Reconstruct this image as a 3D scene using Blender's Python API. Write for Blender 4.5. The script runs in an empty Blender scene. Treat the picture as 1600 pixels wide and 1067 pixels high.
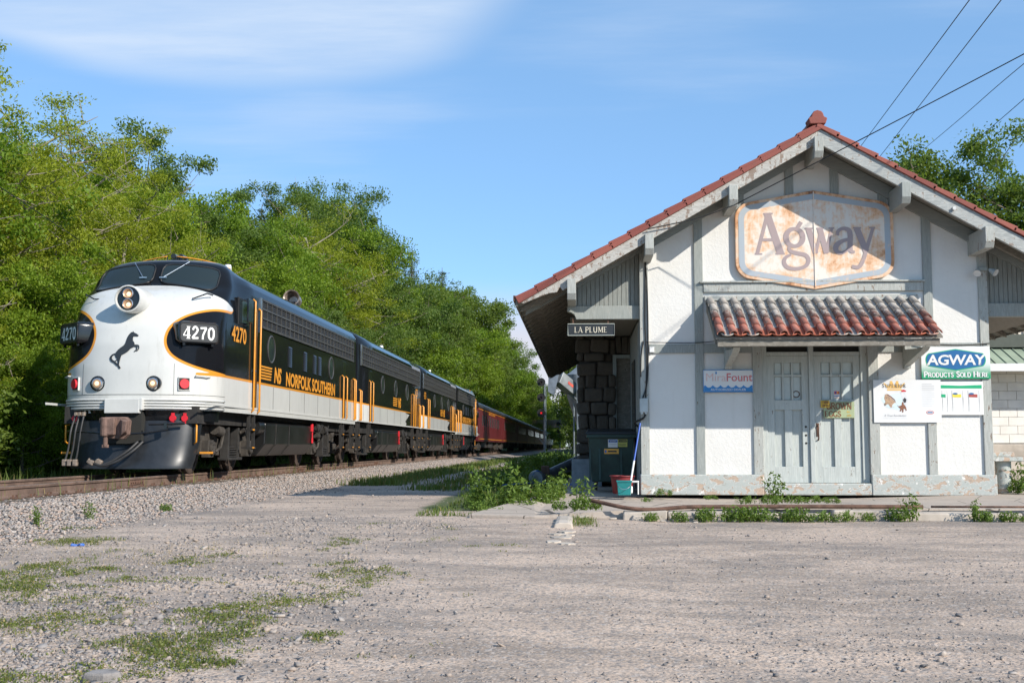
import bpy, bmesh, math, random
import numpy as np
from mathutils import Vector, Matrix
from mathutils.geometry import tessellate_polygon
rng = np.random.default_rng(7)
random.seed(7)
PI = math.pi
R = math.radians
SC = bpy.context.scene
COL = SC.collection

# ------------------------------------------------------------------ camera, sky, sun, exposure
cam_d = bpy.data.cameras.new('camera')
cam = bpy.data.objects.new('camera', cam_d); COL.objects.link(cam)
cam.location = (0, 0, 1.2)
cam.rotation_euler = (R(90 + 5.254), 0, R(3.397))
cam_d.sensor_width = 36; cam_d.lens = 40.0
cam_d.clip_start = 0.05; cam_d.clip_end = 5000
SC.camera = cam

SUN_AZ, SUN_EL = R(53), R(30.5)        # from the facade's normal towards +X; height
S = Vector((math.sin(SUN_AZ) * math.cos(SUN_EL), -math.cos(SUN_AZ) * math.cos(SUN_EL), math.sin(SUN_EL)))
sun_d = bpy.data.lights.new('sun', 'SUN')
sun_d.energy = 3.4; sun_d.angle = R(0.53); sun_d.color = (1.0, 0.93, 0.83)
sun = bpy.data.objects.new('sun', sun_d); COL.objects.link(sun)
sun.rotation_euler = S.to_track_quat('Z', 'Y').to_euler()
sun.location = (20, -15, 30)

W = bpy.data.worlds.new('World'); SC.world = W; W.use_nodes = True
def build_world():
    nt = W.node_tree; N = nt.nodes; L = nt.links; N.clear()
    out = N.new('ShaderNodeOutputWorld'); bg = N.new('ShaderNodeBackground')
    sky = N.new('ShaderNodeTexSky'); sky.sky_type = 'NISHITA'; sky.sun_disc = False
    sky.sun_elevation = SUN_EL; sky.sun_rotation = PI - SUN_AZ
    sky.altitude = 300; sky.air_density = 0.75; sky.dust_density = 0.05; sky.ozone_density = 1.6
    tc = N.new('ShaderNodeTexCoord')
    sep = N.new('ShaderNodeSeparateXYZ'); L.new(tc.outputs['Generated'], sep.inputs[0])
    def math_(op, a, b=None, c=None):
        m = N.new('ShaderNodeMath'); m.operation = op
        for i, v in enumerate((a, b, c)):
            if v is None: continue
            if isinstance(v, (int, float)): m.inputs[i].default_value = v
            else: L.new(v, m.inputs[i])
        return m.outputs[0]
    def ramp(v, a, b):
        m = N.new('ShaderNodeMapRange'); m.interpolation_type = 'SMOOTHSTEP'
        L.new(v, m.inputs[0]); m.inputs[1].default_value = a; m.inputs[2].default_value = b
        return m.outputs[0]
    # flat cloud layer: project the direction on a plane overhead
    zc = math_('MAXIMUM', sep.outputs[2], 0.03)
    px = math_('DIVIDE', sep.outputs[0], zc); py = math_('DIVIDE', sep.outputs[1], zc)
    cmb = N.new('ShaderNodeCombineXYZ'); L.new(px, cmb.inputs[0]); L.new(py, cmb.inputs[1])
    def noise(vec, scale, det, rough, loc=(0, 0, 0), rot=0, stretch=(1, 1, 1)):
        mp = N.new('ShaderNodeMapping'); mp.inputs['Location'].default_value = loc
        mp.inputs['Rotation'].default_value = (0, 0, rot); mp.inputs['Scale'].default_value = stretch
        L.new(vec, mp.inputs[0])
        n = N.new('ShaderNodeTexNoise'); n.inputs['Scale'].default_value = scale
        n.inputs['Detail'].default_value = det; n.inputs['Roughness'].default_value = rough
        L.new(mp.outputs[0], n.inputs['Vector']); return n.outputs['Fac']
    big = noise(cmb.outputs[0], 0.42, 3, 0.5, (CLOUD_X, CLOUD_Y, 0), R(-20), (1.0, 1.0, 1))
    fine = noise(cmb.outputs[0], 1.6, 6, 0.62, (4, 1, 0), R(-35), (0.45, 1.5, 1))
    c = math_('ADD', math_('MULTIPLY', big, 0.78), math_('MULTIPLY', fine, 0.22))
    ex = math_('DIVIDE', math_('SUBTRACT', px, -0.82), 0.80); ey = math_('DIVIDE', math_('SUBTRACT', py, 2.05), 1.12)
    bd = math_('ADD', math_('SQRT', math_('ADD', math_('MULTIPLY', ex, ex), math_('MULTIPLY', ey, ey))), math_('MULTIPLY', math_('SUBTRACT', c, 0.5), 1.5))
    bank = math_('MULTIPLY', ramp(bd, 1.06, 0.80), math_('ADD', -0.12, math_('MULTIPLY', fine, 1.55)))
    wisp = math_('MULTIPLY', math_('MULTIPLY', ramp(c, CLOUD_A, CLOUD_B), 0.5), ramp(sep.outputs[2], 0.10, 0.30))
    cirrus = math_('MINIMUM', math_('ADD', bank, wisp), 1.0)
    # small cumulus low over the horizon
    cu = noise(tc.outputs['Generated'], 7.0, 7, 0.6, (CUM, 0.4, 0.0), 0, (1, 1, 1.7))
    az = math_('ABSOLUTE', math_('SUBTRACT', sep.outputs[0], -0.055)); near_ = ramp(az, 0.16, 0.02)
    band = math_('MULTIPLY', ramp(sep.outputs[2], 0.150, 0.09), ramp(sep.outputs[2], -0.02, 0.02))
    cum = math_('MULTIPLY', ramp(math_('ADD', cu, math_('MULTIPLY', near_, 0.33)), 0.60, 0.76), band)
    hue = N.new('ShaderNodeMix'); hue.data_type = 'RGBA'; hue.blend_type = 'MULTIPLY'; hue.inputs[0].default_value = 1
    L.new(sky.outputs[0], hue.inputs[6]); hue.inputs[7].default_value = SKY_TINT
    ev = N.new('ShaderNodeMix'); ev.data_type = 'RGBA'; ev.inputs[0].default_value = 0.55; L.new(hue.outputs[2], ev.inputs[6]); ev.inputs[7].default_value = (0.95, 1.80, 3.0, 1); hue = ev
    m1 = N.new('ShaderNodeMix'); m1.data_type = 'RGBA'
    L.new(math_('MULTIPLY', cirrus, 0.8), m1.inputs[0]); L.new(hue.outputs[2], m1.inputs[6]); m1.inputs[7].default_value = CIRRUS
    m2 = N.new('ShaderNodeMix'); m2.data_type = 'RGBA'
    L.new(math_('MULTIPLY', cum, 0.8), m2.inputs[0]); L.new(m1.outputs[2], m2.inputs[6]); m2.inputs[7].default_value = CUMUL
    L.new(m2.outputs[2], bg.inputs[0]); bg.inputs[1].default_value = SKY_STR
    L.new(bg.outputs[0], out.inputs[0])
SKY_STR = 0.15
SKY_TINT = (0.70, 0.84, 0.90, 1)
CIRRUS = (2.5, 2.95, 3.6, 1); CUMUL = (2.9, 2.65, 2.75, 1)
CLOUD_X, CLOUD_Y, CLOUD_A, CLOUD_B, CUM = 0.0, 0.0, 0.50, 0.66, 3.0
build_world()
vs = SC.view_settings
vs.view_transform = 'Standard'; vs.look = 'None'; vs.gamma = 1.0; vs.exposure = 0.90
vs.use_curve_mapping = False
SC.render.engine = 'CYCLES'
SC.cycles.use_denoising = True
SC.cycles.max_bounces = 8; SC.cycles.diffuse_bounces = 3; SC.cycles.glossy_bounces = 3
SC.cycles.transparent_max_bounces = 8; SC.cycles.caustics_reflective = False; SC.cycles.caustics_refractive = False
SC.cycles.sample_clamp_indirect = 6

# ------------------------------------------------------------------ materials
MATS = {}
def srgb(h):
    if isinstance(h, str):
        h = h.lstrip('#'); c = [int(h[i:i + 2], 16) / 255 for i in (0, 2, 4)]
    else: c = h
    return tuple((x / 12.92 if x <= 0.04045 else ((x + 0.055) / 1.055) ** 2.4) for x in c) + (1,)
def lin(*c): return tuple(c) + (1,)
class NB:
    """small node-tree helper"""
    def __init__(s, name):
        s.m = bpy.data.materials.new(name); s.m.use_nodes = True
        s.N = s.m.node_tree.nodes; s.L = s.m.node_tree.links; s.N.clear()
        s.out = s.N.new('ShaderNodeOutputMaterial'); s.b = s.N.new('ShaderNodeBsdfPrincipled')
        s.L.new(s.b.outputs[0], s.out.inputs[0])
        MATS[name] = s.m
    def put(s, v, sock):
        if hasattr(v, 'links') or hasattr(v, 'is_output'): s.L.new(v, sock)
        else: sock.default_value = v
    def coord(s, kind='Object'):
        if kind == 'World':
            return s.N.new('ShaderNodeNewGeometry').outputs['Position']
        return s.N.new('ShaderNodeTexCoord').outputs[kind]
    def noise(s, scale, detail=4, rough=0.55, vec=None, stretch=None, loc=None, dist=0.0):
        n = s.N.new('ShaderNodeTexNoise'); n.inputs['Scale'].default_value = scale
        n.inputs['Detail'].default_value = detail; n.inputs['Roughness'].default_value = rough
        n.inputs['Distortion'].default_value = dist
        v = vec if vec is not None else s.coord()
        if stretch or loc:
            mp = s.N.new('ShaderNodeMapping')
            if stretch: mp.inputs['Scale'].default_value = stretch
            if loc: mp.inputs['Location'].default_value = loc
            s.L.new(v, mp.inputs[0]); v = mp.outputs[0]
        s.L.new(v, n.inputs['Vector']); return n.outputs['Fac']
    def voro(s, scale, vec=None, feature='F1', out='Distance', rand=1.0):
        n = s.N.new('ShaderNodeTexVoronoi'); n.feature = feature; n.inputs['Scale'].default_value = scale
        n.inputs['Randomness'].default_value = rand
        s.L.new(vec if vec is not None else s.coord(), n.inputs['Vector']); return n.outputs[out]
    def ramp(s, v, a, b, lo=0.0, hi=1.0, smooth=True):
        m = s.N.new('ShaderNodeMapRange'); m.interpolation_type = 'SMOOTHSTEP' if smooth else 'LINEAR'
        s.L.new(v, m.inputs[0])
        for i, x in ((1, a), (2, b), (3, lo), (4, hi)): m.inputs[i].default_value = x
        return m.outputs[0]
    def math(s, op, a, b=0.0):
        m = s.N.new('ShaderNodeMath'); m.operation = op; s.put(a, m.inputs[0]); s.put(b, m.inputs[1]); return m.outputs[0]
    def mix(s, f, a, b, mode='MIX'):
        m = s.N.new('ShaderNodeMix'); m.data_type = 'RGBA'; m.blend_type = mode
        s.put(f, m.inputs[0]); s.put(a, m.inputs[6]); s.put(b, m.inputs[7]); return m.outputs[2]
    def bump(s, h, strength=0.3, dist=0.02):
        b = s.N.new('ShaderNodeBump'); b.inputs['Strength'].default_value = strength; b.inputs['Distance'].default_value = dist
        s.L.new(h, b.inputs['Height']); s.L.new(b.outputs[0], s.b.inputs['Normal'])
    def rand(s): return s.N.new('ShaderNodeObjectInfo').outputs['Random']
    def attr(s, name):
        a = s.N.new('ShaderNodeAttribute'); a.attribute_name = name; return a.outputs['Fac']
    def set(s, color=None, rough=None, metal=None, **kw):
        if color is not None: s.put(color, s.b.inputs['Base Color'])
        if rough is not None: s.put(rough, s.b.inputs['Roughness'])
        if metal is not None: s.put(metal, s.b.inputs['Metallic'])
        for k, v in kw.items(): s.put(v, s.b.inputs[k.replace('_', ' ')])
        return s.m
def plain(name, c, rough=0.6, metal=0.0, var=0.12, scale=6.0, bump=0.0, **kw):
    n = NB(name); c = c if isinstance(c, tuple) else srgb(c)
    f = n.ramp(n.noise(scale, 5, 0.6), 0.25, 0.75)
    lo = tuple(x * (1 - var) for x in c[:3]) + (1,); hi = tuple(min(1, x * (1 + var)) for x in c[:3]) + (1,)
    n.set(n.mix(f, lo, hi), rough, metal, **kw)
    if bump: n.bump(n.noise(scale * 6, 4, 0.6), bump, 0.01)
    return n.m

def mats_building():
    # stucco: whitewashed rough render with faint grime
    n = NB('stucco'); w = n.coord('World')
    big = n.ramp(n.noise(1.3, 5, 0.6, w), 0.35, 0.75); drip = n.ramp(n.noise(2.2, 5, 0.6, w, (3, 3, 0.35)), 0.55, 0.8)
    c = n.mix(n.math('MULTIPLY', big, 0.35), lin(0.69, 0.68, 0.65), lin(0.58, 0.565, 0.525))
    c = n.mix(n.math('MULTIPLY', drip, 0.28), c, lin(0.52, 0.50, 0.45))
    spots = n.ramp(n.voro(16, w), 0.055, 0.03); spots = n.math('MULTIPLY', spots, n.ramp(n.noise(5, 3, 0.5, w), 0.52, 0.6))
    c = n.mix(n.math('MULTIPLY', spots, 0.55), c, lin(0.28, 0.25, 0.2))
    n.set(c, 0.9)
    h = n.math('ADD', n.noise(55, 5, 0.65, w), n.math('MULTIPLY', n.ramp(n.noise(18, 4, 0.6, w, dist=0.6), 0.35, 0.7), 1.1))
    n.bump(h, 0.26, 0.007)
    # pale grey-green painted timber, cracked and flaking
    def timber(name, c1, c2, wood, flake_at, grain=(14, 14, 1.2), world=True, bare=0.0):
        n = NB(name); w = n.coord('World') if world else n.coord()
        g = n.noise(5.0, 6, 0.65, w, grain)
        base = n.mix(n.ramp(g, 0.3, 0.72), c1, c2)
        fl = n.math('ADD', n.math('MULTIPLY', n.noise(7.0, 6, 0.7, w, (2, 2, 0.8)), 0.65), n.math('MULTIPLY', g, 0.35))
        m = n.ramp(fl, flake_at, flake_at + 0.025)
        ed = n.ramp(fl, flake_at - 0.03, flake_at)
        c = n.mix(n.math('MULTIPLY', ed, 0.25), base, lin(0.62, 0.62, 0.58)); c = n.mix(m, c, wood)
        n.set(c, 0.75); n.bump(n.math('SUBTRACT', g, n.math('MULTIPLY', m, 0.5)), 0.35, 0.008); return n
    timber('timber', lin(0.245, 0.265, 0.25), lin(0.335, 0.355, 0.335), lin(0.16, 0.12, 0.085), 0.60)
    timber('timber_worn', lin(0.32, 0.33, 0.305), lin(0.44, 0.45, 0.42), lin(0.17, 0.12, 0.085), 0.565)
    timber('bargeboard_l', lin(0.33, 0.315, 0.285), lin(0.52, 0.505, 0.465), lin(0.25, 0.19, 0.15), 0.525, (1.6, 8, 9))
    timber('bargeboard_r', lin(0.27, 0.285, 0.28), lin(0.40, 0.415, 0.40), lin(0.24, 0.20, 0.17), 0.56, (1.6, 8, 9))
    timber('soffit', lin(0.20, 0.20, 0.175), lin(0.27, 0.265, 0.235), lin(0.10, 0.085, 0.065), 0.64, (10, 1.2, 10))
    timber('frieze', lin(0.235, 0.255, 0.245), lin(0.29, 0.31, 0.295), lin(0.13, 0.11, 0.09), 0.66, (1.6, 8, 9))
    timber('rafter_wood', lin(0.16, 0.145, 0.12), lin(0.24, 0.22, 0.185), lin(0.09, 0.07, 0.05), 0.60, (3, 6, 6))
    timber('door_paint', lin(0.39, 0.42, 0.40), lin(0.50, 0.53, 0.505), lin(0.2, 0.18, 0.15), 0.60, (16, 16, 1.0))
    timber('batten', lin(0.20, 0.215, 0.20), lin(0.28, 0.295, 0.275), lin(0.15, 0.13, 0.1), 0.62, (16, 16, 1.0))
    timber('side_wood', lin(0.22, 0.235, 0.22), lin(0.30, 0.31, 0.29), lin(0.10, 0.08, 0.06), 0.60, (16, 16, 1.0))
    # plinth: painted cement with the paint gone in islands
    n = NB('plinth'); w = n.coord('World')
    a = n.noise(5.2, 9, 0.72, w, (1, 1, 1.6), dist=0.5); m = n.ramp(a, 0.535, 0.55); edge = n.ramp(a, 0.50, 0.535)
    fine = n.noise(30, 5, 0.6, w)
    paint = n.mix(fine, lin(0.345, 0.375, 0.355), lin(0.45, 0.47, 0.445)); bare = n.mix(fine, lin(0.38, 0.28, 0.21), lin(0.50, 0.395, 0.31))
    c = n.mix(n.math('MULTIPLY', edge, 0.5), paint, lin(0.74, 0.73, 0.7)); c = n.mix(m, c, bare)
    b = n.noise(7.5, 7, 0.7, w, loc=(3, 0, 5)); c = n.mix(n.ramp(b, 0.62, 0.635), c, lin(0.72, 0.71, 0.68))
    c = n.mix(n.math('MULTIPLY', n.ramp(n.noise(12, 5, 0.7, w), 0.60, 0.66), 0.7), c, lin(0.2, 0.16, 0.12))
    n.set(c, 0.9); n.bump(n.math('SUBTRACT', n.math('MULTIPLY', fine, 0.4), m), 0.6, 0.012)
    # red roof tile
    n = NB('roof_tile'); w = n.coord('World'); r = n.rand()
    c = n.mix(r, lin(0.20, 0.050, 0.038), lin(0.29, 0.082, 0.058))
    c = n.mix(n.math('MULTIPLY', n.ramp(n.noise(6, 6, 0.65, w), 0.52, 0.72), 0.45), c, lin(0.14, 0.075, 0.06))
    n.set(c, 0.72); n.bump(n.noise(60, 4, 0.6, w), 0.25, 0.006)
    # canopy tiles: whitewash and lichen thick at the top courses, wearing off to red clay
    n = NB('canopy_tile'); w = n.coord('World'); sep = n.N.new('ShaderNodeSeparateXYZ'); n.L.new(w, sep.inputs[0])
    r = n.rand()
    clay = n.mix(r, lin(0.29, 0.095, 0.068), lin(0.41, 0.165, 0.12))
    blot = n.noise(9, 6, 0.7, w); lich = n.noise(26, 6, 0.72, w, loc=(7, 2, 1))
    hz = n.ramp(sep.outputs[2], 2.98, 3.62, 0.0, 1.0, False)
    lvl = n.math('ADD', n.math('ADD', n.math('MULTIPLY', hz, 0.78), n.math('MULTIPLY', blot, 0.55)), n.math('MULTIPLY', r, 0.18))
    dark = n.ramp(lvl, 0.58, 0.74); white = n.ramp(n.math('ADD', lvl, n.math('MULTIPLY', n.math('SUBTRACT', lich, 0.5), 0.9)), 0.72, 0.92)
    c = n.mix(n.math('MULTIPLY', dark, 0.85), clay, lin(0.12, 0.075, 0.062))
    c = n.mix(n.math('MULTIPLY', n.ramp(lich, 0.62, 0.68), 0.7), c, lin(0.10, 0.085, 0.08))
    c = n.mix(n.math('MULTIPLY', white, 0.9), c, n.mix(lich, lin(0.28, 0.255, 0.225), lin(0.54, 0.515, 0.475)))
    n.set(c, 0.85); n.bump(lich, 0.3, 0.006)
    n = NB('canopy_pan'); w = n.coord('World'); sep = n.N.new('ShaderNodeSeparateXYZ'); n.L.new(w, sep.inputs[0]); r = n.rand()
    lich = n.noise(20, 6, 0.72, w); hz = n.ramp(sep.outputs[2], 2.98, 3.5, 0.0, 1.0, False)
    lv = n.math('ADD', n.math('ADD', n.math('MULTIPLY', hz, 0.9), n.math('MULTIPLY', r, 0.45)), n.math('MULTIPLY', lich, 0.3))
    c = n.mix(r, lin(0.36, 0.09, 0.05), lin(0.45, 0.14, 0.08)); c = n.mix(n.ramp(lv, 0.45, 0.62), c, n.mix(lich, lin(0.22, 0.2, 0.18), lin(0.62, 0.6, 0.55)))
    n.set(c, 0.85); n.bump(lich, 0.3, 0.006)
    # rusted enamel of the big sign
    def enamel(name, base, amt, seed):
        n = NB(name); w = n.coord('World')
        a = n.noise(2.3, 8, 0.68, w, loc=(seed, 0, seed * 2), dist=0.5); b = n.noise(9.0, 7, 0.7, w, loc=(0, 0, seed))
        st = n.noise(6.0, 6, 0.7, w, (3, 3, 0.3), (seed, 0, 0)); lv = n.math('ADD', n.math('ADD', n.math('MULTIPLY', a, 0.55), n.math('MULTIPLY', b, 0.25)), n.math('MULTIPLY', st, 0.20)); lv = n.math('ADD', 0.5, n.math('MULTIPLY', n.math('SUBTRACT', lv, 0.5), 1.35))
        c = n.mix(n.ramp(lv, 0.40 - amt, 0.56 - amt), base, lin(0.72, 0.47, 0.30)); c = n.mix(n.ramp(lv, 0.52 - amt, 0.66 - amt), c, lin(0.50, 0.235, 0.105))
        c = n.mix(n.ramp(lv, 0.63 - amt * 0.6, 0.70 - amt * 0.6), c, lin(0.23, 0.105, 0.055))
        n.set(c, 0.6); n.bump(lv, 0.25, 0.006)
    enamel('sign_field', lin(0.74, 0.68, 0.61), -0.015, 1.0); enamel('sign_rim', lin(0.66, 0.56, 0.46), 0.06, 3.0)
    enamel('sign_band', lin(0.37, 0.42, 0.465), -0.14, 5.0); enamel('sign_letter', lin(0.36, 0.285, 0.285), -0.17, 8.0)
    plain('concrete', lin(0.43, 0.375, 0.315), 0.92, var=0.22, scale=2.5, bump=0.4)
    n = NB('slab'); w = n.coord('World')
    c = n.mix(n.noise(1.1, 6, 0.65, w), lin(0.30, 0.255, 0.215), lin(0.52, 0.44, 0.365)); c = n.mix(n.math('MULTIPLY', n.ramp(n.noise(14, 6, 0.7, w), 0.5, 0.7), 0.5), c, lin(0.24, 0.2, 0.17))
    c = n.mix(n.ramp(n.voro(1.1, n.N and w, 'DISTANCE_TO_EDGE'), 0.012, 0.004), c, lin(0.1, 0.085, 0.07))
    n.set(c, 0.93); n.bump(n.noise(40, 5, 0.65, w), 0.5, 0.01)
    n = NB('stone'); n.set(n.mix(n.rand(), n.mix(n.noise(6, 6, 0.7), lin(0.035, 0.028, 0.022), lin(0.10, 0.08, 0.06)), n.mix(n.noise(9, 6, 0.7), lin(0.07, 0.06, 0.05), lin(0.16, 0.13, 0.10))), 0.95); n.bump(n.noise(14, 6, 0.7), 0.9, 0.03)
    plain('mortar', lin(0.07, 0.062, 0.055), 0.95, var=0.2, scale=8, bump=0.5)
    plain('block_white', lin(0.74, 0.71, 0.66), 0.9, var=0.1, scale=3, bump=0.4)
    plain('siding_beige', lin(0.68, 0.62, 0.51), 0.5, var=0.06, scale=1.5)
    plain('roof_green', lin(0.27, 0.33, 0.245), 0.5, var=0.15, scale=2)
    plain('galv', lin(0.22, 0.25, 0.28), 0.5, 0.55, var=0.25, scale=5)
    plain('dark_gap', lin(0.02, 0.02, 0.018), 0.9)
    plain('glass_dark', lin(0.015, 0.02, 0.022), 0.08)
    plain('rust', lin(0.12, 0.066, 0.045), 0.9, var=0.45, scale=9, bump=0.6)
    plain('rail_side', lin(0.135, 0.088, 0.066), 0.85, var=0.4, scale=3.0, bump=0.4)
    plain('rail_top', lin(0.34, 0.32, 0.30), 0.38, 0.7, var=0.2, scale=3.0)
    plain('tie_wood', lin(0.10, 0.078, 0.06), 0.95, var=0.5, scale=5.0, bump=0.8)
    plain('board_white', lin(0.70, 0.70, 0.695), 0.4, var=0.03, scale=2)
    plain('print_black', lin(0.03, 0.03, 0.033), 0.5)
    plain('print_grey', lin(0.42, 0.42, 0.43), 0.5); plain('print_lightgrey', lin(0.62, 0.63, 0.65), 0.5)
    plain('sign_black', lin(0.022, 0.026, 0.030), 0.45); plain('letter_cream', lin(0.62, 0.58, 0.47), 0.6)
    plain('sign_frame_grey', lin(0.33, 0.36, 0.33), 0.6)
    plain('mira_blue', lin(0.022, 0.205, 0.50), 0.45, var=0.05); plain('mira_red', lin(0.62, 0.175, 0.185), 0.5, var=0.1)
    plain('mira_pink', lin(0.70, 0.48, 0.45), 0.5, var=0.15, scale=20)
    plain('agway_blue', lin(0.013, 0.115, 0.30), 0.4, var=0.05); plain('agway_green', lin(0.01, 0.36, 0.16), 0.4, var=0.04)
    n = NB('agway_fade'); uv = n.coord(); sep = n.N.new('ShaderNodeSeparateXYZ'); n.L.new(uv, sep.inputs[0])
    n.set(n.mix(n.ramp(sep.outputs[2], 0.02, 0.30), lin(0.008, 0.30, 0.13), lin(0.70, 0.71, 0.70)), 0.4)
    plain('crown_gold', lin(0.78, 0.47, 0.13), 0.5, var=0.08); plain('horse_brown', lin(0.22, 0.09, 0.05), 0.6, var=0.3, scale=30)
    plain('print_red', lin(0.55, 0.03, 0.035), 0.5); plain('print_yellow', lin(0.80, 0.62, 0.05), 0.5)
    plain('wash_blue', lin(0.60, 0.72, 0.76), 0.5, var=0.08)
    plain('egg_board', lin(0.34, 0.40, 0.235), 0.6, var=0.1); plain('egg_letter', lin(0.20, 0.085, 0.035), 0.6); plain('egg_yellow', lin(0.66, 0.42, 0.05), 0.6)
    plain('card_blue', lin(0.03, 0.06, 0.3), 0.4); plain('card_orange', lin(0.8, 0.3, 0.03), 0.4)
    plain('banner_white', lin(0.76, 0.755, 0.73), 0.5, var=0.05)
    plain('dump_green', lin(0.012, 0.038, 0.030), 0.55, var=0.35, scale=6); plain('dump_lid', lin(0.016, 0.018, 0.02), 0.5)
    plain('sticker_yellow', lin(0.50, 0.48, 0.10), 0.5); plain('sticker_orange', lin(0.72, 0.36, 0.06), 0.5); plain('sticker_blue', lin(0.05, 0.15, 0.45), 0.5)
    plain('teal', lin(0.015, 0.19, 0.19), 0.4, var=0.15); plain('tub_red', lin(0.20, 0.018, 0.02), 0.5, var=0.15)
    plain('handle_blue', lin(0.02, 0.09, 0.42), 0.4); plain('white_plastic', lin(0.72, 0.72, 0.70), 0.4)
    plain('box_grey', lin(0.42, 0.46, 0.46), 0.5); plain('wire_black', lin(0.012, 0.012, 0.012), 0.6)
    plain('rubber', lin(0.018, 0.018, 0.018), 0.7); plain('strap_blue', lin(0.03, 0.10, 0.35), 0.5)
    plain('lamp_white', lin(0.6, 0.6, 0.58), 0.3)
mats_building()

# ------------------------------------------------------------------ mesh helpers
class MB:
    def __init__(s): s.v = []; s.f = []; s.mi = []; s.cur = 0
    def add(s, vs, fs):
        o = len(s.v); s.v.extend([tuple(map(float, p)) for p in vs])
        for f in fs: s.f.append(tuple(i + o for i in f)); s.mi.append(s.cur)
        return s
    def box(s, c, d, rot=None):
        x, y, z = d[0] / 2, d[1] / 2, d[2] / 2
        P = [Vector(p) for p in ((-x, -y, -z), (x, -y, -z), (x, y, -z), (-x, y, -z), (-x, -y, z), (x, -y, z), (x, y, z), (-x, y, z))]
        if rot is not None: P = [rot @ p for p in P]
        c = Vector(c)
        return s.add([p + c for p in P], [(0, 3, 2, 1), (4, 5, 6, 7), (0, 1, 5, 4), (1, 2, 6, 5), (2, 3, 7, 6), (3, 0, 4, 7)])
    def bb(s, x0, x1, y0, y1, z0, z1): return s.box(((x0 + x1) / 2, (y0 + y1) / 2, (z0 + z1) / 2), (x1 - x0, y1 - y0, z1 - z0))
    def prism(s, poly, axis, a, b):
        """extrude a 2D polygon; axis 'y': poly is (x,z); 'x': (y,z); 'z': (x,y)"""
        def P(p, t): return {'y': (p[0], t, p[1]), 'x': (t, p[0], p[1]), 'z': (p[0], p[1], t)}[axis]
        n = len(poly); vs = [P(p, a) for p in poly] + [P(p, b) for p in poly]
        fs = [tuple(range(n)), tuple(range(2 * n - 1, n - 1, -1))] + [(i, i + n, (i + 1) % n + n, (i + 1) % n) for i in range(n)]
        return s.add(vs, fs)
    def cyl(s, p0, p1, r0, r1=None, n=12, caps=True):
        r1 = r0 if r1 is None else r1
        p0 = Vector(p0); p1 = Vector(p1); d = (p1 - p0)
        if d.length < 1e-9: return s
        d.normalize(); u = d.orthogonal().normalized(); w = d.cross(u); vs = []
        for p, r in ((p0, r0), (p1, r1)):
            for i in range(n):
                a = 2 * PI * i / n; vs.append(p + (u * math.cos(a) + w * math.sin(a)) * r)
        fs = [(i, (i + 1) % n, (i + 1) % n + n, i + n) for i in range(n)]
        if caps: fs += [tuple(range(n - 1, -1, -1)), tuple(range(n, 2 * n))]
        return s.add(vs, fs)
    def tube(s, pts, r, n=6, caps=True):
        pts = [Vector(p) for p in pts]; m = len(pts); rr = r if hasattr(r, '__len__') else [r] * m
        ref = None; vs = []
        for i, p in enumerate(pts):
            d = (pts[min(i + 1, m - 1)] - pts[max(i - 1, 0)]).normalized()
            if ref is None: u = d.orthogonal().normalized()
            else:
                u = ref - d * ref.dot(d)
                u = u.normalized() if u.length > 1e-6 else d.orthogonal().normalized()
            ref = u; w = d.cross(u)
            for k in range(n):
                a = 2 * PI * k / n; vs.append(p + (u * math.cos(a) + w * math.sin(a)) * rr[i])
        fs = [(i * n + k, i * n + (k + 1) % n, (i + 1) * n + (k + 1) % n, (i + 1) * n + k) for i in range(m - 1) for k in range(n)]
        if caps: fs += [tuple(range(n - 1, -1, -1)), tuple(range((m - 1) * n, m * n))]
        return s.add(vs, fs)
    def lathe(s, prof, c, axis=(0, 0, 1), n=20):
        """prof: list of (radius, height along axis)"""
        d = Vector(axis).normalized(); u = d.orthogonal().normalized(); w = d.cross(u); c = Vector(c); vs = []
        for r, h in prof:
            for k in range(n):
                a = 2 * PI * k / n; vs.append(c + d * h + (u * math.cos(a) + w * math.sin(a)) * max(r, 1e-4))
        m = len(prof)
        fs = [(i * n + k, i * n + (k + 1) % n, (i + 1) * n + (k + 1) % n, (i + 1) * n + k) for i in range(m - 1) for k in range(n)]
        return s.add(vs, fs)
    def grid(s, P):
        """P: rows x cols of points"""
        r, c = len(P), len(P[0])
        return s.add([p for row in P for p in row], [(i * c + j, i * c + j + 1, (i + 1) * c + j + 1, (i + 1) * c + j) for i in range(r - 1) for j in range(c - 1)])
    def mesh(s, name):
        me = bpy.data.meshes.new(name); me.from_pydata(s.v, [], s.f); 
        if any(s.mi): me.polygons.foreach_set('material_index', s.mi)
        me.update(); return me
    def build(s, name, mat, parent=None, smooth=False, bevel=0.0, loc=None, fix=False):
        me = s.mesh(name)
        if fix:
            bm = bmesh.new(); bm.from_mesh(me); bmesh.ops.recalc_face_normals(bm, faces=bm.faces); bm.to_mesh(me); bm.free()
        return link(name, me, mat, parent, smooth, bevel, loc)
def M(m): return MATS[m] if isinstance(m, str) else m
def link(name, me, mat, parent=None, smooth=False, bevel=0.0, loc=None):
    if not me.materials:
        for m in (mat if isinstance(mat, (list, tuple)) else [mat]): me.materials.append(M(m))
    o = bpy.data.objects.new(name, me); COL.objects.link(o)
    if parent is not None: o.parent = parent
    if loc is not None: o.location = loc
    if smooth:
        if smooth is True: me.polygons.foreach_set('use_smooth', [True] * len(me.polygons))
        else:
            bm = bmesh.new(); bm.from_mesh(me)
            for f in bm.faces: f.smooth = True
            for e in bm.edges:
                if len(e.link_faces) == 2 and e.calc_face_angle(0) > R(smooth): e.smooth = False
            bm.to_mesh(me); bm.free()
    if bevel:
        b = o.modifiers.new('bevel', 'BEVEL'); b.width = bevel; b.segments = 2; b.limit_method = 'ANGLE'; b.angle_limit = R(40); b.harden_normals = False
    return o
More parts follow.
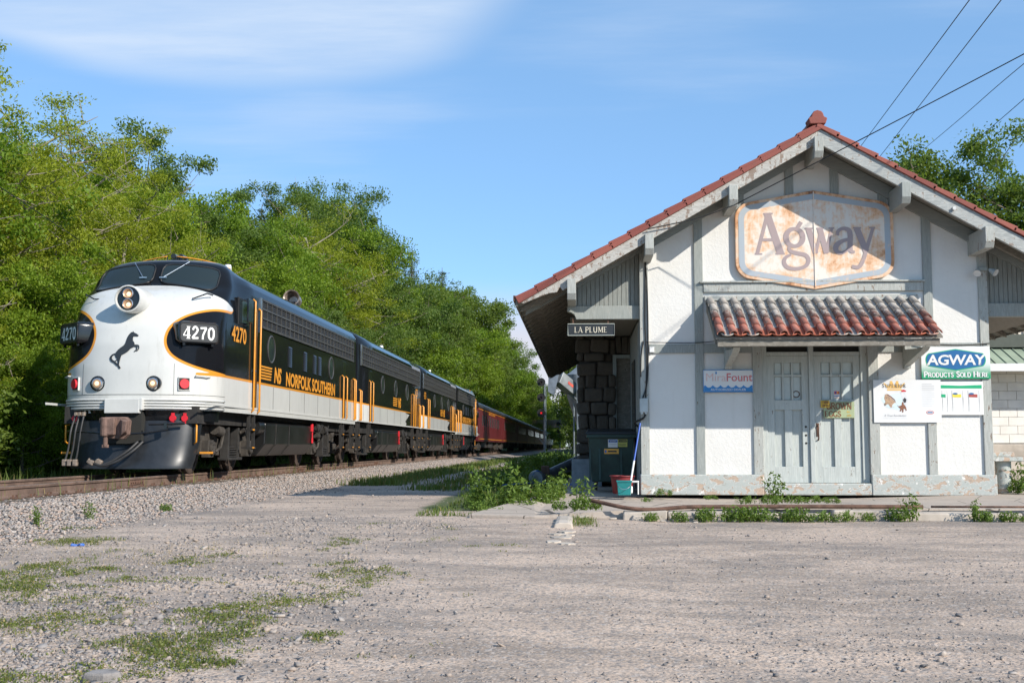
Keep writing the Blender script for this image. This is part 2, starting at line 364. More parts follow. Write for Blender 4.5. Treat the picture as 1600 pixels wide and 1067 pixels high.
def tag(o, label=None, cat=None, group=None, kind=None):
    for k, v in (('label', label), ('category', cat), ('group', group), ('kind', kind)):
        if v: o[k] = v
    return o
def thing(name, label, cat, loc=(0, 0, 0), rz=0, group=None):
    o = bpy.data.objects.new(name, None); COL.objects.link(o); o.location = loc; o.rotation_euler = (0, 0, rz)
    o.empty_display_size = 0.2
    return tag(o, label, cat, group)
def copy_tree(o, parent=None):
    c = o.copy(); COL.objects.link(c); c.parent = parent
    for ch in list(o.children): copy_tree(ch, c)
    return c
def dup(o, parent=None, loc=None, rot=None):
    c = o.copy(); COL.objects.link(c); c.parent = parent
    if loc is not None: c.location = loc
    if rot is not None: c.rotation_euler = rot
    return c

# ------------------------------------------------------------------ flat lettering
def font_mesh(txt, h, bold=0.0, sx=1.0, shear=0.0, space=1.0, align='CENTER'):
    """flat outline of a line of type in the x/z plane facing -y, cap height h, origin at baseline"""
    cu = bpy.data.curves.new('type', 'FONT'); cu.body = txt; cu.size = h / 0.72; cu.align_x = align; cu.offset = bold * h
    cu.shear = shear; cu.space_character = space; cu.resolution_u = 3
    ob = bpy.data.objects.new('type', cu); me = bpy.data.meshes.new_from_object(ob)
    n = len(me.vertices); co = np.zeros(n * 3); me.vertices.foreach_get('co', co); co = co.reshape(-1, 3)
    vs = [(x * sx, 0.0, y) for x, y, z in co]; fs = [tuple(p.vertices) for p in me.polygons]
    bpy.data.objects.remove(ob); bpy.data.curves.remove(cu); bpy.data.meshes.remove(me)
    return vs, fs
def fit(vf, w):
    xs = [v[0] for v in vf[0]]; c = (min(xs) + max(xs)) / 2; k = w / (max(xs) - min(xs)); return [((v[0] - c) * k, v[1], v[2]) for v in vf[0]], vf[1]
def place(vf, mb, f):
    vs, fs = vf; mb.add([f(*v) for v in vs], fs); return mb
def ribbon(pts, lift=0.0):
    """pts: (x, z, w) along a pen stroke -> quads in x/z plane"""
    m = len(pts); vs = []; fs = []
    for i in range(m):
        a = pts[max(i - 1, 0)]; b = pts[min(i + 1, m - 1)]; dx, dz = b[0] - a[0], b[1] - a[1]; l = math.hypot(dx, dz) or 1
        nx, nz = -dz / l, dx / l; x, z, w = pts[i]
        vs += [(x + nx * w / 2, -lift, z + nz * w / 2), (x - nx * w / 2, -lift, z - nz * w / 2)]
    fs = [(2 * i, 2 * i + 1, 2 * i + 3, 2 * i + 2) for i in range(m - 1)]
    return vs, fs
def spline(pts, n=6, closed=False):
    P = [np.array(p, float) for p in pts]; out = []; m = len(P)
    rngi = range(m) if closed else range(m - 1)
    for i in rngi:
        g = (lambda k: P[k % m]) if closed else (lambda k: P[min(max(k, 0), m - 1)])
        p0, p1, p2, p3 = g(i - 1), g(i), g(i + 1), g(i + 2)
        for t in np.linspace(0, 1, n, endpoint=False):
            out.append(0.5 * ((2 * p1) + (-p0 + p2) * t + (2 * p0 - 5 * p1 + 4 * p2 - p3) * t * t + (-p0 + 3 * p1 - 3 * p2 + p3) * t ** 3))
    out.append(P[0] if closed else P[-1]); return [tuple(p) for p in out]
T, t_ = 1.0, 0.45        # thick and thin pen
GL = {  # width, strokes: (kind, pen, points); s = straight, c = curved
 'A': (0.74, [('s', t_, [(0.06, 0), (0.36, 1)]), ('s', T, [(0.36, 1), (0.68, 0)]), ('s', t_, [(0.17, .34), (0.56, .34)])]),
 'B': (0.66, [('s', T, [(.12, 0), (.12, 1)]), ('c', .8, [(.12, .96), (.42, .95), (.53, .76), (.42, .55), (.12, .53)]), ('c', .85, [(.12, .53), (.46, .5), (.6, .27), (.46, .05), (.12, .04)])]),
 'C': (0.68, [('c', .8, [(.62, .76), (.4, .97), (.12, .75), (.08, .5), (.12, .25), (.4, .03), (.64, .24)])]),
 'D': (0.72, [('s', T, [(.12, 0), (.12, 1)]), ('c', .8, [(.12, .96), (.45, .93), (.64, .5), (.45, .07), (.12, .04)])]),
 'E': (0.62, [('s', T, [(.12, 0), (.12, 1)]), ('s', t_, [(.12, .96), (.54, .96)]), ('s', t_, [(.12, .51), (.44, .51)]), ('s', t_, [(.12, .04), (.57, .04)])]),
 'F': (0.58, [('s', T, [(.12, 0), (.12, 1)]), ('s', t_, [(.12, .96), (.54, .96)]), ('s', t_, [(.12, .51), (.44, .51)])]),
 'G': (0.72, [('c', .85, [(.62, .78), (.4, .97), (.12, .75), (.08, .5), (.12, .25), (.4, .03), (.6, .12)]), ('s', T, [(.62, .02), (.62, .44)])]),
 'H': (0.76, [('s', T, [(.12, 0), (.12, 1)]), ('s', T, [(.64, 0), (.64, 1)]), ('s', t_, [(.12, .5), (.64, .5)])]),
 'I': (0.3, [('s', T, [(.15, 0), (.15, 1)])]),
 'L': (0.58, [('s', T, [(.12, 0), (.12, 1)]), ('s', t_, [(.12, .04), (.55, .04)])]),
 'M': (0.9, [('s', t_, [(.12, 0), (.12, 1)]), ('s', T, [(.14, 1), (.45, .12)]), ('s', t_, [(.45, .12), (.76, 1)]), ('s', T, [(.78, 0), (.78, 1)])]),
 'N': (0.78, [('s', t_, [(.12, 0), (.12, 1)]), ('s', T, [(.12, 1), (.66, 0)]), ('s', t_, [(.66, 0), (.66, 1)])]),
 'O': (0.76, [('c', .85, [(.38, .97), (.12, .78), (.08, .5), (.12, .22), (.38, .03), (.64, .22), (.68, .5), (.64, .78), (.38, .97)])]),
 'P': (0.62, [('s', T, [(.12, 0), (.12, 1)]), ('c', .8, [(.12, .96), (.44, .95), (.57, .73), (.44, .5), (.12, .48)])]),
 'R': (0.7, [('s', T, [(.12, 0), (.12, 1)]), ('c', .8, [(.12, .96), (.44, .95), (.55, .74), (.44, .53), (.12, .51)]), ('s', T, [(.36, .5), (.64, 0)])]),
 'S': (0.58, [('c', .85, [(.5, .8), (.3, .97), (.1, .8), (.18, .6), (.4, .45), (.5, .24), (.3, .03), (.06, .2)])]),
 'T': (0.66, [('s', T, [(.33, 0), (.33, 1)]), ('s', t_, [(.04, .95), (.62, .95)])]),
 'U': (0.76, [('c', T, [(.13, 1), (.13, .4), (.2, .1), (.38, .03), (.56, .1), (.63, .4), (.63, 1)])]),
 'W': (1.0, [('s', T, [(.05, 1), (.3, 0)]), ('s', t_, [(.3, 0), (.5, 1)]), ('s', T, [(.5, 1), (.72, 0)]), ('s', t_, [(.72, 0), (.95, 1)])]),
 '1': (0.5, [('s', 1.1, [(.26, 0), (.26, 1)]), ('s', t_, [(.08, .8), (.25, .97)])]),
 '4': (0.72, [('s', 1.15, [(.5, 0), (.5, 1)]), ('s', t_, [(.48, .98), (.06, .3)]), ('s', .6, [(.04, .27), (.68, .27)])]),
 '2': (0.68, [('c', 1.0, [(.12, .72), (.2, .93), (.38, .97), (.54, .76), (.44, .52), (.2, .25), (.08, .06)]), ('s', .95, [(.08, .07), (.62, .1)])]),
 '7': (0.66, [('s', .95, [(.06, .9), (.62, .94)]), ('c', 1.0, [(.6, .92), (.42, .6), (.3, .3), (.28, 0)])]),
 '0': (0.66, [('c', 1.05, [(.33, .97), (.14, .8), (.1, .5), (.14, .2), (.33, .03), (.52, .2), (.56, .5), (.52, .8), (.33, .97)])]),
}
def serif_mesh(txt, h, pen=0.14, sx=1.0, gap=0.06, small=None, serif=True):
    """hand-cut roman capitals centred on x; small = size of all but first letters of words"""
    V = []; F = []; x = 0.0; first = True; lift = 0.0
    for ch in txt:
        if ch == ' ': x += 0.4 * h; first = True; continue
        k = h if (first or not small) else h * small; first = False
        w, st = GL[ch]
        for kind, pw, pts in st:
            P = [(p[0], p[1]) for p in pts]
            if kind == 'c': P = spline(P, 6)
            wid = max(pw * pen, 0.05)
            vs, fs = ribbon([(x + px * k * sx, pz * k, wid * k) for px, pz in P], lift); lift += 0.00012
            o = len(V); V += vs; F += [tuple(i + o for i in f) for f in fs]
            if serif and kind == 's':
                for (px, pz) in (P[0], P[-1]):
                    if pz in (0, 1) and not (ch == 'N' and px > .5 and pz == 0) and ch != '7':
                        z0 = pz * k; sgn = 1 if pz == 0 else -1; hw = (wid * .5 + .075) * k
                        vs, fs = ribbon([(x + px * k * sx - hw, z0 + sgn * .025 * k, .05 * k), (x + px * k * sx + hw, z0 + sgn * .025 * k, .05 * k)], lift); lift += 0.00012
                        o = len(V); V += vs; F += [tuple(i + o for i in f) for f in fs]
        x += (w * sx + gap) * k
    c = x / 2
    return [(a - c, b, d) for a, b, d in V], F
# ------------------------------------------------------------------ terrain
def sstep(x, a, b):
    t = np.clip((x - a) / (b - a), 0, 1); return t * t * (3 - 2 * t)
def vnoise(x, y, s=1.0, seed=0):
    """cheap smooth value noise (vectorised)"""
    x = np.asarray(x, float) * s; y = np.asarray(y, float) * s
    xi = np.floor(x).astype(np.int64); yi = np.floor(y).astype(np.int64); fx = x - xi; fy = y - yi
    fx = fx * fx * (3 - 2 * fx); fy = fy * fy * (3 - 2 * fy)
    def h(a, b):
        n = (a * 374761393 + b * 668265263 + seed * 974711) & 0x7fffffff
        n = ((n ^ (n >> 13)) * 1274126177) & 0x7fffffff
        return ((n ^ (n >> 16)) & 0xffff) / 65535.0
    return (h(xi, yi) * (1 - fx) + h(xi + 1, yi) * fx) * (1 - fy) + (h(xi, yi + 1) * (1 - fx) + h(xi + 1, yi + 1) * fx) * fy
TRX = -8.92            # centre line of the track
RAILZ = 0.63           # top of rail
def ground_z(X, Y):
    X = np.asarray(X, float); Y = np.asarray(Y, float)
    z = 0.05 + 0.20 * sstep(Y, 4, 14.5)
    rise = np.interp(Y, [-50, 20, 40, 70, 100, 150, 230, 320, 600], [.12, .16, .30, .55, .8, 1.0, 1.0, .7, .3])
    d = np.clip(-11.8 - X, 0, 9 + 4 * sstep(Y, 60, 120)); hill = rise * (d - 2 * (1 - np.exp(-d / 2)))
    hill += 0.8 * (vnoise(X, Y, 0.06, 3) - 0.5) * np.clip(d / 10, 0, 1)
    z = z + hill - 0.15 * sstep(-X, 10.9, 12.2) * (1 - sstep(-X, 13, 16))
    near = np.exp(-((X / 30) ** 2)) * (1 - sstep(Y, 30, 60))
    z = z + (vnoise(X, Y, 0.7, 1) - 0.5) * 0.035 * near + (vnoise(X, Y, 2.3, 2) - 0.5) * 0.016 * near
    return z
def grass_zone(X, Y):
    g = sstep(-X, 10.7, 11.6)
    g = np.maximum(g, sstep(Y, 70, 95) * 0.95 * sstep(X, -5.6, -4.6))
    strip = sstep(Y, 30, 40) * np.exp(-((X + 5.0) / 0.75) ** 2); g = np.maximum(g, strip)
    bank = sstep(X, -3.2 , -1.7) * sstep(Y, 15.6, 18) * (1 - sstep(X, 8, 12)); g = np.maximum(g, bank)
    g = np.maximum(g, sstep(Y, 34, 46) * sstep(X, -3.4, -2.2)); g = np.maximum(g, sstep(X, 22, 28))
    return g
def build_ground():
    xs = np.unique(np.concatenate([np.linspace(-400, -70, 12), np.linspace(-70, -12, 40), np.linspace(-12, 9, 150), np.linspace(9, 40, 24), np.linspace(40, 400, 12)]))
    ys = np.unique(np.concatenate([np.linspace(-120, 3, 12), np.linspace(3, 18, 130), np.linspace(18, 60, 90), np.linspace(60, 300, 60), np.linspace(300, 1500, 16)]))
    X, Y = np.meshgrid(xs, ys); Z = ground_z(X, Y)
    nx, ny = len(xs), len(ys); co = np.stack([X, Y, Z], -1).reshape(-1, 3)
    idx = np.arange(nx * ny).reshape(ny, nx); F = np.stack([idx[:-1, :-1], idx[:-1, 1:], idx[1:, 1:], idx[1:, :-1]], -1).reshape(-1, 4)
    me = np_mesh('ground', co, F); at = me.attributes.new('grass', 'FLOAT', 'POINT'); at.data.foreach_set('value', grass_zone(X, Y).ravel().astype(np.float32))
    o = link('ground', me, 'gravel', None, True); tag(o, kind='structure')
def np_mesh(name, co, F):
    me = bpy.data.meshes.new(name); nf, k = F.shape
    me.vertices.add(len(co)); me.vertices.foreach_set('co', np.ascontiguousarray(co, dtype=np.float32).ravel())
    me.loops.add(nf * k); me.loops.foreach_set('vertex_index', np.ascontiguousarray(F, dtype=np.int32).ravel())
    me.polygons.add(nf); me.polygons.foreach_set('loop_start', np.arange(0, nf * k, k, dtype=np.int32))
    me.update(calc_edges=True); me.validate(); return me

def leafm(name, a, b, c, tr=0.35, rough=0.55, dry=None):
    n = NB(name); t = n.attr('tint'); r = n.rand()
    col = n.mix(t, a, b); col = n.mix(n.math('MULTIPLY', r, 0.65), col, c)
    if dry: col = n.mix(n.ramp(t, 0.86, 0.93), col, dry)
    n.set(col, rough, Specular_IOR_Level=0.3)
    ts = n.N.new('ShaderNodeBsdfTranslucent'); mx = n.N.new('ShaderNodeMixShader')
    n.L.new(n.mix(1.0, col, lin(1.25, 1.2, 0.6), 'MULTIPLY'), ts.inputs[0]); mx.inputs[0].default_value = tr
    n.L.new(n.b.outputs[0], mx.inputs[1]); n.L.new(ts.outputs[0], mx.inputs[2]); n.L.new(mx.outputs[0], n.out.inputs[0])
def mats_ground():
    n = NB('gravel'); w = n.coord('World')
    big = n.noise(0.28, 5, 0.6, w, (1, 1.6, 1)); mid = n.noise(1.7, 6, 0.65, w, (0.6, 1.8, 1)); fine = n.noise(24, 6, 0.75, w)
    peb = n.voro(34, w, out='Color'); pebd = n.voro(34, w)
    sep = n.N.new('ShaderNodeSeparateColor'); n.L.new(peb, sep.inputs[0])
    c = n.mix(n.ramp(n.math('ADD', n.math('MULTIPLY', big, 0.5), n.math('MULTIPLY', mid, 0.5)), 0.41, 0.58), lin(0.27, 0.208, 0.16), lin(0.57, 0.43, 0.325))
    peb2 = n.voro(95, w, out='Color'); sep2 = n.N.new('ShaderNodeSeparateColor'); n.L.new(peb2, sep2.inputs[0])
    c = n.mix(n.math('MULTIPLY', n.ramp(sep.outputs[0], 0.68, 0.88), 0.65), c, lin(0.155, 0.15, 0.15))
    c = n.mix(n.math('MULTIPLY', n.ramp(sep.outputs[1], 0.82, 0.95), 0.5), c, lin(0.56, 0.49, 0.43))
    c = n.mix(n.math('MULTIPLY', n.ramp(sep2.outputs[0], 0.66, 0.88), 0.72), c, lin(0.12, 0.115, 0.112))
    c = n.mix(n.math('MULTIPLY', n.ramp(sep2.outputs[1], 0.85, 0.95), 0.45), c, lin(0.54, 0.475, 0.415))
    c = n.mix(n.math('MULTIPLY', n.ramp(fine, 0.35, 0.7), 0.35), c, n.mix(fine, lin(0.27, 0.208, 0.16), lin(0.52, 0.40, 0.305)))
    dz = n.math('MULTIPLY', n.ramp(n.noise(0.5, 4, 0.6, w, (0.7, 1.5, 1), (9, 4, 0)), 0.50, 0.64), n.ramp(n.noise(5.0, 6, 0.75, w), 0.3, 0.65)); c = n.mix(n.math('MULTIPLY', dz, 0.62), c, lin(0.175, 0.155, 0.14))
    ln_ = n.ramp(n.noise(0.9, 3, 0.5, w, (0.16, 1.3, 1), (2, 7, 0)), 0.56, 0.68); c = n.mix(n.math('MULTIPLY', ln_, 0.5), c, lin(0.55, 0.43, 0.335))
    g = n.attr('grass'); gm = n.ramp(n.math('ADD', g, n.math('MULTIPLY', n.math('SUBTRACT', mid, 0.5), 0.7)), 0.42, 0.6)
    gc = n.mix(n.ramp(fine, 0.3, 0.7), lin(0.045, 0.065, 0.018), lin(0.10, 0.125, 0.038))
    n.set(n.mix(gm, c, gc), 0.95)
    n.bump(n.math('ADD', n.math('ADD', n.math('MULTIPLY', n.ramp(pebd, 0.0, 0.6, 1, 0), 0.7), n.math('MULTIPLY', fine, 0.6)), n.math('MULTIPLY', sep2.outputs[0], 0.3)), 0.5, 0.012)
    def stones(name, cols):
        n = NB(name); t = n.attr('tint'); cr = n.N.new('ShaderNodeValToRGB'); n.L.new(t, cr.inputs[0]); e = cr.color_ramp
        e.elements[0].position = 0; e.elements[0].color = cols[0]; e.elements[1].position = 1; e.elements[1].color = cols[-1]
        for i, c in enumerate(cols[1:-1]): k = e.elements.new((i + 1) / (len(cols) - 1)); k.color = c
        n.set(n.mix(n.noise(60, 4, 0.6, n.coord('World')), cr.outputs[0], n.mix(0.35, cr.outputs[0], lin(0.2, 0.18, 0.16))), 0.9)
    stones('ballast_stone', [lin(0.12, 0.115, 0.11), lin(0.30, 0.27, 0.25), lin(0.36, 0.30, 0.26), lin(0.42, 0.30, 0.23), lin(0.28, 0.26, 0.25), lin(0.48, 0.42, 0.37)])
    stones('loose_stone', [lin(0.09, 0.092, 0.10), lin(0.22, 0.20, 0.19), lin(0.32, 0.27, 0.235), lin(0.37, 0.295, 0.24), lin(0.26, 0.245, 0.24), lin(0.45, 0.385, 0.33)])
    plain('ballast_bed', lin(0.25, 0.215, 0.19), 0.95, var=0.45, scale=14, bump=0.9)
    leafm('grass_blade', lin(0.075, 0.125, 0.022), lin(0.17, 0.225, 0.05), lin(0.12, 0.165, 0.04), 0.35, dry=lin(0.30, 0.24, 0.10))
    leafm('weed_leaf', lin(0.085, 0.155, 0.024), lin(0.19, 0.27, 0.055), lin(0.12, 0.19, 0.035), 0.38)
    leafm('leaf_locust', lin(0.19, 0.235, 0.016), lin(0.35, 0.40, 0.038), lin(0.26, 0.30, 0.024), 0.5)
    leafm('leaf_bright', lin(0.135, 0.22, 0.018), lin(0.29, 0.39, 0.042), lin(0.12, 0.21, 0.022), 0.5)
    leafm('leaf_mid', lin(0.070, 0.135, 0.024), lin(0.155, 0.225, 0.052), lin(0.16, 0.215, 0.034), 0.48)
    leafm('leaf_dark', lin(0.035, 0.065, 0.022), lin(0.07, 0.105, 0.035), lin(0.05, 0.085, 0.026), 0.3)
    plain('bark', lin(0.15, 0.125, 0.095), 0.95, var=0.35, scale=9, bump=0.8)
    plain('bark_pale', lin(0.25, 0.215, 0.165), 0.95, var=0.3, scale=9, bump=0.8)
mats_ground()
build_ground()

# ------------------------------------------------------------------ scattered stones and blades (vectorised)
def make_stones(name, P, size, mat, kind='stuff', flat=0.65, label=None):
    n = len(P); K = 8
    base = np.array([(-1, -1, -1), (1, -1, -1), (1, 1, -1), (-1, 1, -1), (-1, -1, 1), (1, -1, 1), (1, 1, 1), (-1, 1, 1)], float) * 0.5
    var = np.stack([base * rng.uniform(0.45, 1.15, (8, 3)) + rng.uniform(-.12, .12, (8, 3)) for _ in range(K)])
    b = var[rng.integers(0, K, n)] * np.asarray(size)[:, None, None] * np.stack([rng.uniform(.75, 1.3, n), rng.uniform(.7, 1.1, n), rng.uniform(.5, .9, n) * flat * 1.3], -1)[:, None, :]
    def rot(ax, a):
        c, s_ = np.cos(a), np.sin(a); z = np.zeros(n); o = np.ones(n)
        if ax == 2: m = [[c, -s_, z], [s_, c, z], [z, z, o]]
        else: m = [[o, z, z], [z, c, -s_], [z, s_, c]]
        return np.array(m).transpose(2, 0, 1)
    Rm = rot(2, rng.uniform(0, 2 * PI, n)) @ rot(0, rng.normal(0, .45, n)) @ rot(2, rng.uniform(0, 2 * PI, n))
    co = np.einsum('nij,nkj->nki', Rm, b) + P[:, None, :]
    fq = np.array([(0, 3, 2, 1), (4, 5, 6, 7), (0, 1, 5, 4), (1, 2, 6, 5), (2, 3, 7, 6), (3, 0, 4, 7)])
    F = (fq[None] + (np.arange(n) * 8)[:, None, None]).reshape(-1, 4)
    me = np_mesh(name, co.reshape(-1, 3), F)
    at = me.attributes.new('tint', 'FLOAT', 'POINT'); at.data.foreach_set('value', np.repeat(rng.uniform(0, 1, n), 8).astype(np.float32))
    o = link(name, me, mat); tag(o, label, kind=kind); return o
def make_blades(name, P, h, w, mat, lean=0.45, parent=None, kind='stuff', label=None, curl=0.5):
    n = len(P); a = rng.uniform(0, 2 * PI, n); d = np.stack([np.cos(a), np.sin(a), np.zeros(n)], -1); sd = np.stack([-np.sin(a), np.cos(a), np.zeros(n)], -1)
    le = np.abs(rng.normal(0, lean, n))[:, None]; h = np.asarray(h)[:, None]; w = np.asarray(w)[:, None]; up = np.array([[0, 0, 1.0]])
    m = P + h * 0.55 * (up + d * le * 0.5); t = P + h * (up * (1 - le * curl * .4) + d * le)
    co = np.stack([P - sd * w * .5, P + sd * w * .5, m + sd * w * .42, m - sd * w * .42, t + sd * w * .06, t - sd * w * .06], 1)
    F = (np.array([(0, 1, 2, 3), (3, 2, 4, 5)])[None] + (np.arange(n) * 6)[:, None, None]).reshape(-1, 4)
    me = np_mesh(name, co.reshape(-1, 3), F)
    at = me.attributes.new('tint', 'FLOAT', 'POINT'); at.data.foreach_set('value', np.repeat(rng.uniform(0, 1, n), 6).astype(np.float32))
    o = link(name, me, mat, parent)
    if kind: tag(o, label, kind=kind)
    return o

# ------------------------------------------------------------------ ballast and track
def ballast_z(X):
    d = np.abs(X - TRX); return np.interp(d, [0, 1.45, 1.75, 3.2, 3.3], [0.425, 0.425, 0.405, 0.16, 0.0])
def build_track():
    xs = TRX + np.array([-3.3, -3.0, -2.4, -1.75, -1.45, -0.9, 0, 0.9, 1.45, 1.75, 2.4, 3.0, 3.3]); ys = np.concatenate([np.linspace(-30, 80, 60), np.linspace(90, 450, 30)])
    X, Y = np.meshgrid(xs, ys); Z = ballast_z(X) + np.where(np.abs(X - TRX) > 3.25, 0, rng.uniform(-.012, .012, X.shape)) - 0.015
    idx = np.arange(X.size).reshape(X.shape); F = np.stack([idx[:-1, :-1], idx[:-1, 1:], idx[1:, 1:], idx[1:, :-1]], -1).reshape(-1, 4)
    o = link('ballast_bed', np_mesh('ballast_bed', np.stack([X, Y, Z], -1).reshape(-1, 3), F), 'ballast_bed', None, True); tag(o, kind='structure')
    # crushed stone
    n = 62000; Y = 9 + 66 * rng.uniform(0, 1, n) ** 1.7; X = TRX + rng.uniform(0.85, 3.45, n)
    n2 = 5000; X = np.concatenate([X, TRX + rng.uniform(-3.2, .6, n2)]); Y = np.concatenate([Y, rng.uniform(10, 24, n2)])
    d = X - TRX; keep = rng.uniform(0, 1, len(X)) < np.where(d > 2.9, 0.5 * (3.5 - d) / .6, 1.0); X, Y = X[keep], Y[keep]
    Z = np.maximum(ballast_z(X), ground_z(X, Y)) + rng.uniform(-.012, .018, len(X))
    make_stones('ballast_stones', np.stack([X, Y, Z], -1), rng.uniform(.020, .047, len(X)) * (1 + (Y - 10) * .006), 'ballast_stone', label='crushed pinkish grey ballast stones along the near rail')
    t = thing('railway_track', 'rusty brown steel railway track carrying the train on gravel ballast', 'track', (TRX, 0, 0))
    prof = [(-.07, 0), (.07, 0), (.07, .012), (.02, .028), (.011, .04), (.011, .125), (.034, .137), (.036, .168), (.03, .175), (-.03, .175), (-.036, .168), (-.034, .137), (-.011, .125), (-.011, .04), (-.02, .028), (-.07, .012)]
    for sx in (0.7535, -0.7535):
        mb = MB(); n = len(prof); yy = list(np.linspace(-20, 100, 16)) + [200, 450]
        mb.v = [(sx + p[0], y, RAILZ - .175 + p[1]) for y in yy for p in prof]
        for i in range(len(yy) - 1):
            for k in range(n):
                mb.f.append((i * n + k, i * n + (k + 1) % n, (i + 1) * n + (k + 1) % n, (i + 1) * n + k)); mb.mi.append(1 if k in (8, 9) else 0)
        mb.build('rail', ['rail_side', 'rail_top'], t)
    tie = MB().bb(-1.3, 1.3, -.115, .115, .29, .455).build('tie', 'tie_wood', t, bevel=.012, loc=(0, 8, 0))
    k = 8.53; i = 0
    while k < 78:
        o = dup(tie, t, (rng.uniform(-.05, .05), k, rng.uniform(-.008, .006)), (0, 0, rng.uniform(-.02, .02))); k += 0.53
    pm = MB().bb(-.17, .19, -.09, .09, 0, .014)
    for a, b in ((-.1, -.06), (-.1, .06), (.1, -.05), (.1, .06)): pm.box((a, b, .03), (.03, .02, .04))
    pl = pm.build('tie_plate', 'rust', t, loc=(.7535, 8, .457)); k = 8.53
    while k < 46: dup(pl, t, (.7535, k, .457)); k += .53
    # joint bar on the near rail
    for y in (20.6, 33.0, 45.4):
        mb = MB().bb(-.036, -.014, -.35, .35, .05, .125).bb(.014, .036, -.35, .35, .05, .125)
        for q in (-.26, -.16, -.06, .06, .16, .26): mb.cyl((.036, q, .088), (.058, q, .088), .016, n=6)
        mb.build('joint_bar', 'rust', t, loc=(.7535, y, RAILZ - .175))
build_track()

def loose_stones():
    n = 30000; Y = 4.2 + 22 * rng.uniform(0, 1, n) ** 1.9; X = Y * rng.uniform(-.54, .41, n)
    dens = np.clip(vnoise(X, Y * 1.6, .8, 5) * 1.3 - .25 + .5 * sstep(-X, 1.5, 4), .08, 1); k = (rng.uniform(0, 1, n) < dens) & (X > TRX + 2.9) & ~((Y > 14.9) & (X > -1.6))
    X, Y = X[k], Y[k]; s = np.clip(rng.lognormal(-4.6, .45, len(X)), .004, .05) * (1 + .35 * sstep(-X, 1.5, 4))
    m = 30000; Y2 = 4.3 + 11 * rng.uniform(0, 1, m) ** 1.5; X2 = np.minimum(-.6 - .15 * Y2 * 0, Y2 * rng.uniform(-.54, -.06, m)); q = rng.uniform(0, 1, m) < np.clip(sstep(-X2, .9, 2.6) * (.35 + .9 * vnoise(X2, Y2, 1.1, 33)), 0, 1); q &= X2 > TRX + 2.7; q &= (rng.uniform(0, 1, m) < .22) | (np.abs(X2 + 4.75 + .03 * (Y2 - 10)) > .55) | (Y2 < 9.5); X2, Y2 = X2[q], Y2[q]; s2 = np.clip(rng.lognormal(-4.2, .45, len(X2)), .006, .06); X = np.concatenate([X, X2]); Y = np.concatenate([Y, Y2]); s = np.concatenate([s, s2])
    make_stones('loose_gravel', np.stack([X, Y, ground_z(X, Y) + s * .12], -1), s, 'loose_stone', flat=.6, label='loose grey stones strewn over the gravel lot')
loose_stones()

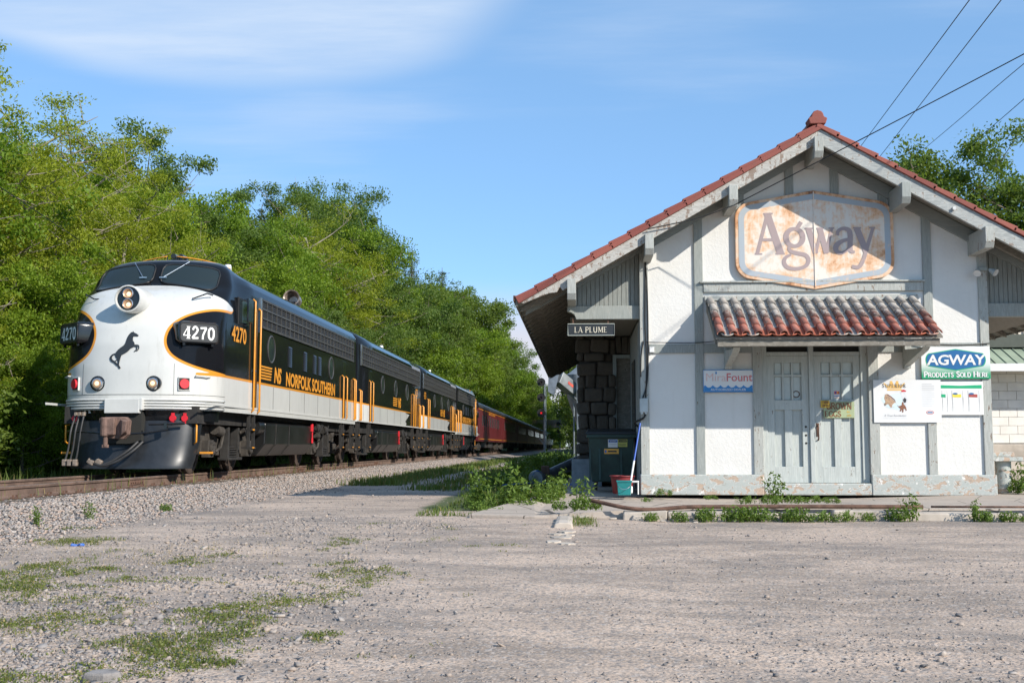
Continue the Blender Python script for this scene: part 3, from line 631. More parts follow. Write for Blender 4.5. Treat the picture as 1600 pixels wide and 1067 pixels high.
# ------------------------------------------------------------------ platform slab, kerb, pipe
def build_platform():
    me = MB(); poly = [(-1.50, 15.35), (-.6, 15.12), (.3, 15.10), (1.2, 15.10), (3.0, 15.12), (15, 15.10), (15, 30), (-.25, 30), (-.35, 22), (-.75, 18.2)]
    def zf(x, y):
        t = min(1, max(0, (y - 15) / 4)); return (.40 + .02 * t) if x > .5 else (.285 + .135 * min(1, t * 1.15))
    n = len(poly)
    me.add([(x, y, .02) for x, y in poly] + [(x, y, zf(x, y)) for x, y in poly], [tuple(range(n, 2 * n))] + [(i, (i + 1) % n, (i + 1) % n + n, i + n) for i in range(n)])
    o = me.build('platform_slab', 'slab', None, bevel=.02); tag(o, kind='structure')
    k = thing('kerb', 'crumbling concrete kerb along the platform edge below the rusty pipe', 'kerb', (0, 15.0, 0))
    x = .55
    while x < 10:
        w = rng.uniform(.5, 1.2); mb = MB(); z1 = .365 + rng.uniform(-.03, .025); d = rng.uniform(.10, .17); g = float(ground_z(x, 15.0))
        a = [(rng.uniform(-.02, .02), rng.uniform(-.025, .02)) for _ in range(8)]
        p = [(x, -d, g - .05), (x + w - .02, -d, g - .05), (x + w - .02, .1, g - .05), (x, .1, g - .05), (x + a[0][0], -d + .02 + a[0][1], z1 + a[1][1]), (x + w * .95 + a[1][0], -d + .02 + a[2][1], z1 + a[3][1]), (x + w - .03, .1, z1 + a[4][1] * .5), (x + .01, .1, z1 + a[5][1] * .5)]
        mb.add(p, [(0, 3, 2, 1), (4, 5, 6, 7), (0, 1, 5, 4), (1, 2, 6, 5), (2, 3, 7, 6), (3, 0, 4, 7)])
        mb.build('kerb_stone', 'concrete', k, bevel=.02); x += w + rng.uniform(0, .03)
    for i, (x, y, s) in enumerate([(.05, 14.95, .16), (.42, 14.85, .10), (.75, 14.86, .2), (1.05, 14.7, .08), (1.25, 14.75, .13), (1.45, 14.6, .07), (-.25, 15.25, .10)]):
        r = np.random.default_rng(50 + i); mb = MB(); base = np.array([(-1, -1, -1), (1, -1, -1), (1, 1, -1), (-1, 1, -1), (-1, -1, 1), (1, -1, 1), (1, 1, 1), (-1, 1, 1)]) * .5
        v = base * r.uniform(.6, 1.1, (8, 3)) * np.array([s, s * .6, s * .35]); mb.add([tuple(q) for q in v], [(0, 3, 2, 1), (4, 5, 6, 7), (0, 1, 5, 4), (1, 2, 6, 5), (2, 3, 7, 6), (3, 0, 4, 7)])
        o = mb.build('concrete_chunk', 'concrete', None, bevel=.012, loc=(x, y, float(ground_z(x, y)) + s * .14)); tag(o, 'broken pale concrete chunk lying below the rusty pipe end', 'rubble', 'broken chunks at the kerb end')
    pts = spline([(.13, 15.25, .49), (.32, 15.12, .455), (.62, 14.98, .40), (.95, 14.96, .385), (1.35, 15.0, .415), (1.8, 15.03, .42), (2.9, 15.04, .425), (4.4, 15.05, .425)], 5)
    o = MB().tube(pts, .026, 8).build('rusty_pipe', 'rust', None, True); tag(o, 'long bent rusty pipe lying along the platform edge', 'pipe')
    o = MB().tube([(4.5, 15.04, .427), (6.2, 15.05, .427)], .014, 6).build('thin_pipe', 'rust', None, True); tag(o, 'thin straight rusty rod on the platform edge toward the right', 'rod')
    # low parking kerb blocks and their broken remains running towards the camera
    w = thing('parking_kerb', 'row of worn pale kerb blocks sunk in the gravel before the platform', 'kerb', (-.20, 13.2, 0))
    for i, (y, wd, l, hh) in enumerate([(1.45, .20, .5, .05), (.93, .20, .44, .055), (.5, .205, .36, .06)]):
        mb = MB(); g = float(ground_z(-.2, 13.2 + y)); mb.prism([(-wd / 2 - .02, g - .05), (wd / 2 + .02, g - .05), (wd / 2, g + hh * .75), (wd / 2 - .05, g + hh), (-wd / 2 + .05, g + hh), (-wd / 2, g + hh * .7)], 'y', y - l / 2, y + l / 2 - .015)
        mb.build('kerb_block', 'concrete', w, bevel=.015)
    for i, (x, y, rx, ry) in enumerate([(.05, -.18, .10, .13), (-.06, -.42, .12, .07), (.06, -.52, .07, .1), (-.0, -.78, .13, .12), (-.08, -1.32, .08, .14), (.06, -1.5, .09, .10)]):
        r = np.random.default_rng(80 + i); n = 14; g = float(ground_z(x - .2, y + 13.2)); mb = MB()
        ring = [(x + rx * math.cos(a) * q, y + ry * math.sin(a) * q) for a, q in zip(np.linspace(0, 2 * PI, n, endpoint=False), r.uniform(.7, 1.15, n))]
        mb.add([(a, b, g - .03) for a, b in ring] + [(a, b, g + .012) for a, b in ring], [tuple(range(n, 2 * n))] + [(q, (q + 1) % n, (q + 1) % n + n, q + n) for q in range(n)])
        mb.build('kerb_remnant', 'concrete', w)
build_platform()
# ------------------------------------------------------------------ train
def mats_train():
    n = NB('loco_paint'); w = n.attr('white'); g = n.attr('gold')
    gr = n.noise(0.9, 6, 0.65, None, (1, 1, 0.5)); fine = n.noise(14, 5, 0.65)
    white = n.mix(n.ramp(gr, 0.35, 0.75), lin(0.56, 0.56, 0.535), lin(0.50, 0.505, 0.485)); white = n.mix(n.math('MULTIPLY', n.ramp(fine, 0.6, 0.8), 0.25), white, lin(0.35, 0.34, 0.32)); drip = n.noise(3.0, 6, 0.7, None, (2.5, 2.5, 0.22)); white = n.mix(n.math('MULTIPLY', n.ramp(drip, 0.52, 0.72), 0.35), white, lin(0.36, 0.35, 0.32)); speck = n.ramp(n.voro(9.0), 0.045, 0.02); white = n.mix(n.math('MULTIPLY', speck, 0.6), white, lin(0.16, 0.14, 0.12))
    black = n.mix(gr, lin(0.006, 0.007, 0.009), lin(0.011, 0.012, 0.014))
    c = n.mix(n.ramp(w, -0.004, 0.004, smooth=False), black, white); c = n.mix(n.ramp(g, 0.030, 0.022, smooth=False), c, lin(0.62, 0.25, 0.03))
    n.set(c, n.ramp(fine, 0.3, 0.8, 0.07, 0.15), 0.0, Specular_IOR_Level=n.ramp(w, -0.004, 0.004, 0.16, 0.35))
    n.bump(n.noise(5.5, 3, 0.5), 0.06, 0.02)
    plain('gold_paint', lin(0.66, 0.27, 0.025), 0.4, var=0.08)
    plain('black_gloss', lin(0.008, 0.009, 0.011), 0.2, var=0.2, scale=3, Coat_Weight=0.3)
    plain('nose_white', lin(0.54, 0.54, 0.515), 0.3, var=0.06, scale=3)
    plain('grime', lin(0.022, 0.020, 0.018), 0.8, var=0.5, scale=5, bump=0.5)
    plain('grime_light', lin(0.048, 0.041, 0.034), 0.85, var=0.45, scale=6, bump=0.5)
    plain('tank_black', lin(0.012, 0.012, 0.012), 0.34, var=0.5, scale=2.5)
    plain('wheel_steel', lin(0.07, 0.05, 0.04), 0.7, 0.2, var=0.4, scale=4)
    plain('coupler_rust', lin(0.155, 0.095, 0.075), 0.8, var=0.35, scale=8, bump=0.6)
    plain('louver_grey', lin(0.03, 0.034, 0.04), 0.3, var=0.1); plain('chrome', lin(0.55, 0.56, 0.57), 0.25, 0.9, var=0.1); plain('red_cap', lin(0.62, 0.018, 0.03), 0.45, var=0.1)
    plain('hose_rubber', lin(0.03, 0.03, 0.031), 0.55, var=0.3); plain('hose_end', lin(0.25, 0.20, 0.16), 0.6, 0.3, var=0.4, scale=20)
    n = NB('cab_glass'); n.set(lin(0.020, 0.030, 0.034), 0.04, Specular_IOR_Level=0.35)
    n = NB('grille_mesh'); wv = n.N.new('ShaderNodeTexWave'); wv.bands_direction = 'Z'; wv.inputs['Scale'].default_value = 7.0; n.L.new(n.coord(), wv.inputs[0])
    n.set(n.mix(wv.outputs['Fac'], lin(0.006, 0.006, 0.006), lin(0.035, 0.033, 0.03)), 0.6); n.bump(wv.outputs['Fac'], 0.6, 0.02)
    plain('lamp_copper', lin(0.62, 0.36, 0.20), 0.3, 0.5, var=0.35, scale=40); plain('grille_bar', lin(0.075, 0.073, 0.068), 0.5, 0.3, var=0.3)
    n = NB('lamp_lit'); n.set(lin(0.55, 0.36, 0.24), 0.25, Emission_Color=lin(1.0, 0.66, 0.38), Emission_Strength=0.8)
    n = NB('lamp_red'); n.set(lin(0.5, 0.01, 0.01), 0.3, Emission_Color=lin(1.0, 0.02, 0.03), Emission_Strength=0.5)
    plain('maroon', lin(0.105, 0.014, 0.017), 0.38, var=0.2, scale=2); plain('car_roof', lin(0.018, 0.016, 0.016), 0.4, var=0.3, scale=2)
    plain('car_glass', lin(0.10, 0.09, 0.10), 0.08); plain('exhaust_steel', lin(0.42, 0.33, 0.27), 0.35, 0.6, var=0.5, scale=6)
    plain('window_rubber', lin(0.012, 0.012, 0.012), 0.5)
mats_train()

PZ = np.array([1.28, 1.6, 2.1, 2.6, 2.95, 3.2, 3.45, 3.65, 3.81, 3.93, 4.11, 4.32, 4.47, 4.56, 4.62, 4.66, 4.68])
P_Y = np.array([0.02, 0.0, 0.01, 0.07, 0.18, 0.33, 0.55, 0.83, 1.12, 1.42, 1.54, 1.67, 1.78, 1.93, 2.16, 2.5, 2.9])
P_D = np.array([1.30, 1.30, 1.30, 1.27, 1.22, 1.14, 1.03, 0.88, 0.72, 0.56, 0.52, 0.52, 0.55, 0.62, 0.66, 0.6, 0.4])
P_N = np.array([2.35, 2.35, 2.35, 2.3, 2.25, 2.2, 2.2, 2.2, 2.3, 2.5, 2.7, 2.6, 2.4, 2.2, 2.1, 2.0, 2.0])
P_B = np.array([1.57, 1.59, 1.60, 1.60, 1.58, 1.565, 1.55, 1.535, 1.52, 1.505, 1.46, 1.38, 1.26, 1.10, 0.86, 0.50, 0.02])
BZ = np.array([1.28, 3.95, 4.10, 4.25, 4.39, 4.50, 4.57, 4.61, 4.63]); BB = np.array([1.6, 1.6, 1.575, 1.47, 1.27, 0.99, 0.66, 0.34, 0.02])
def pch(z, A, B):
    """smooth interpolation: linear table averaged over a small window"""
    z = np.asarray(z, float); o = np.linspace(-.07, .07, 9); return np.mean([np.interp(np.clip(z + d, A[0], A[-1]), A, B) for d in o], 0)
def nose_pt(a, z):
    """a: plan angle 0 = centre .. +-pi/2 = side; returns x, y"""
    b, yf, dp, n = pch(z, PZ, P_B), pch(z, PZ, P_Y), pch(z, PZ, P_D), pch(z, PZ, P_N)
    s, c = np.abs(np.sin(a)), np.abs(np.cos(a)); return np.sign(a) * b * s ** (2 / n), yf + dp * (1 - c ** (2 / n))
def nose_y(x, z):
    b, yf, dp, n = pch(z, PZ, P_B), pch(z, PZ, P_Y), pch(z, PZ, P_D), pch(z, PZ, P_N)
    s = np.clip(np.abs(x) / b, 0, .9999) ** (n / 2); return yf + dp * (1 - np.sqrt(1 - s * s) ** (2 / n))
def a_of(x, z):
    b, n = float(pch(z, PZ, P_B)), float(pch(z, PZ, P_N)); return math.copysign(math.asin(min(.9999, (abs(x) / b)) ** (n / 2)), x)
WHITE_LINE = np.array(spline([(0, 3.93), (.5, 3.91), (1.0, 3.82), (1.5, 3.68), (2.0, 3.55), (2.30, 3.49)], 5) + spline([(2.36, 3.44), (2.30, 3.385), (2.0, 3.375), (1.6, 3.36), (1.25, 3.28), (.97, 3.14), (.79, 2.95), (.725, 2.74), (.755, 2.54), (.87, 2.37), (1.08, 2.24), (1.40, 2.13), (1.8, 2.06), (2.3, 2.02), (3.0, 2.005), (22, 2.005)], 5))
GOLD_FROM = 26
def seg_dist(P, L):
    a, b = L[:-1], L[1:]; d = b - a; dd = (d * d).sum(1); best = np.full(len(P), 1e9)
    for i in range(len(a)):
        t = np.clip(((P - a[i]) @ d[i]) / max(dd[i], 1e-12), 0, 1); q = a[i] + t[:, None] * d[i]; best = np.minimum(best, np.hypot(*(P - q).T))
    return best
def in_poly(P, poly):
    x, y = P[:, 0], P[:, 1]; c = np.zeros(len(P), bool); j = len(poly) - 1
    for i in range(len(poly)):
        xi, yi = poly[i]; xj, yj = poly[j]
        if yi != yj: c ^= ((yi > y) != (yj > y)) & (x < (xj - xi) * (y - yi) / (yj - yi) + xi)
        j = i
    return c
def shell(L, nose, name, parent):
    if nose: zs = np.concatenate([np.linspace(1.28, 3.56, 90), np.linspace(3.58, 4.38, 34), np.linspace(4.41, 4.63, 14), [4.65, 4.665, 4.68]])
    else: zs = np.concatenate([[1.38, 1.6, 1.95, 1.98, 2.005, 2.03, 2.06, 2.4, 3.0, 3.5], np.linspace(3.9, 4.63, 22)])
    rows = []; S_ = []
    for z in zs:
        bb = float(np.interp(z, BZ, BB)) if z > 3.95 else 1.6
        if nose:
            a = np.linspace(0, PI / 2, 84); x, y = nose_pt(a, np.full_like(a, z)); ys = np.concatenate([np.linspace(y[-1], 3.3, 24)[1:], [5, 8, 11, L]]); t = sstep(ys, y[-1], 3.3)
            x = np.concatenate([x, x[-1] * (1 - t) + bb * t]); y = np.concatenate([y, ys])
        else:
            ys = np.array([0, .04, 3, 6, 9, 12, L - .04, L]); x = np.full(8, bb) - np.array([.04, 0, 0, 0, 0, 0, 0, .04]); y = ys
        s = np.concatenate([[0], np.cumsum(np.hypot(np.diff(x), np.diff(y)))]) + (0 if nose else 10)
        if nose: rows.append(np.stack([np.concatenate([-x[:0:-1], x]), np.concatenate([y[:0:-1], y]), np.full(2 * len(x) - 1, z)], -1)); S_.append(np.concatenate([s[:0:-1], s]))
        else: rows.append(np.stack([np.concatenate([-x[::-1], x]), np.concatenate([y[::-1], y]), np.full(2 * len(x), z)], -1)); S_.append(np.concatenate([s[::-1], s]))
    P = np.array(rows); nr, nc = P.shape[:2]; idx = np.arange(nr * nc).reshape(nr, nc)
    F = np.stack([idx[:-1, :-1], idx[:-1, 1:], idx[1:, 1:], idx[1:, :-1]], -1).reshape(-1, 4)
    close = np.stack([idx[:-1, -1], idx[:-1, 0], idx[1:, 0], idx[1:, -1]], -1); F = np.concatenate([F, close])
    me = np_mesh(name, P.reshape(-1, 3), F)
    q = np.stack([np.array(S_).ravel(), P[..., 2].ravel()], -1)
    poly = np.vstack([WHITE_LINE, [(22, -1), (-1, -1), (-1, 3.93)]]); d = seg_dist(q, WHITE_LINE); d = np.where(in_poly(q, poly), d, -d)
    g = seg_dist(q, WHITE_LINE[GOLD_FROM:])
    for k, v in (('white', d), ('gold', g)):
        at = me.attributes.new(k, 'FLOAT', 'POINT'); at.data.foreach_set('value', v.astype(np.float32))
    o = link(name, me, 'loco_paint', parent, 50); return o
def side_place(vf, mb, side, y0, z0, off=1.606):
    vs, fs = vf; mb.add([(side * (off + .00 - v[1]), y0 + side * v[0], z0 + v[2]) for v in vs], fs); return mb

HORSE = [(567, 160), (580, 187), (640, 215), (686, 247), (680, 272), (590, 270), (578, 300), (586, 360), (612, 392), (626, 422), (630, 470), (605, 500), (565, 518), (500, 590), (430, 635), (382, 660), (366, 725), (352, 800), (346, 862), (388, 922), (378, 938), (346, 936), (324, 890), (312, 850), (318, 800), (298, 745), (265, 700), (245, 650), (262, 600), (300, 550), (350, 505), (410, 460), (440, 410), (450, 350), (465, 290), (482, 240), (508, 205), (525, 180), (548, 182)]
HORSE_PEN = [[(605, 472, 34), (668, 482, 28), (674, 548, 22), (632, 588, 20)], [(628, 458, 26), (698, 460, 26), (718, 500, 22), (708, 548, 20), (676, 576, 18)], [(252, 632, 24), (196, 660, 36), (166, 715, 46), (190, 768, 46), (252, 806, 44), (304, 856, 38), (330, 878, 28)], [(262, 778, 18), (326, 742, 22)]]
def rrect(w, h, r, n=5):
    out = []
    for cx, cz, a0 in ((w / 2 - r, h / 2 - r, 0), (-w / 2 + r, h / 2 - r, 90), (-w / 2 + r, -h / 2 + r, 180), (w / 2 - r, -h / 2 + r, 270)):
        for i in range(n + 1): a = R(a0 + 90 * i / n); out.append((cx + r * math.cos(a), cz + r * math.sin(a)))
    return out
def patch(mb, fn, lift):
    """glass patch: fn(u,v in -1..1) -> (x, z); projected on the nose and lifted outwards"""
    rows = []
    for v in np.linspace(-1, 1, 9):
        row = []
        for u in np.linspace(-1, 1, 17):
            k = 0.13; uu = u * (1 - k * max(0, abs(v) - .6) / .4 * .6) if abs(u) > .7 else u; vv = v * (1 - k * max(0, abs(u) - .8) / .2) if abs(v) > .7 else v
            x, z = fn(uu, vv); row.append((x, float(nose_y(x, z)) - lift, z + lift * .35))
        rows.append(row)
    mb.grid(rows); r = rows; return [p for p in r[0]] + [q[-1] for q in r[1:-1]] + list(reversed(r[-1])) + [q[0] for q in reversed(r[1:-1])]

def truck(parent, yc):
    """two-axle truck; parts are children of the locomotive"""
    for ax in (-1.37, 1.37):
        for s in (-1, 1):
            w = MB().lathe([(0, -.05), (.30, -.05), (.42, -.02), (.44, -.05), (.535, -.05), (.545, -.085), (.508, -.085), (.508, .05), (.49, .06), (.42, .055), (.40, .03), (.2, .035), (.16, .07), (0, .07)][::1] if s > 0 else [(0, .05), (.30, .05), (.42, .02), (.44, .05), (.535, .05), (.545, .085), (.508, .085), (.508, -.05), (.49, -.06), (.42, -.055), (.40, -.03), (.2, -.035), (.16, -.07), (0, -.07)], (s * .755, yc + ax, .508), (1, 0, 0), 28)
            w.build('wheel', 'wheel_steel', parent, 35)
    MB().cyl((-.7, yc - 1.37, .508), (.7, yc - 1.37, .508), .09).cyl((-.7, yc + 1.37, .508), (.7, yc + 1.37, .508), .09).bb(-.5, .5, yc - 1.1, yc + 1.1, .35, .85).build('axle', 'grime', parent)
    for s in (-1, 1):
        f = MB(); half = [(2.05, .92), (1.98, .70), (1.62, .70), (1.60, .40), (1.14, .40), (1.10, .62), (.78, .60), (.62, .38), (0, .36)]
        top = [(0, .70), (.55, .74), (.85, .98), (1.9, 1.02), (2.05, .92)]
        poly = [(yc + y, z) for y, z in half] + [(yc - y, z) for y, z in reversed(half[:-1])] + [(yc - y, z) for y, z in reversed(top[:-1])] + [(yc + y, z) for y, z in top[:-1]]
        f.prism(poly, 'x', s * .98, s * 1.10); f.build('side_frame', 'grime_light', parent, bevel=.012, fix=True)
        for ax in (-1.37, 1.37):
            j = MB().bb(min(s * 1.09, s * 1.24), max(s * 1.09, s * 1.24), yc + ax - .17, yc + ax + .17, .34, .70).cyl((s * 1.24, yc + ax, .52), (s * 1.30, yc + ax, .52), .13, n=12)
            for q in range(6): j.cyl((s * 1.29, yc + ax + .1 * math.cos(q * PI / 3), .52 + .1 * math.sin(q * PI / 3)), (s * 1.32, yc + ax + .1 * math.cos(q * PI / 3), .52 + .1 * math.sin(q * PI / 3)), .018, n=6)
            j.build('journal_box', 'grime_light', parent, bevel=.01)
        h = MB().bb(min(s * 1.12, s * 1.30), max(s * 1.12, s * 1.30), yc - .42, yc - .30, .30, .98).bb(min(s * 1.12, s * 1.30), max(s * 1.12, s * 1.30), yc + .30, yc + .42, .30, .98).bb(min(s * 1.10, s * 1.34), max(s * 1.10, s * 1.34), yc - .5, yc + .5, .27, .33)
        for q in range(5): h.bb(min(s * 1.14, s * 1.28), max(s * 1.14, s * 1.28), yc - .40 + q * .035, yc + .40 - q * .035, .34 + q * .05, .37 + q * .05)
        h.build('spring_hanger', 'grime', parent, bevel=.006)
        for d in (-1, 1):
            c = MB().cyl((s * 1.22, yc + d * .72, .88), (s * 1.22, yc + d * 1.12, .93), .115, n=14).cyl((s * 1.22, yc + d * .5, .86), (s * 1.22, yc + d * .72, .88), .035, n=8).tube([(s * 1.22, yc + d * .5, .86), (s * 1.2, yc + d * .62, .55), (s * 1.15, yc + d * .82, .45)], .035, 6)
            c.build('brake_cylinder', 'grime_light', parent, 40)
        MB().tube(spline([(s * 1.2, yc - 1.9, .95), (s * 1.28, yc - 1.2, 1.14), (s * 1.25, yc, 1.1), (s * 1.28, yc + 1.2, 1.16), (s * 1.2, yc + 1.95, .9)], 5), .02, 6).build('brake_pipe', 'grime', parent, True)
def side_ladder(parent, s, y, z0=.5, z1=1.36, w=.36):
    m = MB()
    for d in (-w / 2, w / 2): m.bb(min(s * 1.50, s * 1.57), max(s * 1.50, s * 1.57), y + d - .025, y + d + .025, z0, z1)
    m.build('step_frame', 'grime', parent)
    for z in (z0 + .02, z0 + .42):
        MB().bb(min(s * 1.38, s * 1.60), max(s * 1.38, s * 1.60), y - w / 2 - .02, y + w / 2 + .02, z, z + .03).build('step_tread', 'grime', parent); MB().bb(min(s * 1.585, s * 1.606), max(s * 1.585, s * 1.606), y - .07, y + .07, z + .002, z + .034).build('tread_edge', 'gold_paint', parent)
def handrail(parent, s, y, z0, z1, mat='gold_paint', r=.022, off=.05):
    MB().tube([(s * 1.59, y, z0), (s * (1.6 + off), y, z0 + .05), (s * (1.6 + off), y, z1 - .05), (s * 1.59, y, z1)], r, 8).build('handrail', mat, parent, True)
def grille(parent, s, y0, y1, z0=3.30, z1=3.93):
    x = s * 1.6
    g = MB().bb(min(x, x + s * .02), max(x, x + s * .02), y0, y1, z0, z1).build('grille', 'grille_mesh', parent)
    m = MB(); n = int(round((y1 - y0) / .42)); a, b = min(x + s * .014, x + s * .036), max(x + s * .014, x + s * .036)
    for i in range(n + 1):
        y = y0 + (y1 - y0) * i / n; m.bb(a, b, y - .016 - (.02 if i % 6 == 0 else 0), y + .016 + (.02 if i % 6 == 0 else 0), z0, z1)
    a2, b2 = min(x + s * .016, x + s * .042), max(x + s * .016, x + s * .042)
    for k in range(4): z = z0 + (z1 - z0) * k / 3; m.bb(a2, b2, y0 - .02, y1 + .02, z - .022, z + .022)
    o = m.build('grille_frame', 'grille_bar', g); o['kind'] = 'stuff'
def porthole(parent, s, y, z, r=.29):
    x = s * 1.6
    p = MB().lathe([(r + .045, 0), (r + .045, .012), (r + .02, .024), (r, .012), (r, .0)], (x, y, z), (s, 0, 0), 28).build('porthole', 'grille_bar', parent, 40)
    MB().lathe([(r, .006), (r * .6, .007), (0, .008)], (x, y, z), (s, 0, 0), 28).build('pane', 'cab_glass', p)
def louvers(parent, s, y, z0=2.56, z1=3.08, w=.30):
    m = MB(); n = 10; x = s * 1.6
    for i in range(n):
        z = z0 + (z1 - z0) * i / n; m.add([(x, y - w / 2, z + .045), (x, y + w / 2, z + .045), (x + s * .03, y + w / 2, z), (x + s * .03, y - w / 2, z), (x, y - w / 2, z), (x, y + w / 2, z)], [(0, 1, 2, 3), (3, 2, 5, 4), (0, 3, 4), (1, 5, 2)])
    m.build('louver', 'louver_grey', parent)
def ns_logo(parent, s, y0, z0, h, stripes=5):
    """racing stripes and monogram; y0 = leading edge seen from the side"""
    m = MB(); lead = y0
    for i in range(stripes):
        z = z0 + h * (i + .2) / stripes; th = h / stripes * .55; l = h * (3.0 + .0 * i)
        sk = h * .10 * (stripes - 1 - i)
        a, b = 0, l * .92 + h * .3 * (i / stripes)
        m.add([(s * 1.606, lead + s * a, z), (s * 1.606, lead + s * (b - .05), z), (s * 1.606, lead + s * b, z + th), (s * 1.606, lead + s * a, z + th)], [(0, 1, 2, 3)])
    m.build('stripe_emblem', 'gold_paint', parent)
    side_place(font_mesh('NS', h * 1.05, .06, 1.1, .15, .85, 'LEFT'), MB(), s, lead + s * h * 3.45, z0).build('monogram', 'gold_paint', parent)
def body_common(t, L, trucks):
    for yc in trucks: truck(t, yc)
    MB().bb(-1.35, 1.35, .35, L - .25, 1.02, 1.36).build('underframe', 'grime', t)
    y0, y1 = trucks[0] + 2.05, trucks[1] - 2.15
    prof = [(-1.42, .62), (-1.2, .34), (1.2, .34), (1.42, .62), (1.44, 1.10), (1.30, 1.22), (-1.30, 1.22), (-1.44, 1.10)]
    tk = MB().prism(prof, 'y', y0, y1).build('fuel_tank', 'tank_black', t, bevel=.03, fix=True)
    for yy in (y0 + .9, y0 + 2.2): MB().prism([(-1.43, .60), (-1.205, .33), (1.205, .33), (1.43, .60), (1.455, 1.11), (-1.455, 1.11)], 'y', yy, yy + .035).build('tank_strap', 'grime', tk)
    for s in (-1, 1):
        MB().cyl((s * 1.25, y0 - .55, 1.02), (s * 1.25, y0 - .1, 1.02), .20, n=18).build('air_reservoir', 'tank_black', t, 40)
        MB().box((s * 1.45, y1 - .25, 1.08), (.05, .16, .22)).box((s * 1.46, y1 - .25, .86), (.03, .05, .2)).box((s * 1.46, y1 - .25, .72), (.04, .09, .14)).build('fuel_shutoff', 'red_cap', t, bevel=.01)
        m = MB()
        for i, (a, b, c) in enumerate([(y1 + .3, 1.1, .14), (y1 + .75, 1.18, .10), (y1 + 1.3, 1.05, .12)]): m.cyl((s * 1.38, a, b), (s * 1.38, a + .28, b), c, n=12)
        m.tube(spline([(s * 1.48, y1 + .1, 1.25), (s * 1.5, y1 + .4, .95), (s * 1.5, y1 + .9, 1.15), (s * 1.5, y1 + 1.4, .9), (s * 1.45, y1 + 1.8, 1.2)], 5), .018, 6)
        m.build('air_filter', 'grime', t, 40)
        MB().bb(min(s * 1.60, s * 1.612), max(s * 1.60, s * 1.612), 1.7 if trucks[0] > 2.93 and False else .05, L - .05, 1.385, 1.43).build('side_sill', 'nose_white', t)
def roof_gear(t, L, exhaust=True):
    for y in (5.2, 7.0, L - 4.0, L - 2.4):
        MB().lathe([(.50, 0), (.50, .10), (.46, .13), (.40, .10), (.1, .11), (0, .11)], (0, y, 4.60), (0, 0, 1), 24).build('roof_fan', 'black_gloss', t, 40)
    MB().bb(-.55, .55, 8.0, 9.4, 4.54, 4.74).build('roof_hatch', 'black_gloss', t, bevel=.03)
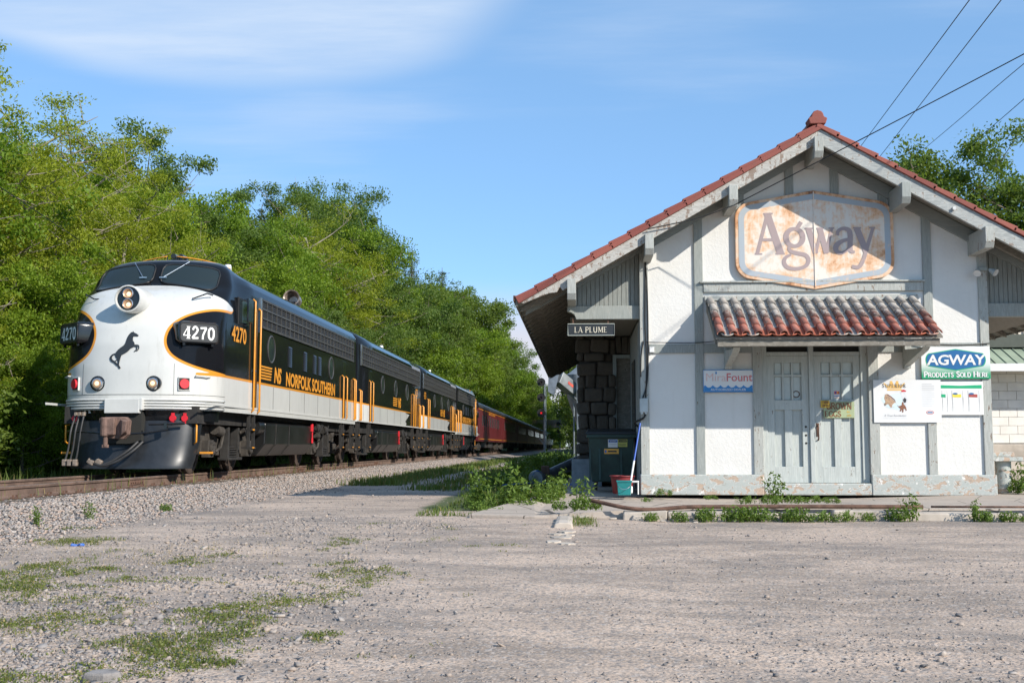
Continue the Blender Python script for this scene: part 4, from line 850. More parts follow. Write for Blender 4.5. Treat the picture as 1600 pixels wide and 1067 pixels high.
def cab_unit(name, label, number, group):
    L = 15.0; t = thing(name, label, 'locomotive', (0, 0, 0), 0, group)
    shell(L, True, 'body', t)
    # windshield
    for sg in (1, -1):
        def fn(u, v):
            x = sg * (.68 + .60 * u); zb = 4.00 - .22 * (abs(x) / 1.28) ** 1.4; zt = 4.44 - .12 * (abs(x) / 1.28) ** 2; return x, zb + (zt - zb) * (v + 1) / 2
        mb = MB(); rim = patch(mb, fn, .012); w = mb.build('windshield', 'cab_glass', t, True)
        MB().tube(rim + [rim[0]], .021, 6).build('gasket', 'window_rubber', w, True)
        xw = sg * .60; p0 = (xw, float(nose_y(xw, 4.48)) - .05, 4.50); x1 = sg * (.15 if sg > 0 else .28); p1 = (x1, float(nose_y(x1, 4.10)) - .05, 4.12)
        MB().tube([p0, p1], .009, 5).box(p1, (.16, .015, .02)).build('wiper', 'chrome', t)
    # headlight
    hl = thing('headlight', None, None); hl.parent = t
    c = (0, .02, 3.48); hc = MB().lathe([(.27, .75), (.275, .02), (.268, -.01), (.245, -.015), (.235, .02), (.225, .06), (0, .06)], c, (0, 1, 0), 36)
    hd = hc.build('headlight_housing', 'nose_white', t, 40); bpy.data.objects.remove(hl)
    MB().lathe([(.226, .035), (.1, .03), (0, .028)], c, (0, 1, 0), 36).build('headlight_back', 'black_gloss', hd)
    for dz in (.105, -.105):
        l = MB().lathe([(.105, .03), (.108, -.005), (.095, -.01)], (0.0, .02, 3.48 + dz), (0, 1, 0), 22).build('lamp_ring', 'chrome', hd, 40)
        MB().lathe([(.094, -.003), (.075, .012), (.045, .016)], (0, .015, 3.48 + dz), (0, 1, 0), 22).build('reflector', 'lamp_copper', hd, True); MB().lathe([(.046, .010), (.03, .002), (0, .0)], (.012, .013, 3.465 + dz), (0, 1, 0), 16).build('lamp', 'lamp_lit', hd, True)
    # lower ditch lights
    for x in (-.56, .56):
        z = 1.80; y = float(nose_y(x, z)); d = MB().lathe([(.15, -.012), (.15, .05)], (x, y - .012, z), (0, 1, 0), 24).lathe([(.15, -.012), (.125, -.02), (.118, .03), (0, .04)], (x, y - .012, z), (0, 1, 0), 24).build('ditch_light', 'black_gloss', t, 40)
        MB().lathe([(.10, -.01), (.105, -.045), (.085, -.05)], (x, y - .01, z), (0, 1, 0), 20).build('lamp_ring', 'chrome', d, 40)
        MB().lathe([(.086, -.047), (.06, -.052), (.045, -.05)], (x, y - .01, z), (0, 1, 0), 20).build('reflector', 'lamp_copper', d, True); MB().lathe([(.046, -.052), (.03, -.06), (0, -.062)], (x, y - .01, z), (0, 1, 0), 16).build('lamp', 'lamp_lit', d, True)
    # socket doors
    for sg in (1, -1):
        x = sg * 1.10; z = 1.80; y = float(nose_y(x, z)); rot = Matrix.Rotation(sg * R(38), 3, 'Z')
        b = MB().box((x, y - .01, z), (.25, .04, .27), rot).build('socket_door', 'nose_white', t, bevel=.01); e = MB().box((x, y - .025, z), (.21, .03, .23), rot).build('socket_recess', 'grime_light', b)
        nrm = rot @ Vector((0, -1, 0)); cc = Vector((x, y - .03, z)); MB().cyl(cc, cc + nrm * .05, .095, n=18).build('socket_cap', 'red_cap', b)
        # horizontal grab iron and class light
        pts = [(sg * 1.28, float(nose_y(sg * 1.28, 1.97)) + .0, 1.97), (sg * 1.30, float(nose_y(sg * 1.28, 1.97)) - .07, 1.97), (sg * 1.47, float(nose_y(sg * 1.44, 1.97)) - .05, 1.95), (sg * 1.48, float(nose_y(sg * 1.47, 1.97)), 1.95)]
        MB().tube(pts, .014, 6).build('grab_iron', 'nose_white', t)
        x = sg * .98; y = float(nose_y(x, 3.62)); MB().tube([(x, y, 3.60), (x + sg * .06, y - .12, 3.58), (x + sg * .30, y + .02, 3.70), (x + sg * .36, y + .18, 3.68)], .016, 6).build('hood_grab_iron', 'black_gloss', t)
    # number boards
    for sg in (1, -1):
        ang = sg * R(42); cpos = Vector((sg * 1.30, .42, 2.83)); rot = Matrix.Rotation(ang, 3, 'Z')
        def put(p): return cpos + rot @ Vector(p)
        mb = MB(); po = rrect(.86, .44, .09); n = len(po)
        mb.add([put((p[0], .30, p[1])) for p in po] + [put((p[0], -.02, p[1])) for p in po] + [put((p[0] * .965, -.045, p[1] * .94)) for p in po], [(i, (i + 1) % n, (i + 1) % n + n, i + n) for i in range(n)] + [(i + n, (i + 1) % n + n, (i + 1) % n + 2 * n, i + 2 * n) for i in range(n)] + [tuple(range(3 * n - 1, 2 * n - 1, -1))])
        nb = mb.build('number_board', 'black_gloss', t, 40)
        MB().add([put((p[0], -.050, p[1])) for p in rrect(.76, .345, .06)], [tuple(range(23, -1, -1))]).build('board_glass', 'sign_black', nb)
        rim = [put((p[0], -.050, p[1])) for p in rrect(.78, .365, .06)]; MB().tube(rim + [rim[0]], .012, 5).build('board_rim', 'window_rubber', nb, True)
        MB().box(put((-.3, -.0, -.24)), (.05, .05, .05), rot).box(put((.3, -.0, -.24)), (.05, .05, .05), rot).build('board_latch', 'black_gloss', nb)
        vs, fs = serif_mesh(number, .25, .155, .95, .05); MB().add([put((v[0] * .98, -.056 + v[1], v[2] - .135)) for v in vs], fs).build('board_number', 'letter_white', nb)
    # rearing horse emblem
    hk = .00097; hp = lambda p: ((p[0] - 433) * hk * 1.03 - .045, 2.47 - (p[1] - 545) * hk)
    def project(bm_, lift):
        for v in bm_.verts: v.co.y = float(nose_y(v.co.x, v.co.z)) - lift
        me = bpy.data.meshes.new('horse_emblem'); bm_.to_mesh(me); bm_.free(); return me
    bm = bmesh.new(); hv = [Vector((*hp(p), 0)) for p in HORSE]; K = 5
    for a, b, c in tessellate_polygon([hv]):
        A, B, C_ = hv[a], hv[b], hv[c]; g = {}
        for i in range(K + 1):
            for j in range(K + 1 - i): q = A + (B - A) * (i / K) + (C_ - A) * (j / K); g[i, j] = bm.verts.new((q.x, 0, q.y))
        for i in range(K):
            for j in range(K - i):
                bm.faces.new((g[i, j], g[i + 1, j], g[i, j + 1]))
                if i + j < K - 1: bm.faces.new((g[i + 1, j], g[i + 1, j + 1], g[i, j + 1]))
    he = link('horse_emblem', project(bm, .014), 'sign_black', t)
    for q, pen in enumerate(HORSE_PEN):
        vs, fs = ribbon([(*hp(p), p[2] * hk) for p in (spline(pen, 6) if len(pen) > 2 else pen)]); bm = bmesh.new(); bv = [bm.verts.new(v) for v in vs]
        for f in fs: bm.faces.new([bv[k] for k in f])
        link('horse_limb', project(bm, .0145 + .0004 * q), 'sign_black', he)
    # anticlimber ridges, coupler pocket cover
    for z in (1.315, 1.37, 1.425, 1.48):
        a = np.linspace(-PI / 2, PI / 2, 60); x, y = nose_pt(a, np.full_like(a, z)); MB().tube([(xx * 1.005, yy - .022, z) for xx, yy in zip(x, y)], .022, 6).build('anticlimber_rib', 'nose_white', t, True)
    for z in (1.58,):
        a = np.linspace(-PI / 2, PI / 2, 60); x, y = nose_pt(a, np.full_like(a, z)); MB().tube([(xx * 1.0, yy - .001, z) for xx, yy in zip(x, y)], .005, 5).build('panel_seam', 'grille_bar', t, True)
    for sx_ in (-.92, .92): MB().tube([(sx_, float(nose_y(sx_, z)) - .0005, z) for z in np.linspace(1.58, 2.2, 14)], .004, 5).build('panel_seam', 'grille_bar', t, True)
    MB().bb(-.36, .34, -.10, .06, 1.21, 1.50).box((.34, -.03, 1.39), (.12, .13, .24)).build('coupler_cover', 'nose_white', t, bevel=.015)
    # pilot
    rows = []
    for z, b, yf, dp in ((1.07, 1.33, .17, .55), (1.0, 1.33, .155, .55), (.62, 1.30, .10, .55), (.30, 1.25, .02, .55), (.20, 1.23, -.03, .55), (.13, 1.22, -.035, .55)):
        a = np.linspace(-PI / 2, PI / 2, 41); rows.append([(b * math.copysign(abs(math.sin(q)) ** .85, q), yf + dp * (1 - abs(math.cos(q)) ** .85), z) for q in a])
    MB().grid(rows).build('pilot', 'pilot_black', t, 35)
    rows = []
    for z, b, yf, dp in ((1.285, 1.50, .14, 1.15), (1.06, 1.47, .18, 1.12)):
        a = np.linspace(-PI / 2, PI / 2, 41); rows.append([(b * math.copysign(abs(math.sin(q)) ** .85, q), yf + dp * (1 - abs(math.cos(q)) ** .85), z) for q in a])
    MB().grid(rows).build('valance', 'black_gloss', t, 35)
    MB().bb(-.36, .36, .0, .5, .62, 1.24).build('coupler_pocket', 'dark_gap', t)
    cp = MB().bb(-.10, .10, -.30, .4, .82, 1.04).build('coupler_shank', 'coupler_rust', t, bevel=.015)
    MB().prism([(-.24, .80), (-.10, .72), (.18, .70), (.27, .80), (.29, 1.06), (.22, 1.13), (-.18, 1.13), (-.30, 1.10), (-.30, 1.02), (-.22, .98)], 'y', -.46, -.30).build('coupler_head', 'coupler_rust', t, bevel=.02, fix=True)
    MB().prism([(-.15 + .095 * math.cos(a), -.50 + .09 * math.sin(a)) for a in np.linspace(0, 2 * PI, 14, endpoint=False)], 'z', .76, 1.12).bb(-.15, .05, -.57, -.44, .78, 1.10).build('knuckle', 'coupler_rust', t, bevel=.02, fix=True)
    MB().add([(.10, -.46, .72), (.27, -.46, .80), (.30, -.62, .86), (.20, -.60, .78), (.12, -.46, 1.08), (.28, -.46, 1.08), (.31, -.62, 1.04), (.21, -.60, 1.06)], [(0, 3, 2, 1), (4, 5, 6, 7), (0, 1, 5, 4), (1, 2, 6, 5), (2, 3, 7, 6), (3, 0, 4, 7)]).build('guard_arm', 'coupler_rust', t, bevel=.015, fix=True)
    MB().cyl((-.14, -.50, .56), (-.14, -.50, .78), .045, n=10).bb(-.20, -.08, -.53, -.46, .54, .60).build('knuckle_pin', 'coupler_rust', t, bevel=.01)
    MB().tube(spline([(-1.2, .15, .86), (-.6, -.18, .84), (-.1, -.3, .80), (.45, -.22, .82), (.9, -.02, .9)], 6), .018, 6).tube([(.55, -.12, 1.0), (1.15, .20, 1.02)], .028, 8).box((.85, .0, .95), (.06, .08, .14)).build('uncoupling_lever', 'black_gloss', t, 40)
    for i, x in enumerate((-1.05, -.93, -.80)):
        y = .02 + .12 * i * 0; MB().tube(spline([(x, .22 - .1 * i, 1.22), (x - .02, .05 - .06 * i, .9), (x - .05, .03 - .06 * i, .55), (x - .10, .0 - .04 * i, .28)], 6), .021, 8).build('air_hose', 'hose_rubber', t, True)
        MB().box((x - .1, -.01 - .04 * i, .25), (.09, .09, .13)).build('hose_coupling', 'hose_end', t, bevel=.015); MB().box((x, .2 - .1 * i, 1.2), (.06, .06, .08)).build('hose_fitting', 'hose_end', t, bevel=.012)
    for i in range(2):
        MB().tube(spline([(.42 - .1 * i, -.05, .66), (.28 - .1 * i, -.2, .48), (.0 - .1 * i, -.28, .28), (-.28 - .05 * i, -.28, .20), (-.5 + .16 * i, -.25, .26)], 7), .027, 8).build('brake_hose', 'hose_rubber', t, True)
        MB().box((-.52 + .16 * i, -.25, .27), (.14, .08, .10), Matrix.Rotation(.5, 3, 'Y')).build('hose_coupling', 'hose_end', t, bevel=.02)
    val_y = lambda x: .16 + 1.13 * (1 - math.sqrt(1 - min(.999, (abs(x) / 1.485) ** (1 / .85)) ** 2) ** .85)
    for x0 in (1.0, -1.22): MB().box((x0, val_y(x0) - .01, 1.12), (.34, .02, .17), Matrix.Rotation(math.copysign(.55, x0), 3, 'Z')).build('socket_panel', 'black_gloss', t)
    for sg in (1, -1):
        MB().tube([(sg * 1.29, .44, 1.0), (sg * 1.33, .38, .98), (sg * 1.33, .38, .66), (sg * 1.28, .42, .62)], .018, 6).build('pilot_grab_iron', 'gold_paint', t, True); MB().bb(sg * 1.42 - .10, sg * 1.42 + .10, .62, .86, .42, .46).build('pilot_step', 'gold_paint', t)
    for sg, xs in ((1, (.90, 1.10)), (-1, (-1.14, -1.30))):
        for x in xs:
            y = val_y(x) - .07; MB().cyl((x, y, 1.12), (x, y - .06, 1.12), .062, n=16).box((x, y - .03, 1.20), (.06, .03, .05)).box((x, y - .03, 1.04), (.05, .03, .04)).build('cable_socket', 'red_cap', t)
    for x in (-1.35, -1.02, -.9, -.8, 1.0):
        y = val_y(x) - .012; MB().box((x, y, 1.255), (.06, .012, .06)).build('data_plate', 'board_white', t)
    # roof rails, horn, beacon, antenna
    for sg in (1, -1):
        pts = []
        for x in np.linspace(.10, 1.22, 12):
            z = float(np.interp(x, BB[::-1], BZ[::-1])); pts.append((sg * x, 2.35 + .25 * x, min(z, 4.66) + .09 - .02 * x))
        MB().tube(pts, .013, 6).build('roof_grab_rail', 'gold_paint', t, True)
        for k in (0, 6, 11): MB().tube([pts[k], (pts[k][0], pts[k][1], pts[k][2] - .12)], .012, 5).build('rail_post', 'black_gloss', t)
    MB().lathe([(.08, 0), (.08, .22), (.07, .26), (0, .27)], (.9, 3.5, 4.44), (0, 0, 1), 16).build('beacon', 'white_plastic', t, 40)
    MB().cyl((-.05, 2.6, 4.76), (-.05, 3.1, 4.80), .06, .03).cyl((.12, 2.6, 4.76), (.12, 3.0, 4.78), .05, .025).bb(-.15, .2, 2.75, 2.9, 4.64, 4.72).build('horn', 'black_gloss', t, 40)
    roof_gear(t, L)
    e = MB().cyl((.55, 10.5, 4.42), (.55, 10.5, 4.72), .2, .22, 18).build('exhaust_base', 'black_gloss', t, 40)
    MB().lathe([(.20, 0), (.22, .06), (.20, .5), (.24, .62), (.20, .6), (.12, .2), (0, .2)], (.55, 11.0, 4.80), (.1, -1, .08), 22).build('exhaust_stack', 'exhaust_steel', t, 40)
    # cab side: window, door, mirror, rails, lettering
    for s in (1, -1):
        xs = 1.57
        MB().bb(min(s * 1.545, s * 1.592), max(s * 1.545, s * 1.592), 2.15, 2.95, 3.18, 3.78).build('side_window_frame', 'window_rubber', t, bevel=.01)
        MB().bb(min(s * 1.55, s * 1.598), max(s * 1.55, s * 1.598), 2.20, 2.90, 3.23, 3.73).build('side_window', 'cab_glass', t)
        MB().box((s * 1.72, 2.55, 3.52), (.04, .36, .52)).tube([(s * 1.58, 2.7, 3.80), (s * 1.72, 2.7, 3.76)], .014, 6).tube([(s * 1.58, 2.7, 3.24), (s * 1.72, 2.7, 3.28)], .014, 6).build('cab_mirror', 'black_gloss', t, bevel=.01)
        d = MB().bb(min(s * 1.585, s * 1.607), max(s * 1.585, s * 1.607), 3.26, 3.60, 1.42, 3.82).build('cab_door', 'black_gloss', t, bevel=.01)
        MB().bb(min(s * 1.60, s * 1.612), max(s * 1.60, s * 1.612), 3.32, 3.54, 3.05, 3.62).build('door_window', 'cab_glass', d)
        MB().cyl((s * 1.6, 3.36, 2.25), (s * 1.65, 3.36, 2.25), .025).build('door_handle', 'chrome', d)
        handrail(t, s, 3.20, 1.32, 3.86); handrail(t, s, 3.66, 1.30, 3.70)
        MB().bb(min(s * 1.60, s * 1.64), max(s * 1.60, s * 1.64), 3.68, 3.76, 3.16, 3.96).build('door_post', 'chrome', t)
        side_ladder(t, s, 3.42)
        grille(t, s, 3.82, 14.5)
        for y in (4.75, 11.3): porthole(t, s, y, 2.86)
        for y in (6.5, 8.1, 9.2, 9.8): louvers(t, s, y)
        ns_logo(t, s, 3.85 if s > 0 else 5.9, 2.10, .34)
        side_place(fit(font_mesh('NORFOLK SOUTHERN', .335, .05), 5.7), MB(), s, 9.0, 2.08).build('railway_name', 'gold_paint', t)
        side_place(fit(font_mesh(number, .33, .03), 1.05), MB(), s, 2.18, 2.80, 1.603).build('cab_number', 'gold_paint', t)
        for y in (12.9, 13.45, 14.62, 14.85): handrail(t, s, y, 1.40, 2.75)
        MB().bb(min(s * 1.585, s * 1.604), max(s * 1.585, s * 1.604), 12.95, 13.40, 1.42, 3.20).build('engine_room_door', 'black_gloss', t, bevel=.01)
        side_ladder(t, s, 13.2); side_ladder(t, s, 14.72)
        for y in np.arange(5.0, 14.5, 1.55): MB().bb(min(s * 1.60, s * 1.604), max(s * 1.60, s * 1.604), y - .008, y + .008, 1.44, 1.97).build('panel_seam', 'grille_bar', t)
    body_common(t, L, (2.95, 12.05))
    MB().cyl((-.9, L + .02, 1.2), (-.9, L + .3, 1.2), .05).bb(-.8, .8, L - .02, L + .1, 1.3, 4.1).build('diaphragm', 'dark_gap', t)
    return t
def booster_unit(name, label, number, group):
    L = 15.0; t = thing(name, label, 'locomotive', (0, 0, 0), 0, group)
    shell(L, False, 'body', t)
    for y in (.0, L): MB().bb(-1.55, 1.55, y - .012, y + .012, 1.3, 4.0).build('end_wall', 'black_gloss', t)
    for s in (1, -1):
        grille(t, s, .75, L - .45); MB().bb(min(s * 1.60, s * 1.64), max(s * 1.60, s * 1.64), .55, .65, 3.26, 3.97).build('grille_post', 'chrome', t)
        for y in (4.9, 7.9, 10.9): porthole(t, s, y, 2.84)
        for y in (.35, .60, 2.2, 2.75, 12.6, 13.2, 14.45, 14.75): handrail(t, s, y, 1.40, 2.85 if y in (2.2, 2.75, 12.6, 13.2) else 2.45)
        for y in (2.48, 12.9): MB().bb(min(s * 1.585, s * 1.604), max(s * 1.585, s * 1.604), y - .23, y + .23, 1.42, 3.2).build('engine_room_door', 'black_gloss', t, bevel=.01); side_ladder(t, s, y)
        side_ladder(t, s, .48); side_ladder(t, s, 14.6)
        ns_logo(t, s, 7.3 if s > 0 else 8.7, 2.14, .36)
        side_place(font_mesh(number, .33, .02, .82), MB(), s, 13.7 if s > 0 else 1.3, 2.8).build('side_number', 'gold_paint', t)
        for y in np.arange(1.2, 14.5, 1.6): MB().bb(min(s * 1.60, s * 1.604), max(s * 1.60, s * 1.604), y - .008, y + .008, 1.44, 1.97).build('panel_seam', 'grille_bar', t)
    roof_gear(t, L); body_common(t, L, (2.85, 12.15))
    MB().lathe([(.09, 0), (.09, .24), (.07, .28), (0, .29)], (.7, 9.6, 4.45), (0, 0, 1), 14).build('roof_vent', 'white_plastic', t, 40)
    MB().bb(-.8, .8, L - .02, L + .24, 1.3, 4.1).build('diaphragm', 'dark_gap', t)
    return t
def passenger_car(name, label, group, lit=True):
    L = 25.5; t = thing(name, label, 'passenger car', (0, 0, 0), 0, group)
    prof = [(-1.5, 1.0), (1.5, 1.0), (1.52, 2.0), (1.52, 3.45), (1.46, 3.62)]; pr = [(1.5, 3.45), (1.46, 3.62), (1.2, 3.9), (.8, 4.08), (0, 4.15)]
    MB().prism([(-1.5, .95), (1.5, .95), (1.52, 2.0), (1.5, 3.5), (-1.5, 3.5), (-1.52, 2.0)], 'y', .1, L - .1).build('body', 'maroon', t, fix=True)
    rp = [(1.56, 3.44), (1.5, 3.62), (1.25, 3.88), (.85, 4.05), (0, 4.13)]; MB().prism(rp + [(-x, z) for x, z in reversed(rp[:-1])], 'y', 0, L).build('roof', 'car_roof', t, 40, fix=True)
    for s in (1, -1):
        for z in (1.12, 3.33): MB().bb(min(s * 1.52, s * 1.530), max(s * 1.52, s * 1.530), .2, L - .2, z - .02, z + .02).build('gold_line', 'gold_paint', t)
        for i in range(10):
            y = 3.6 + i * 1.9; w = MB().bb(min(s * 1.51, s * 1.528), max(s * 1.51, s * 1.528), y - .55, y + .55, 2.05, 3.0).build('window', 'maroon', t, bevel=.01)
            MB().bb(min(s * 1.52, s * 1.532), max(s * 1.52, s * 1.532), y - .48, y + .48, 2.12, 2.93).build('pane', 'car_glass', w)
        MB().bb(min(s * 1.51, s * 1.53), max(s * 1.51, s * 1.53), .6, 1.5, 1.1, 3.1).build('vestibule_door', 'maroon', t, bevel=.01)
        side_place(fit(font_mesh('NORFOLK SOUTHERN', .16, .02), 7.0), MB(), s, 12.7, 3.10, 1.536).build('railway_name', 'gold_paint', t)
    for yc in (3.0, L - 3.0): truck(t, yc)
    MB().bb(-1.2, 1.2, 6, 11, .5, .96).bb(-1.2, 1.2, 13, 18, .45, .96).build('underbody_box', 'grime', t)
    MB().bb(-.7, .7, L - .1, L + .32, 1.0, 3.6).build('diaphragm', 'dark_gap', t)
    return t
plain('letter_white', lin(0.76, 0.76, 0.73), 0.5); plain('pilot_black', lin(0.018, 0.020, 0.023), 0.33, var=0.3, scale=5)
NOSE_Y = 21.85
def build_train():
    g = 'black white and gold locomotives heading the train'
    a = cab_unit('cab_locomotive', 'leading black and white bulldog nosed locomotive with horse emblem, numbered 4270', '4270', g)
    a.location = (TRX, NOSE_Y, RAILZ)
    b = booster_unit('booster_locomotive', 'black and white cabless booster locomotive coupled directly behind the leading locomotive', '4275', g); b.location = (TRX, NOSE_Y + 15.25, RAILZ)
    c = copy_tree(b); c.location = (TRX, NOSE_Y + 30.5, RAILZ); c['label'] = 'second black and white booster locomotive, third unit from the front'
    for ch in c.children:
        if ch.name.startswith('side_number'): 
            s = 1 if ch.data.vertices[0].co.x > 0 else -1; side_place(font_mesh('4276', .33, .02, .82), (mb := MB()), s, 1.3 if s > 0 else 13.7, 2.8); me = mb.mesh('side_number'); me.materials.append(M('gold_paint')); ch.data = me
    d = cab_unit('cab_locomotive', 'rear black and gold cab locomotive, fourth unit, next to the maroon coach', '4271', g); d.location = (TRX, NOSE_Y + 61.0, RAILZ); d.rotation_euler = (0, 0, PI)
    y = NOSE_Y + 61.35; cl = ['first maroon passenger coach with a row of windows behind the locomotives', 'second maroon passenger coach, partly in tree shade'] 
    p = None
    for i in range(9):
        if p is None: p = passenger_car('passenger_car', cl[0], 'maroon passenger coaches'); q = p
        else: q = copy_tree(p)
        q.location = (TRX, y, RAILZ); y += 25.9
        q['label'] = cl[i] if i < 2 else 'dark maroon coach in the shaded far part of the train'
build_train()
# ------------------------------------------------------------------ depot building
WY = 19.1                      # plane of the gable wall
RX, RZ, SL = 3.88, 6.45, 0.573 # ridge, height of the verge line, roof slope
EX0, EX1, GY, BY = -1.0, 8.76, 18.35, 38.0
SLAB = 0.42
def roofz(x): return RZ - SL * abs(x - RX)
def wthing(name, label, cat, base, group=None): return thing(name, label, cat, base, 0, group)
def wb(mb, name, mat, parent, **kw):
    """build in world coordinates under a thing standing elsewhere"""
    root = parent
    while root.parent is not None: root = root.parent
    off = -Vector(root.location) if parent is root else Vector((0, 0, 0))
    return mb.build(name, mat, parent, loc=off, **kw)
D = wthing('depot', 'white stucco and timber railway depot with red tiled gable roof', 'building', (RX, WY, SLAB))
def depot_walls():
    poly = [(1.03, .735), (3.03, .735), (3.03, 2.95), (4.76, 2.95), (4.76, .735), (6.73, .735), (6.73, roofz(6.73) - .17), (RX, RZ - .17), (1.03, roofz(1.03) - .17)]
    w = wb(MB().prism(poly, 'y', WY, WY + .2), 'front_wall', 'stucco', D, fix=True)
    f = WY - .035
    def post(x0, x1, z0, z1, m='timber_worn', y=f): return wb(MB().bb(x0, x1, y, WY + .01, z0, z1), 'post', m, D, bevel=.006)
    post(1.015, 1.16, .735, roofz(1.0) - .19); post(1.93, 2.075, .735, roofz(1.93) - .19, 'timber'); post(2.87, 3.03, .735, 2.95); post(4.76, 4.925, .735, 2.95)
    post(5.70, 5.84, .735, 1.58); post(5.70, 5.845, 2.30, roofz(5.84) - .19, 'timber'); post(6.59, 6.735, .735, roofz(6.735) - .19)
    for x in (2.64, 3.47, 4.22, 5.0): post(x, x + .14, 5.0 if x in (2.64, 5.0) else 5.28, roofz(x + (0 if x < RX else .14)) - .19, 'timber', f + .003)
    for x0, x1 in ((1.162, 1.928), (2.077, 2.868), (4.927, 5.698), (5.847, 6.588)): wb(MB().bb(x0, x1, f + .005, WY + .01, 2.745, 2.895), 'band_beam', 'timber', D, bevel=.006)
    wb(MB().bb(2.08, 5.695, WY - .05, WY + .01, 3.765, 3.915), 'main_beam', 'timber_worn', D, bevel=.008)
    wb(MB().bb(2.02, 5.72, WY - .085, WY - .0, 3.917, 3.945), 'beam_drip', 'timber_worn', D, bevel=.004)
    for s in (-1, 1):   # frieze under the rake
        x0, x1 = (1.02, RX) if s < 0 else (RX, 6.74)
        wb(MB().prism([(x0, roofz(x0) - .40), (x1, roofz(x1) - .40), (x1, roofz(x1) - .175), (x0, roofz(x0) - .175)], 'y', WY - .06, WY + .01), 'frieze_board', 'frieze', D)
    # plinth and door sill
    for x0, x1 in ((1.0, 3.02), (4.765, 6.765)): wb(MB().bb(x0, x1, WY - .07, WY + .2, SLAB - .02, .737), 'plinth', 'plinth', D, bevel=.015)
    wb(MB().bb(3.022, 4.763, WY - .06, WY + .25, SLAB - .02, .595), 'door_sill', 'plinth', D, bevel=.02)
    # doors
    for i, (x0, x1) in enumerate(((3.115, 3.80), (3.885, 4.645))):
        d = wb(MB().bb(x0, x1, WY + .10, WY + .14, .60, 2.70), 'door', 'door_paint', D)
        sx0, sx1 = x0 + .115, x1 - .115; y0, y1 = WY + .055, WY + .10
        def bar(a, b, c, e, n='stile', yy=None): MB().bb(a, b, yy or y0, y1, c, e).build(n, 'door_paint', d, bevel=.004)
        bar(x0, sx0, .60, 2.70); bar(sx1, x1, .60, 2.70)
        for z0, z1 in ((.60, .865), (1.80, 1.965), (2.59, 2.70)): bar(sx0, sx1, z0, z1, 'cross_rail')
        for k in (1, 2): a = sx0 + (sx1 - sx0) * k / 3; bar(a - .017, a + .017, 1.965, 2.59, 'muntin', y0 + .004)
        bar(sx0, sx1, 2.355, 2.39, 'muntin', y0 + .006)
        c = (sx0 + sx1) / 2; bar(c - .06, c + .06, .865, 1.80, 'mullion', y0 + .003)
        for k in range(3):
            a = sx0 + (sx1 - sx0) * k / 3; 
            for z0, z1 in ((1.975, 2.345), (2.40, 2.58)): MB().bb(a + .024, a + (sx1 - sx0) / 3 - .024, WY + .094, WY + .101, z0, z1).build('pane', 'door_pane', d)
        if i == 0:
            MB().lathe([(.055, 0), (.06, -.006), (.045, -.008)], (3.60, WY + .09, 2.06), (0, 1, 0), 14).build('latch_ring', 'rust', d)
            MB().bb(3.705, 3.745, WY + .045, WY + .056, 1.98, 2.06).build('lock_plate', 'box_grey', d)
            for z in (1.52, 1.38, 1.25): MB().cyl((3.74, WY + .05, z), (3.74, WY + .058, z), .018, n=10).build('bolt_hole', 'dark_gap', d)
        else:
            MB().bb(3.91, 3.955, WY + .045, WY + .056, 1.36, 1.58).build('handle_plate', 'rust', d, bevel=.004)
            MB().tube(spline([(3.935, WY + .05, 1.55), (3.935, WY + .0, 1.51), (3.93, WY - .01, 1.42), (3.935, WY + .0, 1.33), (3.935, WY + .05, 1.30)], 5), .013, 6).build('door_handle', 'rust', d, True)
    wb(MB().bb(3.802, 3.883, WY + .02, WY + .16, .60, 2.95), 'door_mullion', 'door_paint', D, bevel=.008)
    wb(MB().bb(3.032, 3.113, WY + .03, WY + .16, .60, 2.95), 'door_jamb', 'door_paint', D, bevel=.008); wb(MB().bb(4.647, 4.758, WY + .03, WY + .16, .60, 2.95), 'door_jamb', 'door_paint', D, bevel=.008)
    for x0, x1 in ((3.115, 3.80), (3.885, 4.645)):
        wb(MB().bb(x0, x1, WY + .05, WY + .14, 2.703, 2.765), 'transom_bar', 'door_paint', D, bevel=.006); wb(MB().bb(x0, x1, WY + .12, WY + .14, 2.767, 2.95), 'transom_pane', 'dark_gap', D)
    # side walls, rear, floor-to-roof mass
    sw = wb(MB().bb(1.03, 1.2, WY + .205, 22.5, SLAB, 4.3), 'side_wall', 'side_wood', D)
    for k in range(15): y = WY + .32 + k * .21; MB().bb(1.005, 1.028, y, y + .19, SLAB + .02, 3.32).build('board', 'side_wood', sw, bevel=.004)
    for y0 in (20.5,): MB().bb(.985, 1.004, y0, y0 + 1.1, 1.35, 2.75).build('side_window', 'glass_dark', sw)
    wb(MB().bb(6.55, 6.72, WY + .205, 37.5, SLAB, 4.3), 'side_wall', 'side_wood', D)
    wb(MB().bb(1.2, 6.55, 37.3, 37.5, SLAB, 6.2), 'rear_wall', 'stucco', D)
    wb(MB().bb(.02, 1.02, 22.72, 37.3, SLAB, 3.9), 'stone_wing', 'mortar', D)
    # stone work facing the passage with a doorway
    g = wb(MB().bb(.0, .66, 22.6, 22.72, SLAB, 3.75), 'stone_pier', 'mortar', D)
    z = SLAB + .02; r = np.random.default_rng(4)
    while z < 3.6:
        h = r.uniform(.16, .30); x = -.06 + r.uniform(-.03, .03)
        while x < .62:
            w = r.uniform(.14, .42); w = min(w, .72 - x); MB().box((x + w / 2, 22.56 + r.uniform(-.05, .05), z + h / 2 + r.uniform(-.02, .02)), (w - .01, .16, h * r.uniform(.85, 1.08)), Matrix.Rotation(r.uniform(-.12, .12), 3, 'Y') @ Matrix.Rotation(r.uniform(-.15, .15), 3, 'Z')).build('stone', 'stone', g, bevel=.045); x += w
        z += h
    x = .66
